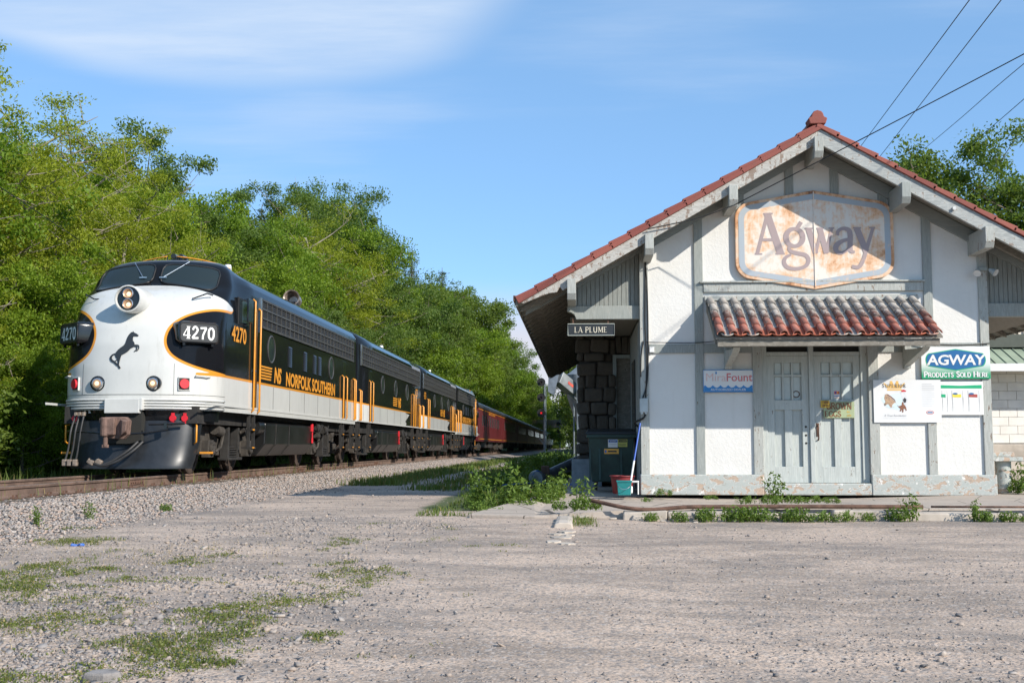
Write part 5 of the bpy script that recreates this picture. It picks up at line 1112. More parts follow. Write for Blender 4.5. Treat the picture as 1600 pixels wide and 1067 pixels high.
    for i in range(3): MB().box((.78 + i * .12, 22.57, 3.2 - .01 * i), (.11, .14, .34), Matrix.Rotation(.1 * (i - 1), 3, 'Y')).build('stone', 'stone', g, bevel=.02)
    wb(MB().bb(.66, .73, 22.52, 22.7, SLAB, 3.0).bb(.73, 1.0, 22.53, 22.69, 2.93, 3.0), 'passage_door_frame', 'timber', D)
    wb(MB().bb(.735, 1.02, 22.62, 22.66, SLAB, 2.93), 'passage_door', 'rafter_wood', D)
    wb(MB().bb(-.16, .42, 22.2, 22.45, SLAB, .95), 'corrugated_skirt', 'galv', D)
    # wings of the gable: vertical boards over a scroll-cut beam
    for s in (-1, 1):
        X = lambda x: x if s < 0 else 2 * RX - x
        b = wb(MB().prism([(X(a), z) for a, z in ((1.02, 3.335), (1.02, 3.56), (-.20, 3.56), (-.20, 3.47), (-.14, 3.455), (-.085, 3.42), (-.06, 3.37), (-.05, 3.335))], 'y', WY + .06, WY + .22), 'wing_beam', 'timber', D, bevel=.006, fix=True)
        n = 16
        for k in range(n):
            a = -.17 + (1.19) * k / n; a1 = a + 1.19 / n - .006; ins = wb(MB().prism([(X(a), 3.56), (X(a1), 3.56), (X(a1), roofz(X(a1)) - .18), (X(a), roofz(X(a)) - .18)], 'y', WY + .10 + .004 * (k % 2), WY + .14), 'board', 'batten', D, bevel=.003, fix=True)
        wb(MB().prism([(X(-.9), roofz(X(-.9)) - .30), (X(1.02), roofz(X(1.02)) - .36), (X(1.02), roofz(X(1.02)) - .17), (X(-.9), roofz(X(-.9)) - .17)], 'y', WY + .02, WY + .095), 'wing_rafter', 'frieze', D, fix=True)
        x0, x1 = sorted((X(-.15), X(1.0))); wb(MB().bb(x0, x1, WY + .3, 22.4 if s < 0 else 37, 3.36, 3.40), 'passage_ceiling', 'rafter_wood', D)
plain('door_pane', lin(0.50, 0.56, 0.55), 0.55, var=0.06)
depot_walls()
def depot_roof():
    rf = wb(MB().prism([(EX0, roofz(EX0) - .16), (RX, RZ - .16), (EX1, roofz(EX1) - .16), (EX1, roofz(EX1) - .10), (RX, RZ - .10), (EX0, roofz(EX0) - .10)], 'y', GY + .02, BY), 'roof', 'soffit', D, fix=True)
    # courses of barrel tiles over the deck
    ang = math.atan(SL); ln = math.hypot(RX - EX0, RZ - roofz(EX0)); P = []; nc = 15
    for s in (-1, 1):
        co = []; F = []; ny = int((BY - GY) / .045); yy = GY + .26 + np.arange(ny) * .045
        wav = .034 * np.abs(np.sin((yy - GY) / .24 * PI)) ** .8
        rows = []
        for c in range(nc):
            for e, lift in ((0, .045), (1, .0)):
                t = (c + e) * ln / nc; rows.append(np.stack([EX0 + (t) * math.cos(ang) * np.ones(ny), yy, roofz(EX0) + t * math.sin(ang) - .095 + lift + wav], -1))
        A = np.array(rows)
        if s > 0: A[..., 0] = 2 * RX - A[..., 0]
        idx = np.arange(A.shape[0] * ny).reshape(A.shape[0], ny); F = np.stack([idx[:-1, :-1], idx[:-1, 1:], idx[1:, 1:], idx[1:, :-1]], -1).reshape(-1, 4)
        o = link('tile_courses', np_mesh('tile_courses', A.reshape(-1, 3), F), 'roof_tile', rf); tag(o, kind='stuff')
    # verge tiles, one by one, stepping up both rakes
    n = 16; step = ln / n; mesh = None; r_ = lambda q: math.sin(q * 12.9898) * 1.0
    for s in (-1, 1):
        for k in range(n):
            mb = MB(); w = .27
            mb.prism([(-.01, -.005), (-.01, .085), (step + .035, .055), (step + .035, -.005)], 'y', 0, w); mb.prism([(-.012, -.05), (-.012, .03), (step + .02, .012), (step + .02, -.05)], 'y', -.016, .03)
            if mesh is None: o = mb.build('verge_tile', 'roof_tile', rf, bevel=.008, fix=True); mesh = o.data
            else: o = link('verge_tile', mesh, 'roof_tile', rf, bevel=.008)
            t = k * step; x = EX0 + t * math.cos(ang); z = roofz(EX0) + t * math.sin(ang) - .10
            o.location = (x if s < 0 else 2 * RX - x, GY - .03 if s < 0 else GY - .03 + w - .01, z); o.rotation_euler = (0, -ang, 0) if s < 0 else (0, -ang, PI)
            o.rotation_euler = Matrix.Rotation(-ang, 3, 'Y').to_euler() if s < 0 else (Matrix.Rotation(PI, 3, 'Z') @ Matrix.Rotation(-ang, 3, 'Y')).to_euler()
            o.location.z += r_(k) * .006; o.location.x += r_(k + 31) * .012
            if s > 0: o.location.y = GY - .03 + w - .018
    # ridge
    fin = [(-.17, -.04), (.17, -.04), (.19, .03), (.205, .07), (.19, .10), (.15, .11), (.13, .14), (.12, .19), (.08, .24), (.0, .265), (-.08, .24), (-.12, .19), (-.13, .14), (-.15, .11), (-.19, .10), (-.205, .07), (-.19, .03)]
    MB().prism([(RX + a * .74, RZ - .02 + b * .74) for a, b in fin], 'y', GY - .06, GY + .22).build('ridge_finial', 'roof_tile', rf, bevel=.015, fix=True)
    arc = [(RX + .125 * math.cos(a), RZ - .02 + .11 * math.sin(a)) for a in np.linspace(-.2, PI + .2, 12)]
    tm = MB().prism(arc, 'y', 0, .46).mesh('ridge_tile')
    for k in range(42):
        o = link('ridge_tile', tm, 'roof_tile', rf, 40); o.location = (0, GY + .22 + k * .45, .012 * (k % 2))
    # bargeboards
    yb0, yb1 = GY - .01, GY + .055
    l = [(EX0 + .09, roofz(EX0 + .09) - .20), (EX0 + .02, roofz(EX0) - .11), (RX - .001, RZ - .105), (RX - .001, RZ - .36)]
    for x, d in ((-.26, .36), (-.285, .32), (-.31, .27), (-.335, .305), (-.36, .33), (-.40, .315), (-.47, .28), (-.60, .25)): l.append((x, roofz(x) - d))
    MB().prism(l, 'y', yb0, yb1).build('bargeboard', 'bargeboard_l', rf, bevel=.006, fix=True)
    MB().prism([(2 * RX - x, z) for x, z in l], 'y', yb0 + .001, yb1).build('bargeboard', 'bargeboard_r', rf, bevel=.006, fix=True)
    # beams carrying the rake
    for i, x in enumerate((RX, 2.50, 1.14, -.12, 5.24, 6.52, 7.88)):
        z = roofz(x) - .26 if abs(x - RX) > .1 else roofz(x) - .27
        MB().prism([(GY - .10, z), (GY - .10, z - .24), (GY - .04, z - .34), (WY + .05, z - .34), (WY + .05, z)], 'x', x - .07, x + .07).build('outlooker', 'timber_worn' if i != 4 else 'timber', rf, bevel=.006, fix=True)
    # rafter tails along both eaves, gutter boards
    prof = [(EX0 + .06, -.02), (EX0 + .02, -.08), (EX0 + .10, -.105), (EX0 + .25, -.10), (EX0 + .34, -.135), (EX0 + .37, -.17), (EX0 + .42, -.14), (1.0, -.17), (1.0, 0)]
    for s in (-1, 1):
        poly = [(x if s < 0 else 2 * RX - x, roofz(x) - .165 + d) for x, d in prof]; tm = None
        for k in range(31):
            y = GY + .42 + k * .62
            if tm is None: o = MB().prism(poly, 'y', 0, .085).build('rafter_tail', 'rafter_wood', rf, bevel=.005, fix=True); tm = o.data; o.location = (0, y, 0)
            else: o = link('rafter_tail', tm, 'rafter_wood', rf, bevel=.005); o.location = (0, y, 0)
        x = EX0 if s < 0 else EX1; sg = -1 if s < 0 else 1
        MB().bb(min(x, x + sg * .03), max(x, x + sg * .03), GY + .0, BY, roofz(EX0) - .19, roofz(EX0) - .03).build('eave_board', 'rafter_wood', rf)
        MB().bb(min(x + sg * .03, x + sg * .07), max(x + sg * .03, x + sg * .07), GY - .01, BY, roofz(EX0) - .10, roofz(EX0) - .015).build('eave_gutter', 'rust', rf)
    MB().cyl((6.0, GY - .05, roofz(6.0) - .25), (6.0, GY, roofz(6.0) - .25), .03, n=10).build('insulator', 'lamp_white', rf)
    # children were built in world coordinates under the roof, which is itself offset
depot_roof()
def canopy():
    c = wthing('door_canopy', 'small canopy of red and whitewashed barrel tiles above the double doors', 'canopy', (RX, WY, 2.95)); off = -Vector(c.location)
    y0, z0, y1, z1 = WY - .005, 3.60, WY - 1.35, 2.885; sl = math.atan2(z0 - z1, y0 - y1); ln = math.hypot(z0 - z1, y0 - y1); x0, x1 = 2.10, 5.60
    MB().prism([(y1 + .02, z1 - .03), (y0, z0 - .03), (y0, z0), (y1 + .02, z1)], 'x', x0 + .02, x1 - .02).build('deck', 'rafter_wood', c, loc=off, fix=True)
    MB().bb(x0 + .05, x1 - .05, y1 + .06, y1 + .15, z1 - .14, z1 - .032).build('front_beam', 'rafter_wood', c, bevel=.006, loc=off)
    for x in (x0 + .03, x1 - .08): MB().prism([(y1 + .17, z1 - .10), (y0, z0 - .16), (y0, z0 - .035), (y1 + .17, z1 - .035)], 'x', x, x + .05).build('side_rafter', 'rafter_wood', c, loc=off, fix=True)
    MB().bb(x0, x1, WY - .06, WY - .001, 3.62, 3.70).build('wall_flashing', 'timber_worn', c, loc=off)
    for x in (2.41, 5.33):
        MB().prism([(WY - .001, 2.47), (WY - .10, 2.47), (WY - .11, 2.52), (y1 + .30, z1 - .20), (y1 + .18, z1 - .145), (y1 + .55, z1 - .145), (WY - .14, 2.78), (WY - .14, 3.25), (WY - .001, 3.3)], 'x', x, x + .11).build('bracket', 'timber_worn', c, bevel=.006, loc=off, fix=True)
    cols, rows = 18, 5; pw = (x1 - x0) / cols; rl = ln / rows
    def tile(r0, r1, l, th, a0, a1, n=8):
        mb = MB(); P = []
        for y, r in ((0, r0), (l, r1)):
            P.append([(r * math.cos(a), y, r * math.sin(a) * .9) for a in np.linspace(a0, a1, n + 1)] + [((r - th) * math.cos(a), y, (r - th) * math.sin(a) * .9) for a in np.linspace(a1, a0, n + 1)])
        m = len(P[0]); mb.add(P[0] + P[1], [(i, (i + 1) % m, (i + 1) % m + m, i + m) for i in range(m)] + [(i, i + 1, m - 2 - i, m - 1 - i) for i in range(n)] + [(m + i + 1, m + i, 2 * m - 1 - i, 2 * m - 2 - i) for i in range(n)]); return mb
    cover = tile(.066, .054, rl + .05, .013, -.1, PI + .1).mesh('cover_tile'); cover.materials.append(M('canopy_tile'))
    pan = MB().prism([(-pw * .5, .03), (-pw * .32, .008), (0, .0), (pw * .32, .008), (pw * .5, .03), (pw * .5, .042), (0, .013), (-pw * .5, .042)], 'y', 0, rl + .03).mesh('pan_tile'); pan.materials.append(M('canopy_pan'))
    r = np.random.default_rng(9)
    for me in (cover, pan): me.polygons.foreach_set('use_smooth', [True] * len(me.polygons))
    for i in range(cols):
        for k in range(rows):
            t = k * rl; y = y1 - .05 + t * math.cos(sl); z = z1 + t * math.sin(sl)
            o = link('cover_tile', cover, 'canopy_tile', c); o.location = Vector((x0 + pw * (i + .5) - pw * .02 + r.uniform(-.006, .006), y + r.uniform(-.008, .008), z + .030 + .012)) + off; o.rotation_euler = (sl - .03 + r.uniform(-.012, .012), 0, r.uniform(-.02, .02))
            if i < cols - 1:
                o = link('pan_tile', pan, 'canopy_pan', c); o.location = Vector((x0 + pw * (i + 1), y + r.uniform(-.006, .006) + .02, z + .012)) + off; o.rotation_euler = (sl - .03, 0, 0)
canopy()

# ------------------------------------------------------------------ signs on the gable
def board(name, label, x0, x1, z0, z1, y, th, mat, cat='sign', **kw):
    """a flat board; its thing stands at the lower left corner; returns helper to print on it"""
    t = wthing(name, label, cat, (x0, y, z0)); MB().bb(0, x1 - x0, 0, th, 0, z1 - z0).build('board', mat, t, **kw); return t
def pr(t, vf, mat, name, x, z, lift=.003):
    vs, fs = vf; return MB().add([(v[0] + x, -lift + v[1], v[2] + z) for v in vs], fs).build(name, mat, t)
def poly(t, pts, mat, name, lift=.003):
    return MB().add([(x, -lift, z) for x, z in pts], [tuple(range(len(pts)))]).build(name, mat, t)
def big_sign():
    t = wthing('feed_store_sign', 'large rusted hexagonal sign lettered Agway below the gable peak', 'sign', (3.925, WY - .05, 3.80)); k = 1 / 1.0
    W_, cz = 1.305, .83
    def outline(ins, n=7):
        w = W_ - ins; pk = .835 - ins * 1.0; sh = .655 - ins * .9; r = max(.28 - ins * .75, .05); out = []
        for sx, sz in ((1, 1), (-1, 1), (-1, -1), (1, -1)):
            cx, c_z = sx * (w - r), sz * (sh - r); a0 = {(1, 1): 0, (-1, 1): 100, (-1, -1): 180, (1, -1): 280}[(sx, sz)]
            arc = [(cx + r * math.cos(R(a0 + 80 * i / n)), cz + c_z + r * math.sin(R(a0 + 80 * i / n))) for i in range(n + 1)]
            if (sx, sz) == (-1, 1): out.append((0, cz + pk))
            if (sx, sz) == (1, -1): out.append((0, cz - pk))
            out += arc
        return out
    o0, o1, o2 = outline(0), outline(.055), outline(.15); n = len(o0)
    MB().prism(o0, 'y', -.03, .045).build('rim', 'sign_rim', t, bevel=.008, fix=True)
    def ring(a, b, y): return MB().add([(p[0], y, p[1]) for p in a] + [(p[0], y, p[1]) for p in b], [(i, (i + 1) % n, (i + 1) % n + n, i + n) for i in range(n)])
    ring(o1, o2, -.034).build('border_band', 'sign_band', t)
    for s in (-1, 1):
        half = [(p[0] - s * -.006 * 0, p[1]) for p in o2 if p[0] * s >= -1e-6]
        if s > 0: half = sorted(half, key=lambda p: math.atan2(p[1] - cz, p[0] - .3))
        else: half = sorted(half, key=lambda p: math.atan2(p[1] - cz, -(p[0] + .3)))
        half = [(p[0] if abs(p[0]) > 1e-6 else s * .006, p[1]) for p in half]
        poly(t, half, 'sign_field', 'panel', .0335)
    MB().bb(-.008, .008, -.046, -.030, cz - .80, cz + .81).build('centre_seam', 'sign_field', t)
    def q(x, y): return ((x - 808) / 536.0, cz - (y - 540) / 520.0)
    L = {'A': [[(300, 662, 32), (398, 312, 30)], [(395, 306, 60), (508, 662, 64)], [(340, 538, 26), (470, 538, 26)], [(278, 662, 13), (345, 662, 13)], [(462, 662, 13), (545, 662, 13)], [(362, 308, 14), (445, 308, 14)]],
         'g': ['o', (632, 520, 74, 76), [(600, 588, 20), (582, 612, 28), (600, 642, 34), (660, 660, 36), (725, 676, 36), (752, 715, 36), (735, 762, 34), (690, 787, 32), (620, 795, 32), (560, 778, 36), (535, 735, 36), (552, 695, 30), (600, 670, 20)], [(655, 445, 34), (695, 385, 36)]],
         'w': [[(758, 445, 50), (818, 662, 46)], [(818, 662, 26), (872, 450, 26)], [(858, 445, 50), (912, 662, 46)], [(912, 662, 26), (962, 445, 26)], [(725, 442, 13), (795, 442, 13)], [(830, 442, 13), (890, 442, 13)], [(935, 442, 13), (985, 442, 13)]],
         'a': [[(1112, 540, 26), (1050, 558, 34), (1000, 595, 46), (998, 640, 42), (1040, 660, 30), (1090, 640, 24), (1118, 605, 22)], [(1008, 505, 34), (1022, 465, 30), (1065, 446, 30), (1112, 462, 42), (1124, 510, 46), (1120, 600, 44), (1130, 645, 36), (1162, 652, 20)]],
         'y': [[(1182, 445, 56), (1262, 650, 52)], [(1325, 445, 28), (1262, 640, 32), (1230, 730, 34), (1190, 785, 34), (1132, 778, 30)], [(1150, 442, 13), (1222, 442, 13)], [(1290, 442, 13), (1345, 442, 13)]]}
    lift = .037
    for ch, strokes in L.items():
        mb = MB(); st = list(strokes)
        if st and st[0] == 'o':
            cx, cy, rx, ry = st[1]; st = st[2:]; a = np.linspace(0, 2 * PI, 33)
            pts = [(*q(cx + rx * math.cos(i), cy + ry * math.sin(i)), (30 + 18 * abs(math.cos(i))) / 530) for i in a]; mb.add(*ribbon(pts, lift)); lift += .0002
        for s in st:
            s = spline(s, 6) if len(s) > 2 else s; mb.add(*ribbon([(*q(x, y), w / 530) for x, y, w in s], lift)); lift += .0002
        mb.build('letter', 'sign_letter', t)
big_sign()
def small_signs():
    # water-fountain dealer board
    w, h = .82, .372; t = board('dealer_sign', 'white and blue MiraFount dealer board with wave border left of the doors', 2.052, 2.872, 2.09, 2.462, WY - .062, .022, 'board_white', bevel=.004)
    fr = [(0.004, 0.004), (w - .004, .004), (w - .004, h - .004), (.004, h - .004), (.004, .004)]; MB().tube([(x, -.004, z) for x, z in fr], .006, 5).build('edge_trim', 'mira_blue', t)
    wave = [(.012, .012), (w - .012, .012), (w - .012, .118)]; n = 6; p = (w - .06) / n; x = w - .012
    for i in range(n):
        xa = w - .03 - p * i
        for a in np.linspace(0, 1, 8): wave.append((xa - p * a, .118 - .042 * math.sin(PI * a) if i < n else .1))
    wave += [(.012, .10)]; poly(t, wave, 'mira_blue', 'wave_border')
    pr(t, font_mesh('Mira', .135, .0, 1.0, 0, 1, 'LEFT'), 'mira_pink', 'brand_name', .035, .185); pr(t, font_mesh('Fount', .135, .016, .98, 0, 1, 'LEFT'), 'mira_red', 'brand_name', .375, .185)
    poly(t, [(.20, .318), (.215, .352), (.228, .318), (.222, .302), (.206, .302)], 'mira_blue', 'water_drop', .0045); pr(t, font_mesh('AUTHORIZED DEALER', .036, .01, 1.15), 'board_white', 'small_print', w * .5, .028, .005)
    # green and blue product sign
    w, h = 1.108, .532; t = board('product_sign', 'green and white board with blue AGWAY lozenge at the right corner post', 5.615, 6.723, 2.30, 2.832, WY - .066, .025, 'agway_fade', bevel=.004)
    def loz(ins):
        cx, cz = w * .5, .312; a, b = .485 - ins, .178 - ins; sh = .105 - ins * .6; out = []
        for i in range(9): an = R(-62 + 124 * i / 8); out.append((cx + a - .09 + .09 * math.cos(an), cz + sh * math.sin(an) / .88))
        out.append((cx, cz + b))
        for i in range(9): an = R(118 + 124 * i / 8); out.append((cx - a + .09 + .09 * math.cos(an), cz + sh * math.sin(an) / .88))
        out.append((cx, cz - b)); return out
    poly(t, loz(0), 'agway_green', 'lozenge_edge', .003); poly(t, loz(.014), 'agway_blue', 'lozenge', .005)
    pr(t, font_mesh('AGWAY', .165, .035, 1.12, .06, .93), 'board_white', 'brand_name', w * .5, .232, .008); MB().cyl((w * .5 + .395, -.008, .245), (w * .5 + .395, -.004, .245), .011, n=10).build('dot', 'board_white', t)
    pr(t, serif_mesh('PRODUCTS SOLD HERE', .092, .24, 1.12, .03, .8), 'board_white', 'slogan', w * .5, .028, .004)
    # horse feed poster
    w, h = 1.088, .70; t = board('horse_feed_poster', 'white Superior horse feed poster with gold crown beside the doors', 4.828, 5.916, 1.586, 2.286, WY - .056, .008, 'board_white')
    cx = .34; cr = [(cx - .11, .56), (cx + .11, .56), (cx + .175, .64), (cx + .165, .655), (cx + .10, .60), (cx + .065, .655), (cx + .075, .675), (cx + .04, .685), (cx + .03, .67), (cx, .60), (cx - .03, .67), (cx - .04, .685), (cx - .075, .675), (cx - .065, .655), (cx - .10, .60), (cx - .165, .655), (cx - .175, .64)]
    poly(t, cr, 'crown_gold', 'crown_print', .002); poly(t, [(cx - .115, .525), (cx + .115, .525), (cx + .12, .55), (cx - .12, .55)], 'crown_gold', 'crown_print', .0022)
    pr(t, serif_mesh('SUPERIOR', .062, .17, 1.0, .26, .88), 'print_dark', 'title', cx, .575, .004)
    wash = [(cx + .20 * math.cos(a) * (1 + .15 * math.sin(3 * a)), .345 + .13 * math.sin(a) * (1 + .1 * math.cos(5 * a))) for a in np.linspace(0, 2 * PI, 26, endpoint=False)]; poly(t, wash, 'wash_blue', 'painted_sky', .0015)
    hd = [(.17, .40), (.19, .47), (.20, .45), (.215, .475), (.23, .44), (.275, .41), (.33, .36), (.37, .31), (.33, .25), (.27, .245), (.245, .29), (.225, .305), (.20, .285), (.175, .275), (.165, .30), (.19, .34)]; poly(t, hd, 'horse_tan', 'horse_print', .003); poly(t, [(.215, .47), (.23, .445), (.275, .415), (.335, .365), (.36, .32), (.345, .375), (.285, .43), (.24, .46)], 'horse_brown', 'mane_print', .0035); poly(t, [(.165, .30), (.175, .275), (.20, .285), (.195, .31)], 'print_dark', 'muzzle_print', .0036); poly(t, [(.195, .40), (.205, .415), (.215, .405), (.205, .39)], 'print_dark', 'eye_print', .0037); poly(t, [(.29, .25), (.335, .255), (.37, .30), (.345, .33), (.30, .29)], 'wash_blue', 'harness_print', .0038)
    jk = [(.445, .50), (.455, .53), (.49, .54), (.515, .52), (.51, .49), (.53, .44), (.555, .38), (.545, .33), (.55, .25), (.515, .24), (.50, .31), (.47, .33), (.46, .40), (.44, .44)]; poly(t, jk, 'print_lightgrey', 'rider_print', .003); poly(t, [(.45, .50), (.455, .53), (.49, .54), (.53, .52), (.525, .505)], 'print_red', 'cap_print', .0035)
    poly(t, [(.47, .37), (.50, .41), (.53, .38), (.52, .33), (.49, .32)], 'print_black', 'jacket_print', .0035)
    h2 = [(.375, .29), (.40, .265), (.45, .285), (.455, .33), (.475, .34), (.485, .30), (.515, .26), (.53, .20), (.515, .19), (.505, .225), (.48, .225), (.475, .17), (.455, .165), (.455, .215), (.43, .18), (.415, .19), (.43, .225), (.40, .25)]; poly(t, h2, 'horse_brown', 'horse_print', .004)
    pr(t, font_mesh('A True Revolution', .034, .012, 1.0, .3), 'print_grey', 'tagline', cx, .10, .003); pr(t, font_mesh('IN ADVANCED EQUINE NUTRITION', .013, 0, 1.35), 'print_lightgrey', 'small_print', cx, .065, .003)
    z = .625
    for i in range(13):
        l = .20 if i % 4 else .16; 
        poly(t, [(.785, z), (.785 + l, z), (.785 + l, z + .007), (.785, z + .007)], 'print_grey' if i < 4 else 'print_lightgrey', 'text_line', .002); z -= .03
    el = lambda rx, rz: [(.905 + rx * math.cos(a), .165 + rz * math.sin(a)) for a in np.linspace(0, 2 * PI, 20, endpoint=False)]
    poly(t, el(.062, .032), 'print_red', 'oval_mark', .002); poly(t, el(.052, .024), 'board_white', 'oval_mark', .003); poly(t, [(.865, .155), (.945, .155), (.945, .175), (.865, .175)], 'agway_blue', 'oval_mark', .004)
    # feed bag banner
    w, h = .68, .545; t = board('feed_bag_banner', 'thin white banner with green stripe and three pictured feed bags under the product sign', 5.918, 6.598, 1.71, 2.255, WY - .045, .004, 'banner_white')
    poly(t, [(.0, .435), (w - .02, .43), (w - .02, .49), (.30, .478), (.0, .49)], 'agway_green', 'stripe', .002)
    for i, (x, c) in enumerate(((-.085, 'agway_green'), (.165, 'print_yellow'), (.425, 'bag_red'))):
        a = max(x, .004); b = x + .19; poly(t, [(a, .055), (b, .05), (b - .012, .22), (b - .003, .40), (a + .004, .405), (a + .012, .2)], 'print_bag', 'bag_print', .002)
        poly(t, [(max(x + .02, .004), .29), (b - .03, .285), (b - .03, .335), (max(x + .02, .004), .34)], c, 'bag_label', .004)
        if x > 0: poly(t, [(x + .02 + .045 + .04 * math.cos(k), .345 + .016 * math.sin(k)) for k in np.linspace(0, 2 * PI, 14, endpoint=False)], 'agway_blue', 'bag_mark', .005)
        for (xa, za), (xb, zb) in (((a + .012, .4), (a + .02, .06)), ((b - .004, .4), (b - .006, .05))): MB().add(*ribbon([(xa, za, .006), ((xa + xb) / 2 + .006, (za + zb) / 2, .012), (xb, zb, .005)], .003)).build('bag_edge', 'print_grey', t)
    # egg boards on the right-hand door
    w, h = .50, .27; t = board('egg_sign', 'green BROWN EGGS board on the right hand door', 4.035, 4.535, 1.665, 1.935, WY + .038, .012, 'egg_board', bevel=.003)
    pr(t, serif_mesh('BROWN', .105, .2, .98, .02), 'egg_letter', 'word', .255, .145, .003); pr(t, serif_mesh('EGGS', .095, .2, 1.05, .02), 'egg_letter', 'word', .15, .02, .003); pr(t, font_mesh('for', .035, .01, 1, .2), 'egg_yellow', 'word', .40, .085, .003); pr(t, font_mesh('sale', .035, .01, 1, .2), 'egg_yellow', 'word', .41, .03, .003)
    t = board('farm_fresh_sign', 'small yellow FARM FRESH board on the door beside the egg sign', 3.985, 4.128, 1.835, 1.955, WY + .022, .012, 'egg_yellow', bevel=.003)
    pr(t, serif_mesh('FARM', .042, .2, .85, .02), 'egg_letter', 'word', .072, .068, .003); pr(t, serif_mesh('FRESH', .038, .2, .8, .02), 'egg_letter', 'word', .072, .015, .003)
    t = board('payment_sticker', 'small payment card sticker above the egg sign', 4.22, 4.312, 1.99, 2.115, WY + .089, .004, 'board_white')
    poly(t, [(.004, .07), (.088, .07), (.088, .12), (.004, .12)], 'print_red', 'card_band', .001); poly(t, [(.055 + .02 * math.cos(a), .095 + .02 * math.sin(a)) for a in np.linspace(0, 2 * PI, 12, endpoint=False)], 'card_orange', 'card_disc', .002); poly(t, [(.03 + .016 * math.cos(a), .095 + .016 * math.sin(a)) for a in np.linspace(0, 2 * PI, 12, endpoint=False)], 'card_blue', 'card_disc', .0025)
    poly(t, [(.004, .035), (.088, .035), (.088, .045), (.004, .045)], 'card_blue', 'card_band', .001); poly(t, [(.004, .006), (.088, .006), (.088, .014), (.004, .014)], 'card_orange', 'card_band', .001)
    # station name board
    t = board('station_sign', 'black LA PLUME station name board hanging under the left eave', -.20, .60, 3.055, 3.265, WY + .08, .05, 'sign_black', bevel=.006)
    w, h = .80, .21; MB().tube([(.008, -.006, .008), (w - .008, -.006, .008), (w - .008, -.006, h - .008), (.008, -.006, h - .008), (.008, -.006, .008)], .009, 4).build('edge_trim', 'sign_frame_grey', t)
    pr(t, serif_mesh('LA PLUME', .095, .13, 1.0, .10), 'letter_cream', 'name', .40, .055, .004)
    for x in (.10, .69): MB().bb(x - .012, x + .012, .015, .035, .21, .30).build('hanger', 'rust', t)
plain('print_dark', lin(0.16, 0.14, 0.13), 0.5); plain('horse_tan', lin(0.42, 0.28, 0.18), 0.6, var=0.3, scale=30); plain('bag_red', lin(0.35, 0.06, 0.045), 0.5); plain('print_bag', lin(0.70, 0.70, 0.68), 0.5, var=0.08, scale=12)
small_signs()
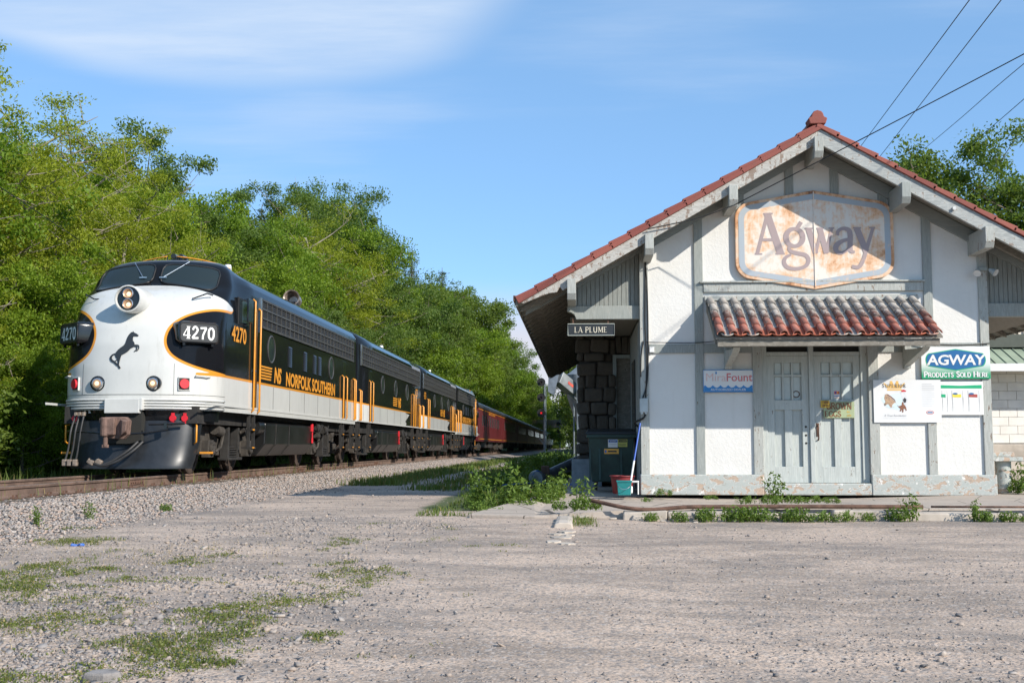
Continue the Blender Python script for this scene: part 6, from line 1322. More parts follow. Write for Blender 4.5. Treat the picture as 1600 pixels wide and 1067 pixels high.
# ------------------------------------------------------------------ things around the depot
def clutter():
    # wheeled dumpster
    t = thing('dumpster', 'dark green wheeled dumpster with warning labels standing beside the depot', 'dumpster', (.56, 20.75, SLAB + .0))
    w, h = .41, .98
    MB().add([(-w * .84, -.33, .15), (w * .84, -.33, .15), (w * .84, .33, .15), (-w * .84, .33, .15), (-w, -.42, h), (w, -.42, h), (w, .42, h), (-w, .42, h)], [(0, 3, 2, 1), (0, 1, 5, 4), (1, 2, 6, 5), (2, 3, 7, 6), (3, 0, 4, 7), (4, 5, 6, 7)]).build('bin', 'dump_green', t, bevel=.015)
    MB().bb(-w - .03, w + .03, -.46, .45, h - .05, h + .01).build('rim', 'dump_green', t, bevel=.01)
    MB().add([(-w - .05, -.48, h + .012), (w + .05, -.48, h + .012), (w + .04, .45, h + .012), (-w - .04, .45, h + .012), (-w - .03, -.46, h + .06), (w + .03, -.46, h + .06), (w, .42, h + .12), (-w, .42, h + .12)], [(0, 3, 2, 1), (4, 5, 6, 7), (0, 1, 5, 4), (1, 2, 6, 5), (2, 3, 7, 6), (3, 0, 4, 7)]).build('lid', 'dump_lid', t, bevel=.012)
    for x in (-w * .99, -w * .55, w * .45, w * .97): MB().box((x * .93, -.395, .58), (.035, .03, .78), Matrix.Rotation(-.11, 3, 'X')).build('stiffener', 'dump_green', t)
    for x in (-.27, .27):
        for y in (-.28, .28):
            c = MB().bb(x - .03, x + .03, y - .03, y + .03, .10, .16).build('caster_fork', 'rust', t); MB().cyl((x - .02, y, .065), (x + .02, y, .065), .065, n=16).build('caster_wheel', 'rubber', c)
    def lab(x0, x1, z0, z1, m, bits):
        rot = Matrix.Rotation(-math.atan(.09 / .83), 3, 'X'); y = lambda z: -.33 - .09 * (z - .15) / .83 - .006
        s = MB().add([(x0, y(z0), z0), (x1, y(z0), z0), (x1, y(z1), z1), (x0, y(z1), z1)], [(0, 1, 2, 3)]).build('label_sticker', m, t)
        for a, b, c, d, mm in bits: MB().add([(x0 + (x1 - x0) * a, y(z0 + (z1 - z0) * c) - .002, z0 + (z1 - z0) * c), (x0 + (x1 - x0) * b, y(z0 + (z1 - z0) * c) - .002, z0 + (z1 - z0) * c), (x0 + (x1 - x0) * b, y(z0 + (z1 - z0) * d) - .002, z0 + (z1 - z0) * d), (x0 + (x1 - x0) * a, y(z0 + (z1 - z0) * d) - .002, z0 + (z1 - z0) * d)], [(0, 1, 2, 3)]).build('printed_band', mm, s)
    lab(-.06, .11, .76, .90, 'board_white', ((.06, .94, .62, .94, 'sticker_blue'), (.2, .8, .70, .86, 'board_white'), (.1, .9, .40, .46, 'print_grey'), (.1, .9, .2, .26, 'print_grey')))
    lab(.12, .28, .77, .90, 'sticker_yellow', ((.06, .94, .62, .94, 'print_black'), (.15, .85, .72, .84, 'sticker_yellow'), (.1, .9, .38, .44, 'print_black'), (.1, .9, .18, .24, 'print_black')))
    lab(-.13, .13, .645, .735, 'sticker_orange', ((.25, .85, .35, .65, 'print_black'), (.04, .16, .25, .75, 'sticker_blue')))
    # tub, bucket, mop, crate
    t = thing('washtub', 'dark red round tub behind the teal bucket', 'tub', (.70, 19.1, SLAB)); MB().lathe([(.15, 0), (.16, .01), (.19, .27), (.205, .275), (.205, .295), (.185, .295), (.145, .02), (0, .02)], (0, 0, 0), (0, 0, 1), 26).build('tub_wall', 'tub_red', t, 40); MB().lathe([(.208, .278), (.214, .285), (.208, .296)], (0, 0, 0), (0, 0, 1), 26).build('rim', 'tub_red', t, 40)
    t = thing('square_bucket', 'teal rectangular bucket with wire handle on the platform', 'bucket', (.71, 18.55, SLAB))
    a, b, h = .115, .10, .225; P = [[(-a * .86, -b * .86, 0), (a * .86, -b * .86, 0), (a * .86, b * .86, 0), (-a * .86, b * .86, 0)], [(-a, -b, h), (a, -b, h), (a, b, h), (-a, b, h)], [(-a * .94, -b * .94, h), (a * .94, -b * .94, h), (a * .94, b * .94, h), (-a * .94, b * .94, h)], [(-a * .82, -b * .82, .02), (a * .82, -b * .82, .02), (a * .82, b * .82, .02), (-a * .82, b * .82, .02)]]
    m = MB(); m.add(sum(P, []), [(i + 4 * k, (i + 1) % 4 + 4 * k, (i + 1) % 4 + 4 * k + 4, i + 4 * k + 4) for k in range(3) for i in range(4)] + [(12, 13, 14, 15), (3, 2, 1, 0)]); m.build('bucket_wall', 'teal', t, bevel=.008)
    MB().bb(-a - .01, a + .01, -b - .01, -b + .005, h - .02, h + .005).bb(-a - .01, a + .01, b - .005, b + .01, h - .02, h + .005).build('rim', 'teal', t, bevel=.004)
    MB().tube(spline([(-a, -.01, h - .02), (-a * .7, -.13, h * .55), (0, -.155, h * .42), (a * .7, -.13, h * .6), (a, -.01, h - .02)], 6), .005, 5).build('wire_handle', 'chrome', t)
    t = thing('mop', 'long mop with blue and white handle leaning on the depot corner', 'mop', (.80, 18.62, SLAB + .10)); p0, p1 = Vector((0, 0, 0)), Vector((.20, .36, 1.06)); q = p0 + (p1 - p0) * .42
    MB().cyl(p0, q, .016, n=10).build('lower_handle', 'white_plastic', t, 40); MB().cyl(q, p1, .013, n=10).build('upper_handle', 'handle_blue', t, 40); MB().box((0, 0, -.02), (.10, .05, .12)).build('mop_head', 'white_plastic', t, bevel=.02)
    t = thing('step_stool', 'small white plastic stool frame behind the teal bucket', 'stool', (.90, 18.80, SLAB)); MB().bb(-.10, .06, -.05, .05, .19, .22).build('seat', 'white_plastic', t, bevel=.01)
    for x in (-.085, .045):
        for y in (-.035, .035): MB().cyl((x, y, 0), (x, y, .19), .011, n=8).build('leg', 'white_plastic', t)
    # electrics on the corner
    t = thing('meter_box', 'grey electric box on the left corner post', 'electric box', (1.03, WY - .04, 1.76)); MB().bb(-.035, .10, -.10, 0, 0, .23).build('box', 'box_grey', t, bevel=.008); MB().bb(-.02, .02, -.09, -.01, -.03, 0).bb(.05, .085, -.09, -.01, -.03, 0).build('conduit_hub', 'box_grey', t)
    MB().tube(spline([(.06, -.05, -.03), (.02, -.05, -.10), (-.10, .2, -.16), (-.02, .9, -.22)], 5), .018, 6).build('conduit', 'wire_black', t, True)
    t = thing('junction_box', 'small pale junction box on the wall above the meter box', 'electric box', (1.19, WY - .01, 2.76)); MB().bb(-.02, .06, -.05, 0, 0, .09).build('box', 'board_white', t, bevel=.005)
    for i, pts in enumerate(([(1.10, WY - .06, 4.62), (1.115, WY - .05, 4.1), (1.10, WY - .05, 3.3), (1.12, WY - .05, 2.6), (1.10, WY - .05, 2.0)], [(1.09, WY - .07, 4.66), (1.14, WY - .055, 3.9), (1.15, WY - .05, 3.0), (1.13, WY - .05, 2.3), (1.05, WY - .05, 2.0)], [(1.07, WY - .05, 2.95), (1.03, WY - .05, 2.7), (1.02, WY - .06, 2.35)])):
        tag(MB().tube(spline(pts, 6), .011, 5).build('service_cable', 'wire_black', None, True), 'black service cable running down the left corner post', 'cable', 'cables on the left corner post')
    tag(MB().tube(spline([(1.1, WY - .05, 2.93), (2.0, WY - .06, 2.92), (2.7, WY - .08, 2.99)], 6), .007, 5).build('wall_cable', 'wire_black', None, True), 'thin cable strung along the wall left of the canopy', 'cable')
    tag(MB().tube(spline([(5.5, WY - .10, 2.93), (5.75, WY - .09, 2.87), (6.3, WY - .075, 2.85), (6.72, WY - .06, 2.88)], 6), .010, 5).build('wall_cable', 'wire_black', None, True), 'cable sagging along the top of the green product sign', 'cable')
    # flood lights
    t = thing('flood_lights', 'pair of small flood lights at the top of the right corner post', 'light', (6.64, WY - .04, 4.08)); MB().bb(-.06, .09, -.05, 0, 0, .07).build('base', 'timber', t, bevel=.006)
    for s, d in ((-1, Vector((-.35, -.7, -.6))), (1, Vector((.5, -.6, -.5)))):
        c = Vector((.02 + s * .09, -.06, .02)); d.normalize(); f = MB().lathe([(.02, 0), (.035, .03), (.06, .12), (.065, .14)], c, d, 16).build('lamp_shell', 'box_grey', t, 40); MB().lathe([(.062, .135), (0, .13)], c, d, 16).build('lens', 'lamp_white', f)
    # stub wall post at the right corner with its cap, then steps and the neighbour building
    t = thing('stub_post', 'stubby peeling concrete post with a cap by the right corner', 'post', (7.12, 19.75, SLAB)); MB().lathe([(.13, 0), (.13, .52), (.14, .53)], (0, 0, 0), (0, 0, 1), 14).build('shaft', 'plinth', t, 40); MB().bb(-.26, .30, -.22, .3, .53, .60).build('cap', 'plinth', t, bevel=.012); MB().bb(-.30, .2, -.0, .26, .60, .68).build('cap_block', 'plinth', t, bevel=.015)
    # neighbour
    N = thing('warehouse', 'white block warehouse with green metal awning behind the depot', 'building', (9.5, 27.0, SLAB)); off = -Vector(N.location)
    wall = MB().bb(9.45, 24, 27.03, 27.2, 1.2, 3.0).build('block_wall', 'mortar_white', N, loc=off)
    z = 1.27; k = 0
    while z < 2.9:
        x = 9.50 - (.2 if k % 2 else 0)
        while x < 12.0:
            MB().bb(max(x, 9.47) + .003, x + .40 - .003, 27.0, 27.06, z + .003, z + .197).build('block', 'block_white', wall, bevel=.006); x += .40
        z += .2; k += 1
    MB().bb(9.0, 24, 25.9, 27.0, SLAB, .66).build('step', 'concrete', N, bevel=.02, loc=off); MB().bb(9.0, 24, 26.2, 27.0, .662, .95).build('step', 'concrete', N, bevel=.02, loc=off); MB().bb(9.0, 24, 26.45, 27.02, .952, 1.25).build('step', 'concrete', N, bevel=.02, loc=off)
    aw = MB().prism([(26.15, 2.98), (26.15, 3.03), (27.25, 3.50), (27.25, 3.45)], 'x', 8.6, 24).build('awning', 'roof_green', N, loc=off, fix=True)
    for k in range(40): MB().prism([(26.16, 3.03), (27.25, 3.497), (27.25, 3.525), (26.16, 3.058)], 'x', 8.65 + k * .24, 8.67 + k * .24).build('standing_seam', 'roof_green', aw, fix=True)
    MB().bb(8.6, 24, 26.12, 26.148, 2.88, 3.05).build('awning_fascia', 'board_white', N, loc=off); MB().bb(8.6, 24, 27.1, 27.26, 3.50, 3.80).build('shadowed_fascia', 'fascia_with_shadow', N, loc=off)
    s = MB().bb(8.6, 24, 27.25, 40, 3.6, 6.2).build('siding', 'siding_beige', N, loc=off)
    for k in range(44): MB().bb(8.65 + k * .22, 8.69 + k * .22, 27.21, 27.25, 3.8, 6.2).build('siding_rib', 'siding_beige', s)
    MB().bb(9.40, 9.48, 26.98, 27.02, 1.26, 2.9).build('corner_board', 'timber_worn', N, loc=off)
    # grain handling gear left of the depot
    t = thing('grain_auger', 'grey grain auger spout rising beside steel posts behind the depot', 'auger', (-.3, 30, .26)); off = -Vector(t.location); t.location = (-.16, 46, -.241); t.scale = (1.533, 1.533, 1.533)
    a0, a1 = Vector((-.80, 29.8, 3.02)), Vector((.35, 31.0, 2.10)); d = (a1 - a0).normalized()
    MB().cyl(a0 + d * .3, a1, .13, n=16).build('tube', 'galv', t, 40, loc=off); MB().cyl(a0 + d * .5 + Vector((0, -.03, -.17)), a1 + Vector((0, -.03, -.17)), .035, n=8).build('truss_rod', 'galv', t, 40, loc=off)
    rotm = d.to_track_quat('X', 'Z').to_matrix()
    MB().box(a0 + d * .36, (.62, .30, .32), rotm).build('head_box', 'galv_dark', t, loc=off, bevel=.01); MB().add([(-1.0, 29.65, 3.03), (-.72, 29.65, 3.10), (-.72, 30.0, 3.10), (-1.0, 30, 3.03), (-1.02, 29.65, 2.62), (-.86, 29.65, 2.52), (-.86, 30, 2.52), (-1.02, 30, 2.62)], [(0, 1, 2, 3), (4, 7, 6, 5), (0, 4, 5, 1), (1, 5, 6, 2), (2, 6, 7, 3), (3, 7, 4, 0)]).build('spout', 'galv', t, loc=off)
    c = a0 + d * .42; MB().add([c + rotm @ Vector((x, -.158, z)) for x, z in ((-.10, -.03), (.12, -.03), (.12, .045), (-.10, .045))], [(0, 1, 2, 3)]).build('maker_plate', 'red_plate', t, loc=off)
    for x, y in ((-.24, 30.0), (-.10, 30.0), (-.17, 30.4)): MB().bb(x - .03, x + .03, y - .03, y + .03, .3, 3.35).build('support_post', 'galv', t, loc=off)
    m = MB()
    for k in range(5): m.tube([(-.10, 30.0, .9 + k * .35), (.12, 30.2, 1.25 + k * .35)], .012, 5).tube([(.12, 30.2, .9 + k * .35), (-.10, 30.0, 1.25 + k * .35)], .012, 5)
    m.build('lattice_brace', 'galv', t, loc=off)
    t = thing('grain_hopper', 'grey tapered grain hopper partly hidden behind the stone pier', 'hopper', (.15, 48.3, -.24)); t.scale = (1.533, 1.533, 1.533); MB().lathe([(.08, 1.2), (.45, 2.3), (.45, 2.9), (.2, 3.1), (0, 3.12)], (0, 0, 0), (0, 0, 1), 20).build('cone', 'galv_dark', t, 40)
    for a in (45, 135, 225, 315): MB().cyl((.36 * math.cos(R(a)), .36 * math.sin(R(a)), -.1), (.36 * math.cos(R(a)), .36 * math.sin(R(a)), 2.2), .025, n=6).build('leg', 'galv', t)
    t = thing('auger_tube', 'long grey auger tube with blue strap lying in the weeds left of the depot', 'auger', (-.9, 24.6, .36)); p0, p1 = Vector((0, 0, .13)), Vector((.85, 2.3, .50)); MB().cyl(p0, p1, .115, n=16).build('tube', 'galv', t, 40); MB().lathe([(.0, -.06), (.16, -.06), (.17, -.03), (.17, .03), (.16, .06), (0, .06)], p0 + Vector((-.03, -.08, .03)), (.25, .85, .15), 20).build('drive_pulley', 'galv_dark', t, 40); MB().lathe([(.05, -.08), (.05, -.05), (0, -.05)], p0 + Vector((-.03, -.08, .03)), (.25, .85, .15), 14).build('hub', 'rust', t)
    MB().bb(.06, .24, .15, .4, .02, .42).build('motor_mount', 'rust', t, bevel=.02); MB().tube(spline([(-.12, -.12, .22), (.0, -.16, .32), (.12, -.1, .2), (.18, -.1, .0), (.3, -.05, .08)], 6), .012, 5).build('strap', 'strap_blue', t)
    tag(MB().cyl((-.72, 26.6, .58), (.0, 27.6, .72), .075, n=14).build('loose_pipe', 'galv', None, 40), 'shorter grey pipe lying above the auger tube in the weeds', 'pipe')
    tag(MB().tube(spline([(-1.55, 22.6, .43), (-1.1, 22.9, .46), (-.75, 23.6, .44), (-.4, 23.2, .43), (.2, 23.0, .44)], 7), .016, 6).build('blue_hose', 'strap_blue', None, True), 'blue hose snaking on the ground by the auger tube', 'hose')
    tag(MB().box((-5.02, 11.2, .215), (.10, .06, .03), Matrix.Rotation(.4, 3, 'Z') @ Matrix.Rotation(.2, 3, 'Y')).box((-4.95, 11.17, .225), (.05, .05, .03), Matrix.Rotation(-.6, 3, 'Z')).build('crumpled_can', 'litter_blue', None, bevel=.01), 'small crushed blue litter can at the ballast foot', 'litter')
    for i, (x, y, s) in enumerate(((-2.33, 5.55, .22),)):
        mb = MB(); a = [(s * .5 * math.cos(q) * rr, s * .38 * math.sin(q) * rr) for q, rr in zip(np.linspace(0, 2 * PI, 10, endpoint=False), (1, .9, 1.1, .95, 1, .85, 1.1, .9, 1, 1.05))]; n = 10
        mb.add([(x + p[0], y + p[1], float(ground_z(x, y)) - .03) for p in a] + [(x + p[0] * .8, y + p[1] * .8, float(ground_z(x, y)) + .045) for p in a], [tuple(range(n, 2 * n))] + [(k, (k + 1) % n, (k + 1) % n + n, k + n) for k in range(n)])
        tag(mb.build('flat_rock', 'stone_grey', None, bevel=.012), 'flat grey rock half sunk in the grass at the bottom edge', 'rock')
    # overhead wires
    def wire(pts, r, lab, sag=0.0, grp=None):
        P = []; a, b = Vector(pts[0]), Vector(pts[-1]); 
        if len(pts) == 2: P = [a + (b - a) * k / 24 - Vector((0, 0, sag * 4 * (k / 24) * (1 - k / 24))) for k in range(25)]
        else: P = [Vector(p) for p in spline(pts, 10)]
        tag(MB().tube(P, r, 5).build('overhead_wire', 'wire_black', None, True), lab, 'wire', grp)
    wire([(2.50, 18.22, 5.06), (6.28, 16.0, 6.70), (12.3, 12.4, 9.4), (20, 8, 13)], .0085, 'thick black service wire crossing in front of the gable')
    wire([(2.50, 18.22, 5.06), (1.9, 18.27, 4.86), (1.12, 18.28, 4.70)], .010, 'black wire running along the left rake beam')
    wire([(13.2, 59.3, 14.7), (11.324, 45, 13.215), (8.684, 25, 11.05), (6.0, 5, 8.9)], .012, 'leftmost thin wire in the sky above the roof', 0); wire([(14.2, 59.3, 14.4), (12.19, 45, 12.94), (9.377, 25, 11.04), (6.6, 5, 9.1)], .012, 'second thin wire in the sky above the roof')
    wire([(19, 67, 17.5), (14.957, 45, 13.98), (12.547, 32, 11.92), (9, 12, 8.6)], .012, 'thin wire passing left of the tree above the right eave'); wire([(19.5, 62, 16), (15.8, 45, 13.32), (13.678, 35, 11.81), (9.5, 15, 8.9)], .012, 'lowest thin wire in front of the tree at the right edge')
    wire([(-12.3, 12, 7.9), (-12.76, 24, 6.9), (-14.6, 40, 6.3)], .010, 'thin dark wire in front of the trees at the left edge')
    # signals
    sp = None
    for i, (x, y, top, lab) in enumerate(((-3.06, 100, 6.9, 'nearer tall signal mast with three round black heads, lowest lit red'), (-3.6, 208, 6.7, 'farther small signal mast with three round heads near the bridge'))):
        t = thing('signal_mast', lab, 'signal', (x, y, .26), 0, 'railway signals beside the track'); MB().cyl((0, 0, 0), (0, 0, top - .3), .065, n=12).bb(-.2, .2, -.2, .2, 0, .15).build('mast', 'galv', t, 40); MB().tube([(.12, .1, 0), (.12, .1, top - .8)], .02, 6).tube([(-.12, .1, 0), (-.12, .1, top - .8)], .02, 6).build('ladder', 'galv', t)
        MB().tube([(-.45, 0, 1.6), (.0, 0, 1.0)], .03, 6).bb(.02, .3, -.02, .02, top - .75, top - .7).build('side_arm', 'galv', t)
        for k in range(3):
            z = top - .36 - k * 1.35; h = MB().lathe([(.37, .0), (.37, .02), (0, .03)], (-.30, -.12, z), (0, 1, 0), 28).build('signal_target', 'wire_black', t, 40)
            MB().lathe([(.10, 0), (.10, -.16), (.12, -.17), (.11, -.0)], (-.30, -.12, z), (0, 1, 0), 18).build('hood', 'wire_black', h, 40); MB().lathe([(.085, -.01), (0, -.03)], (-.30, -.12, z), (0, 1, 0), 18).build('lens', 'lamp_red' if k == 2 and i == 0 else 'lens_red_dull', h, True)
            MB().bb(-.40, -.20, -.10, .18, z - .2, z + .2).bb(-.25, 0, -.02, .02, z - .03, z + .03).build('signal_case', 'wire_black', h)
    t = thing('road_bridge', 'distant concrete road bridge over the track behind the signals', 'bridge', (-4, 262, .2)); MB().bb(-16, 9, -2, 2, 5.2, 6.2).build('deck', 'bridge_concrete', t); MB().bb(-16, 9, -2.2, -2.0, 6.2, 7.0).build('parapet', 'bridge_concrete', t)
    for x in (-13, 4.5): MB().bb(x - .6, x + .6, -1.8, 1.8, -1, 5.2).build('pier', 'bridge_concrete', t)
plain('fascia_with_shadow', lin(0.07, 0.08, 0.065), 0.7); plain('mortar_white', lin(0.6, 0.58, 0.55), 0.95, var=0.1); plain('galv_dark', lin(0.26, 0.28, 0.29), 0.5, 0.4, var=0.25); plain('red_plate', lin(0.55, 0.10, 0.07), 0.5)  # band over the awning: grey-green with its shadow put into the colour
plain('stone_grey', lin(0.22, 0.2, 0.185), 0.9, var=0.3, scale=12, bump=0.6); plain('litter_blue', lin(0.04, 0.12, 0.4), 0.4); plain('lens_red_dull', lin(0.12, 0.012, 0.015), 0.25); plain('bridge_concrete', lin(0.22, 0.185, 0.16), 0.9, var=0.2, scale=1.0)
clutter()
# ------------------------------------------------------------------ trees
def leaf_mesh(name, C, size, mat, aspect=.55, droop=.25, fold=False):
    """C: leaf centres; one kite-shaped face each"""
    n = len(C); u = rng.normal(0, 1, (n, 3)); u[:, 2] -= droop; u /= np.linalg.norm(u, axis=1)[:, None]
    nrm = rng.normal(0, 1, (n, 3)); nrm[:, 2] = np.abs(nrm[:, 2]) + .5; v = np.cross(nrm, u); v /= np.linalg.norm(v, axis=1)[:, None] + 1e-9
    s = (np.asarray(size) * rng.uniform(.7, 1.3, n))[:, None]
    co = np.stack([C - u * s * .5, C + v * s * aspect * .5 - u * s * .05, C + u * s * .5, C - v * s * aspect * .5 - u * s * .05], 1)
    F = np.arange(n * 4).reshape(n, 4); me = np_mesh(name, co.reshape(-1, 3), F)
    at = me.attributes.new('tint', 'FLOAT', 'POINT'); at.data.foreach_set('value', np.repeat(rng.uniform(0, 1, n), 4).astype(np.float32))
    me.materials.append(M(mat)); return me
def tree_proto(seed, h, cw, cb, nlimb, nclump, per, leaf, mat, bark, rc=.55, sparse=1.0, lean=0.0, flat=.7, aspect=.55, droop=.25):
    """unit built at height h; cw crown half width, cb crown base as a share of h"""
    r = np.random.default_rng(seed); tb = MB(); C = []
    top = h * .84; trunk = [(lean * h * (t ** 1.5) + r.normal(0, .012 * h) * t, r.normal(0, .012 * h) * t, h * .84 * t) for t in np.linspace(0, 1, 8)]
    tr = h * .017; tb.tube(trunk, [tr * (1.25 if i == 0 else 1) * (1 - .88 * i / 7) for i in range(8)], 7)
    def at(z):
        k = min(max(z / top * 7, 0), 6.999); i = int(k); f = k - i; return Vector(trunk[i]) * (1 - f) + Vector(trunk[i + 1]) * f
    clumps = []
    for i in range(nlimb):
        z0 = h * (cb * .75 + (.82 - cb * .75) * (i + r.uniform(0, .9)) / nlimb); a = i * 2.4 + r.uniform(-.5, .5)
        rel = (z0 / h - cb) / (1 - cb); reach = cw * (1.05 * math.sqrt(max(.05, 1 - (max(rel, 0) * 1.02 - .25) ** 2 / 1.15 ** 2)) if rel < .9 else .45) * r.uniform(.6, 1.1)
        up = r.uniform(.25, .75) * reach * (.6 + .7 * max(rel, 0)); p0 = at(z0); p2 = p0 + Vector((math.cos(a) * reach, math.sin(a) * reach, min(up, h * .94 - p0.z))); p1 = (p0 + p2) / 2 + Vector((r.normal(0, .06 * reach), r.normal(0, .06 * reach), -.08 * reach + up * .1))
        pts = spline([tuple(p0), tuple(p1), tuple(p2)], 4); rr = tr * .45 * (1 - .5 * z0 / h); tb.tube(pts, [rr * (1 - .8 * k / (len(pts) - 1)) for k in range(len(pts))], 5, False)
        for q in range(nclump):
            t = r.uniform(.35, 1.05); b = Vector(pts[min(int(t * (len(pts) - 1)), len(pts) - 1)]); e = b + Vector((r.normal(0, .24 * cw), r.normal(0, .24 * cw), r.normal(.08 * cw, .16 * cw)))
            tb.tube([b, (b + e) / 2 + Vector((0, 0, -.03)), e], [rr * .35, rr * .22, rr * .1], 4, False); clumps.append(e)
    for q in range(nlimb): e = at(top * r.uniform(.70, 1.0)) + Vector((r.normal(0, .24 * cw), r.normal(0, .24 * cw), r.uniform(-.05, .0) * h)); clumps.append(e)
    for e in clumps:
        e.z = min(e.z, h * .985)
        m = int(per * r.uniform(.4, 1.5) * sparse); s = rc * r.uniform(.6, 1.3); g = r.normal(0, 1, (m, 3)); q_ = np.linalg.norm(g, axis=1)[:, None]; g = g / q_ * np.minimum(q_ * .46, 1.05 + .25 * r.uniform(0, 1, (m, 1))) * s * np.array([1, 1, flat]); C.append(g + np.array(e))
    C = np.concatenate(C); C = C[C[:, 2] > .02 * h]; lm = leaf_mesh('crown', C, leaf, mat, aspect, droop); tm = tb.mesh('trunk'); tm.materials.append(M(bark)); tm.polygons.foreach_set('use_smooth', [True] * len(tm.polygons))
    return h, tm, lm
def conifer_proto(seed, h, cw, mat, n=34):
    r = np.random.default_rng(seed); tb = MB().tube([(0, 0, 0), (0, 0, h * .5), (0, 0, h)], [h * .016, h * .011, .02], 7); C = []
    for i in range(n):
        z = h * (.16 + .82 * i / n); L = cw * (1 - (i / n) ** 1.3) * r.uniform(.65, 1.1) + .15
        for k in range(4):
            a = i * 1.1 + k * PI / 2 + r.uniform(-.4, .4); d = Vector((math.cos(a), math.sin(a), r.uniform(-.05, .25))); e = Vector((0, 0, z)) + d * L; tb.tube([(0, 0, z), (Vector((0, 0, z)) + e) / 2 + Vector((0, 0, -.05)), e], [.03, .02, .008], 4, False)
            m = int(46 * L / cw) + 10; t = r.uniform(.2, 1.05, m); w = r.normal(0, .16 + .12 * L / cw, (m, 3)) * np.array([1, 1, .5]); C.append(np.array([0, 0, z]) + np.outer(t, np.array(d) * L) + w)
    lm = leaf_mesh('crown', np.concatenate(C), .34, mat, .16, .1); tm = tb.mesh('trunk'); tm.materials.append(M('bark')); return h, tm, lm
PROTO = {
 'L': [tree_proto(1, 10, 2.6, .18, 28, 8, 230, .10, 'leaf_locust', 'bark_pale', .55, .9, .03, .6, .42), tree_proto(2, 10, 2.4, .15, 26, 8, 230, .10, 'leaf_locust', 'bark', .55, .85, -.04, .6, .42), tree_proto(12, 10, 2.2, .30, 22, 7, 80, .115, 'leaf_locust', 'bark_pale', .5, .8, .05, .55, .42)],
 'B': [tree_proto(3, 9, 2.6, .08, 26, 8, 280, .125, 'leaf_bright', 'bark', .62), tree_proto(4, 9, 2.3, .10, 24, 8, 280, .12, 'leaf_bright', 'bark', .6)],
 'M': [tree_proto(5, 11, 3.0, .12, 26, 8, 300, .14, 'leaf_mid', 'bark', .72), tree_proto(6, 11, 2.7, .15, 25, 8, 290, .14, 'leaf_mid', 'bark', .68), tree_proto(7, 11, 2.9, .10, 25, 8, 290, .14, 'leaf_mid', 'bark_pale', .75)],
 'm': [tree_proto(8, 14, 4.2, .05, 28, 7, 220, .22, 'leaf_mid', 'bark', 1.0), tree_proto(9, 14, 3.8, .05, 28, 7, 220, .22, 'leaf_mid', 'bark', .95)],
 'b': [tree_proto(10, 12, 3.6, .05, 26, 7, 220, .21, 'leaf_bright', 'bark', .9)],
 'S': [tree_proto(13, 3, 1.5, .03, 16, 5, 130, .115, 'leaf_mid', 'bark', .42), tree_proto(14, 3, 1.4, .03, 16, 5, 120, .11, 'leaf_bright', 'bark', .4)],
 'C': [conifer_proto(15, 12, 2.6, 'leaf_dark')],
}
def add_tree(kind, v, x, y, h, rz, label, group, name='tree', cat='tree', z=None, sx=1.0):
    P = PROTO[kind]; h0, tm, lm = P[v % len(P)]; t = thing(name, label, cat, (x, y, float(ground_z(x, y)) - .05 if z is None else z), rz, group); k = h / h0
    t.scale = (k * sx, k * sx, k); link('trunk', tm, 'bark', t); link('crown', lm, 'leaf_mid', t); return t
LAB = {'L': ('sparse feathery yellow green locust tree at the left behind the track', 'locust trees left of the locomotive'), 'B': ('fresh light green leafy tree on the bank behind the train', 'light green trees behind the train'), 'M': ('mid green full crowned tree on the bank behind the train', 'mid green trees behind the train'),
       'm': ('far mid green tree on the hillside above the coaches', 'far trees on the hillside'), 'b': ('far light green tree on the hillside above the coaches', 'far light green trees on the hillside'), 'S': ('low leafy bush at the foot of the bank behind the track', 'bushes behind the track'), 'C': ('dark evergreen standing out above the hillside trees', 'dark evergreens on the hillside')}
KIND = {'L': 'feathery yellow green locust tree ', 'B': 'fresh light green leafy tree ', 'M': 'mid green full crowned tree ', 'm': 'distant mid green tree ', 'b': 'distant light green tree ', 'S': 'low leafy bush ', 'C': 'dark pointed evergreen '}
def zone(x, y):
    px = 906 + x / y * 1778; row = 'front row' if x > -15 else 'middle row' if x > -18.2 else 'back row'
    for lim, w in ((30, 'at the left edge'), (110, 'left of the locomotive nose'), (230, 'above the lead locomotive nose'), (340, 'above the lead cab windows'), (450, 'above the lead locomotive front half'), (560, 'above the lead locomotive rear half'), (610, 'above the first booster front'), (660, 'above the first booster rear'), (705, 'above the second booster'), (750, 'above the rear cab unit'), (800, 'above the first coach'), (840, 'above the middle coaches')):
        if px < lim: return w + ', ' + row
    return 'above the last coaches, ' + row
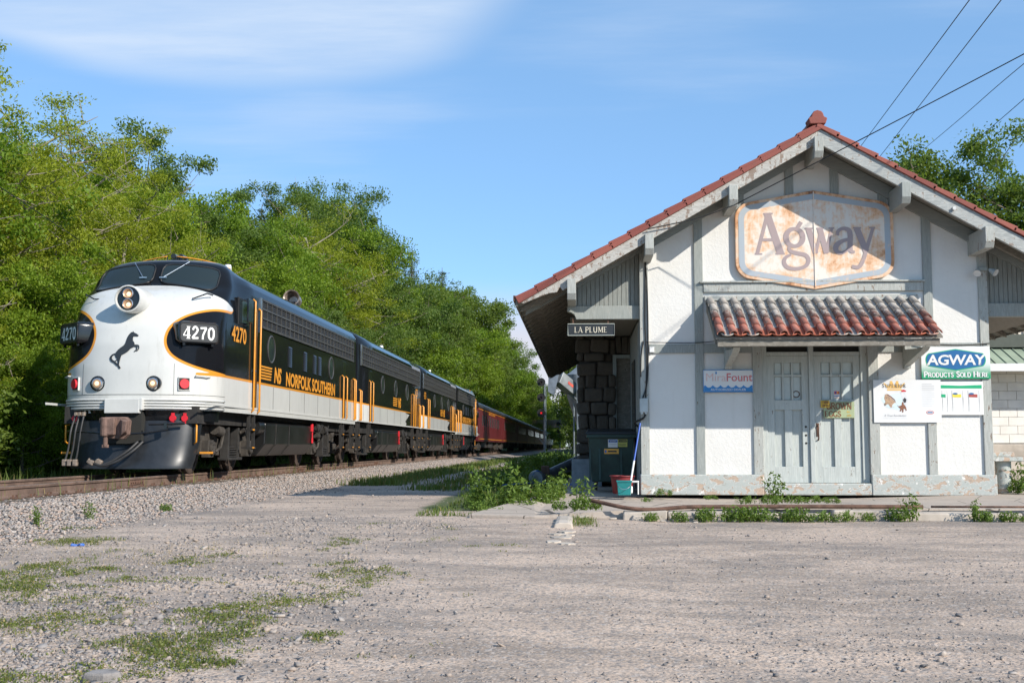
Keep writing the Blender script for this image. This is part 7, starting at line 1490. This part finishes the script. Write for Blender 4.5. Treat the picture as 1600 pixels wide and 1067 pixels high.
def hillside():
    r = np.random.default_rng(21)
    for i, (x, y, h, k) in enumerate(TREES):
        if x > -11.5 and y > 300: y += 25
        far = k in 'mb' or y > 110
        if k == 'S': nm, ct = 'bush', 'bush'
        elif k == 'C': nm, ct = 'evergreen_tree', 'tree'
        else: nm, ct = 'tree', 'tree'
        kk = k
        if k == 'M' and y > 110: kk = 'm'
        h *= 1.06
        sx = {'L': 1.0, 'C': .8}.get(k, 1.0) * r.uniform(.9, 1.15)
        if k == 'S': x -= 1.4
        if k == 'S' and h > 3.6: kk = 'B'; nm, ct = 'tree', 'tree'
        add_tree(kk, int(r.integers(9)), x, y, h, r.uniform(0, 6.28), KIND[kk] + zone(x, y), LAB[kk][1], nm, ct, sx=sx)
    for i, (x, y, h, k) in enumerate(TREES):
        if k in 'SC' or y > 290: continue
        x2, y2 = x - r.uniform(1.8, 3.2), y + r.uniform(1.5, 4.5) * (1 + y / 90); kk = {'L': 'LB', 'B': 'BM', 'M': 'MB', 'm': 'mb', 'b': 'bm'}[k][i % 2]
        if kk in 'BM' and y2 > 105: kk = kk.lower()
        add_tree(kk, i, x2, y2, h * r.uniform(.80, .93), r.uniform(0, 6.28), KIND[kk] + zone(x2, y2).replace('row', 'row, half hidden'), LAB[kk][1], sx=1.15)
    for i, (x, y, h) in enumerate(((-16.3, 230, 19.5), (-13.6, 222, 16.5), (-14.5, 300, 18.5), (-12.6, 300, 16.0), (-15.5, 262, 19), (-18.5, 250, 21), (-12.8, 260, 16), (-19, 205, 20))): add_tree('mb'[i % 2], i, x, y, h, i, KIND['mb'[i % 2]] + 'low on the hillside ' + zone(x, y).split(',')[0], LAB['mb'[i % 2]][1])
    # bushes closing the foot of the bank
    for i in range(46):
        y = 19 + i * 1.9 * (1 + i * .035); x = -13.7 - r.uniform(0, 1.2); h = r.uniform(1.3, 2.6) * (1 + y * .004); add_tree('S', i, x, y, h, r.uniform(0, 6), 'low bush at the bank foot ' + zone(x, y).replace('above', 'behind').split(',')[0], LAB['S'][1], 'bush', 'bush', sx=1.25)
    # right of the depot
    add_tree('M', 0, 14.6, 48, 13.4, .3, 'round crowned green tree rising above the right side of the roof', None, sx=.95); add_tree('M', 1, 19.6, 47, 13.4, 1.0, 'open dark limbed tree at the right edge above the roof', None, sx=1.0); add_tree('B', 1, 16.5, 44, 9.6, 2.0, 'lower light green tree between the two taller trees over the roof', None)
    add_tree('m', 1, 1.3, 84, 10.5, 1.0, 'dark tree behind the grain auger left of the depot', None, sx=.75)
    for i in range(30): add_tree('m', i, 2.6 + r.uniform(0, 3.0), 110 + i * 5.2 + max(0, i - 15) * 4, min(r.uniform(17, 20), .150 * (110 + i * 5.2)), r.uniform(0, 6), 'tall tree in the row right of the far track', 'trees right of the far track')
    for i in range(14): add_tree('M' if i % 2 else 'B', i, 4 + r.uniform(0, 18), 60 + i * 2.6, r.uniform(9, 11.5), r.uniform(0, 6), 'unseen leafy tree added behind the depot for the locomotive side to reflect', 'trees behind the depot')  # out-of-view trees added to darken the reflection in the locomotive side
    # bare pale snag among the locusts
    tb = MB(); rr = np.random.default_rng(5); tb.tube([(0, 0, 0), (.1, 0, 2.5), (.05, .1, 5.4), (.2, .1, 6.8)], [.10, .08, .05, .02], 7)
    for k in range(9):
        z = 2.2 + k * .5; a = rr.uniform(0, 6.28); l = rr.uniform(.8, 1.9); tb.tube([(.08, .03, z), (.08 + math.cos(a) * l * .5, math.sin(a) * l * .5, z + .35 * l), (.08 + math.cos(a) * l, math.sin(a) * l, z + l * rr.uniform(.3, .9))], [.035, .02, .006], 5, False)
    for q, (x, y, s, lb) in enumerate(((-15.2, 36.5, 1.25, 'bare pale dead tree standing in the green behind the locomotive roof'), (-14.6, 25.5, .9, 'bare grey branches at the left edge beside the locomotive nose'))):
        t = thing('dead_tree', lb, 'tree', (x, y, float(ground_z(x, y)) - .1), q * 2.0); t.scale = (s, s, s); link('trunk', tb.mesh('trunk'), 'bark_pale', t, True)
TREES = [(-22.1,33.4,12.2,'L'),(-21.9,38.0,12.7,'L'),(-24.0,46.8,12.9,'L'),(-24.0,52.2,13.1,'L'),(-22.7,56.3,12.4,'M'),(-22.5,63.8,11.4,'M'),(-23.7,73.9,11.7,'M'),(-23.7,82.8,12.8,'C'),(-24.1,95.0,14.6,'M'),(-23.0,103.9,17.4,'M'),(-17.9,95.0,15.6,'M'),(-18.2,122.1,17.6,'C'),(-18.8,154.3,19.2,'C'),(-17.8,177.7,20.1,'m'),(-17.5,238.9,17.0,'m'),(-18.9,314.1,18.5,'m'),(-15.2,322.0,17.7,'m'),(-11.0,322.7,14.5,'m'),(-8.6,323.2,12.0,'m'),(-6.4,323.7,9.8,'m'),(-19.6,29.8,9.6,'L'),(-18.2,31.3,9.8,'L'),(-19.6,39.2,10.0,'L'),(-19.4,42.7,10.6,'L'),(-18.6,47.4,9.6,'B'),(-18.9,55.1,9.9,'M'),(-18.1,58.9,10.8,'B'),(-19.7,72.7,10.6,'B'),(-19.3,81.3,14.3,'L'),(-18.3,93.2,15.1,'B'),(-18.9,117.1,14.0,'m'),(-18.1,136.3,16.5,'m'),(-19.9,182.3,16.6,'m'),(-18.2,195.8,16.2,'m'),(-18.4,249.6,15.3,'m'),(-18.5,292.3,16.0,'m'),(-17.5,321.6,15.5,'m'),(-14.6,322.1,15.9,'b'),(-11.9,322.5,13.8,'m'),(-9.6,322.9,11.3,'m'),(-6.9,323.5,9.7,'m'),(-15.4,23.5,7.9,'L'),(-16.3,27.4,8.5,'B'),(-15.6,29.2,8.8,'L'),(-15.7,33.3,8.4,'L'),(-15.8,37.4,9.2,'L'),(-15.9,42.6,8.1,'L'),(-15.6,47.4,8.8,'L'),(-15.7,55.6,9.0,'B'),(-16.5,64.4,10.1,'B'),(-16.6,75.7,12.8,'L'),(-15.7,84.0,11.8,'M'),(-15.4,99.2,12.4,'m'),(-16.1,125.7,14.2,'m'),(-16.1,157.2,14.5,'b'),(-16.3,196.0,12.8,'m'),(-16.6,242.4,12.7,'m'),(-15.3,271.8,12.8,'m'),(-15.0,321.9,13.7,'b'),(-12.7,322.3,13.1,'m'),(-10.0,322.7,10.8,'m'),(-7.6,323.1,8.6,'m'),(-14.7,22.5,5.5,'B'),(-13.9,24.4,5.5,'L'),(-13.7,27.9,5.7,'B'),(-13.9,33.2,6.2,'B'),(-13.5,39.0,5.5,'B'),(-13.4,44.1,5.9,'B'),(-14.3,53.8,6.6,'M'),(-13.9,59.2,7.7,'M'),(-13.8,73.1,8.4,'M'),(-14.3,97.3,9.0,'b'),(-14.1,116.8,9.5,'b'),(-14.6,154.3,10.4,'b'),(-14.6,195.4,8.5,'b'),(-14.2,241.7,9.2,'b'),(-13.7,284.9,9.4,'b'),(-12.6,322.2,9.9,'m'),(-9.7,322.6,8.3,'b'),(-7.5,322.9,7.1,'m'),(-13.0,20.1,3.2,'S'),(-12.8,21.2,3.2,'S'),(-13.4,24.3,3.5,'S'),(-12.9,25.8,3.5,'B'),(-12.8,28.1,3.5,'S'),(-12.3,30.0,3.5,'S'),(-12.8,34.3,3.4,'S'),(-12.3,36.0,3.4,'S'),(-13.4,43.1,3.7,'S'),(-12.3,43.8,3.7,'S'),(-12.3,48.7,4.1,'S'),(-13.0,56.8,4.8,'S'),(-12.5,62.8,4.9,'S'),(-12.7,70.4,4.8,'S'),(-13.0,81.1,4.9,'S'),(-12.7,91.1,5.6,'S'),(-12.5,104.9,5.7,'S'),(-13.3,131.4,6.2,'b'),(-12.3,145.1,5.2,'b'),(-12.8,172.6,5.5,'S'),(-12.3,191.2,5.6,'S'),(-13.2,230.0,5.5,'S'),(-12.6,254.5,5.8,'S'),(-12.6,289.7,5.9,'b'),(-12.4,322.0,6.4,'b'),(-10.7,322.2,5.6,'b'),(-9.0,322.4,5.2,'S'),(-7.4,322.6,4.6,'S')]
hillside()

# ------------------------------------------------------------------ weeds and grass
def weed_proto(seed, h, spread, stems, leaves, leaf, aspect=.4):
    r = np.random.default_rng(seed); tb = MB(); C = []
    for i in range(stems):
        a = r.uniform(0, 6.28); d = spread * math.sqrt(r.uniform(0, 1)); x, y = math.cos(a) * d, math.sin(a) * d; hh = h * r.uniform(.55, 1.0) * (1 - .3 * d / max(spread, .01)); lx, ly = r.normal(0, .12 * hh, 2)
        tb.tube([(x, y, 0), (x + lx * .4, y + ly * .4, hh * .5), (x + lx, y + ly, hh)], [.005 + .004 * h, .004 + .002 * h, .002], 4, False)
        t = r.uniform(.12, 1.0, leaves); rad = leaf * .6; C.append(np.stack([x + lx * t + r.normal(0, rad, leaves), y + ly * t + r.normal(0, rad, leaves), hh * t + r.normal(0, rad * .4, leaves)], -1))
    lm = leaf_mesh('leaves', np.concatenate(C), leaf, 'weed_leaf', aspect, -.1); tm = tb.mesh('stems'); tm.materials.append(M('weed_leaf')); return tm, lm
WEED = [weed_proto(1, .34, .20, 16, 22, .075), weed_proto(2, .62, .10, 4, 46, .085), weed_proto(3, .26, .26, 18, 18, .065), weed_proto(4, 1.15, .75, 46, 46, .15), weed_proto(5, 1.05, .70, 50, 40, .12, .55)]
def weed(k, x, y, z, s, rz, label, group, name='weed', cat='weed'):
    tm, lm = WEED[k]; t = thing(name, label, cat, (x, y, z), rz, group); t.scale = (s, s, s); link('stems', tm, 'weed_leaf', t); link('leaves', lm, 'weed_leaf', t); return t
def weeds():
    r = np.random.default_rng(31)
    for x, y, k, s in ((1.6, 14.72, 0, .9), (1.95, 14.7, 0, 1.0), (2.2, 14.72, 0, 1.0), (2.45, 14.74, 2, .9), (2.72, 14.7, 0, .95), (3.0, 14.72, 2, .9), (3.3, 14.72, 2, .9), (3.62, 14.75, 0, .6), (4.0, 14.7, 0, .9), (5.05, 14.72, 0, .75), (5.35, 14.72, 0, .7), (5.6, 14.7, 2, .6), (6.35, 14.75, 2, .6), (.9, 14.75, 0, .6), (1.25, 14.72, 0, .7)):
        weed(k, x, y, float(ground_z(x, y)), s * .72, r.uniform(0, 6), 'leafy green weed clump growing at the foot of the platform kerb', 'weeds along the platform kerb')
    weed(1, 4.18, 14.72, float(ground_z(4.2, 14.7)), .62, 1, 'tall dark leafed weed standing at the kerb right of the doors', None); weed(1, 4.95, 14.75, float(ground_z(5, 14.7)), .5, 2, 'tall narrow weed at the kerb below the horse poster', None)
    weed(1, 2.75, 16.3, .41, .75, .4, 'slender tall weed sprouting from the slab left of the doors', None)
    for x, y, k, s in ((2.3, 16.1, 2, .5), (2.6, 16.0, 2, .6), (2.95, 16.2, 2, .55), (3.25, 16.3, 2, .5), (3.5, 16.2, 2, .45), (1.95, 17.2, 2, .35), (1.35, 18.7, 2, .5), (.95, 16.5, 2, .3)): weed(k, x, y, .41, s, r.uniform(0, 6), 'low weed tuft growing from a slab crack', 'weeds in the slab cracks')
    for x, y, k, s in ((.02, 15.3, 1, .75), (.0, 15.15, 0, .6), (.2, 15.35, 0, .45), (-.28, 15.2, 0, .45)): weed(k, x, y, .36, s, r.uniform(0, 6), 'bright weed clump at the end of the rusty pipe', 'weeds at the pipe end')
    weed(0, 7.35, 19.55, SLAB, .9, 0, 'green vine clump at the foot of the stubby post', None); weed(1, 7.38, 19.65, SLAB, .95, 1, 'tall vine climbing the stubby post', None)
    for i in range(26):
        x = r.uniform(-1.75, -.3); y = r.uniform(15.9, 18.5) if x < -.8 else r.uniform(17.4, 19.4); weed(int(r.integers(0, 3)), x, y, float(ground_z(x, y)), r.uniform(.45, .85), r.uniform(0, 6), 'sunlit weed clump left of the platform slab', 'weeds left of the slab')
    for i, (x, y, h) in enumerate(((-1.55, 17.4, 1.1), (-1.0, 17.0, 1.2), (-.3, 18.9, 1.0))): weed(1, x, y, float(ground_z(x, y)), h, i, 'tall stalk rising from the weeds left of the slab', 'tall stalks left of the slab')
    for i in range(34):
        y = 23.5 + i * .85; a, b = (-2.1, -.5); x = r.uniform(-1.75, b) if y > 27 or i % 2 else r.uniform(-1.7, -.9)
        weed(3 + i % 2, x, y, float(ground_z(x, y)) - .05, r.uniform(.36, .52) * (1 if y < 30 else 1.6), r.uniform(0, 6), ('dense leafy bush in the shaded front of the thicket left of the depot' if y < 30 else 'dense leafy bush in the middle of the thicket left of the depot' if y < 41 else 'sunlit leafy bush at the back of the thicket left of the depot'), 'bushes left of the depot', 'weed_bush', 'bush')
    for i, (x, y) in enumerate(((-6.35, 13.1), (-6.2, 14.2), (-6.5, 12.2), (-6.0, 16.3))): weed(1 if i < 2 else 0, x, y, float(max(ballast_z(np.array(x)), ground_z(x, y))), .42, i, 'thin weed growing out of the ballast foot', 'weeds in the ballast')
weeds()
plain('straw', lin(0.36, 0.28, 0.14), 0.8, var=0.3, scale=20)
leafm('clover_leaf', lin(0.10, 0.135, 0.028), lin(0.21, 0.235, 0.06), lin(0.15, 0.175, 0.04), 0.35, dry=lin(0.36, 0.28, 0.12))
def grass():
    # patches in the lot
    n = 60000; X = rng.uniform(-6.2, -.6, n); Y = 4.6 + 9.6 * rng.uniform(0, 1, n) ** 1.2
    w = np.zeros(n)
    for x, y, rx, ry, a in ((-2.25, 7.3, .42, 1.5, .95), (-1.95, 8.8, .38, 1.0, .9), (-2.45, 6.0, .5, .8, 1.0), (-2.75, 5.3, .5, .6, .85), (-1.52, 6.72, .15, .26, 1.15), (-4.15, 8.8, .55, 1.0, .8), (-4.7, 9.6, .5, .8, .7), (-3.4, 7.3, .7, 1.6, .52), (-3.2, 10.2, .6, .9, .5), (-3.4, 5.4, .6, .8, .55), (-5.3, 11.6, .5, .5, .6), (-2.0, 11.2, 1.0, 1.0, .36), (-5.6, 13.2, .5, .5, .4)):
        w = np.maximum(w, a * np.exp(-(((X - x) / rx) ** 2 + ((Y - y) / ry) ** 2)))
    nz = .5 * vnoise(X, Y, 2.0, 8) + .3 * vnoise(X, Y, 6.0, 18) + .2 * vnoise(X, Y, 15.0, 28); pr_ = np.clip((w + (nz - .5) * 1.7 - .42) * 1.6, 0, 1) * .55; k = rng.uniform(0, 1, n) < pr_; X, Y = X[k], Y[k]; m = len(X); per = 9
    dry = vnoise(X, Y, .9, 41) + .5 * sstep(-X, 3.0, 4.4)
    CX = np.repeat(X, per) + rng.normal(0, .03, m * per); CY = np.repeat(Y, per) + rng.normal(0, .03, m * per); H = np.repeat(rng.uniform(.012, .045, m), per) * rng.uniform(.4, 1.2, m * per)
    LC = np.stack([CX, CY, ground_z(CX, CY) + H * .6], -1); o = link('lot_clover', leaf_mesh('lot_clover', LC, .016, 'clover_leaf', .6, 0.0), 'clover_leaf'); tag(o, 'low clover and small weeds creeping over the gravel lot', kind='stuff')
    k = np.repeat(dry > .35, per) & (rng.uniform(0, 1, m * per) < .55); make_blades('lot_grass', np.stack([CX, CY, ground_z(CX, CY) - .002], -1)[k], H[k] * 1.3, H[k] * .05 + .0022, 'grass_blade', 1.3, label='thin grass blades in the gravel lot', curl=1.0)
    n = 5200; X = rng.uniform(-5.5, -1.5, n); Y = 4.6 + 7 * rng.uniform(0, 1, n); k = rng.uniform(0, 1, n) < sstep(-X, 1.8, 4.2) * vnoise(X, Y, 1.4, 51); X, Y = X[k], Y[k]; make_blades('dry_straw', np.stack([X, Y, ground_z(X, Y) + .004], -1), rng.uniform(.02, .06, len(X)), rng.uniform(.002, .004, len(X)), 'straw', 2.2, label='dry straw stalks lying between the stones', curl=2.2)
    n = 500; Y = rng.uniform(13.7, 15.0, n); X = .02 + rng.normal(0, .1, n); make_blades('kerb_grass', np.stack([X, Y, ground_z(X, Y)], -1), rng.uniform(.03, .08, n), rng.uniform(.004, .008, n), 'grass_blade', .9, label='thin grass along the parking kerb')
    n = 16000; Y = 12 + 60 * rng.uniform(0, 1, n) ** 1.4; X = -11.2 - 2.9 * rng.uniform(0, 1, n) ** .8; make_blades('verge_grass', np.stack([X, Y, ground_z(X, Y)], -1), rng.uniform(.25, .7, n), rng.uniform(.010, .022, n) * (1 + Y * .012), 'grass_blade', .45, label='tall grass on the verge behind the track')
    n = 9000; Y = 27 + 55 * rng.uniform(0, 1, n) ** 1.2; X = -5.0 + rng.normal(0, .42, n); k = vnoise(X, Y, .5, 4) > rng.uniform(.2, .6, n); X, Y = X[k], Y[k]; make_blades('drive_grass', np.stack([X, Y, ground_z(X, Y)], -1), rng.uniform(.08, .22, len(X)), rng.uniform(.012, .025, len(X)) * (1 + Y * .012), 'grass_blade', .5, label='grass strip between the drive and the ballast')
    n = 4500; Y = rng.uniform(24, 50, n); X = -3.1 + rng.normal(0, .33, n); k = vnoise(X, Y, .4, 14) > rng.uniform(.3, .7, n); X, Y = X[k], Y[k]; make_blades('centre_grass', np.stack([X, Y, ground_z(X, Y)], -1), rng.uniform(.06, .16, len(X)), rng.uniform(.012, .025, len(X)) * (1 + Y * .012), 'grass_blade', .5, label='grass growing along the middle of the drive')
    n = 15000; Y = 15.6 + 40 * rng.uniform(0, 1, n) ** 1.8; X = -2.4 + 2.3 * rng.uniform(0, 1, n) ** .8; k = ((X < -.85) | (Y > 18.5)) & ((X < -.5) | (Y > 23)) & (X > -2.45 + .5 * (vnoise(X, Y, .6, 6))); X, Y = X[k], Y[k]; k = vnoise(X, Y, 1.3, 16) > rng.uniform(.15, .75, len(X)); X, Y = X[k], Y[k]; make_blades('bank_grass', np.stack([X, Y, ground_z(X, Y)], -1), rng.uniform(.05, .24, len(X)) * (.5 + vnoise(X, Y, .9, 19)) * (.4 + .6 * sstep(Y, 16, 20)), rng.uniform(.006, .013, len(X)) * (1 + Y * .01), 'grass_blade', .8, label='rough grass left of the depot platform')
    n = 500; Y = rng.uniform(9, 40, n); X = TRX + rng.choice([.86, 1.0, .3, -.2], n) + rng.normal(0, .12, n); make_blades('track_grass', np.stack([X, Y, ballast_z(X)], -1), rng.uniform(.08, .35, n), rng.uniform(.005, .012, n), 'grass_blade', .35, label='single grass blades growing along the near rail')
grass()
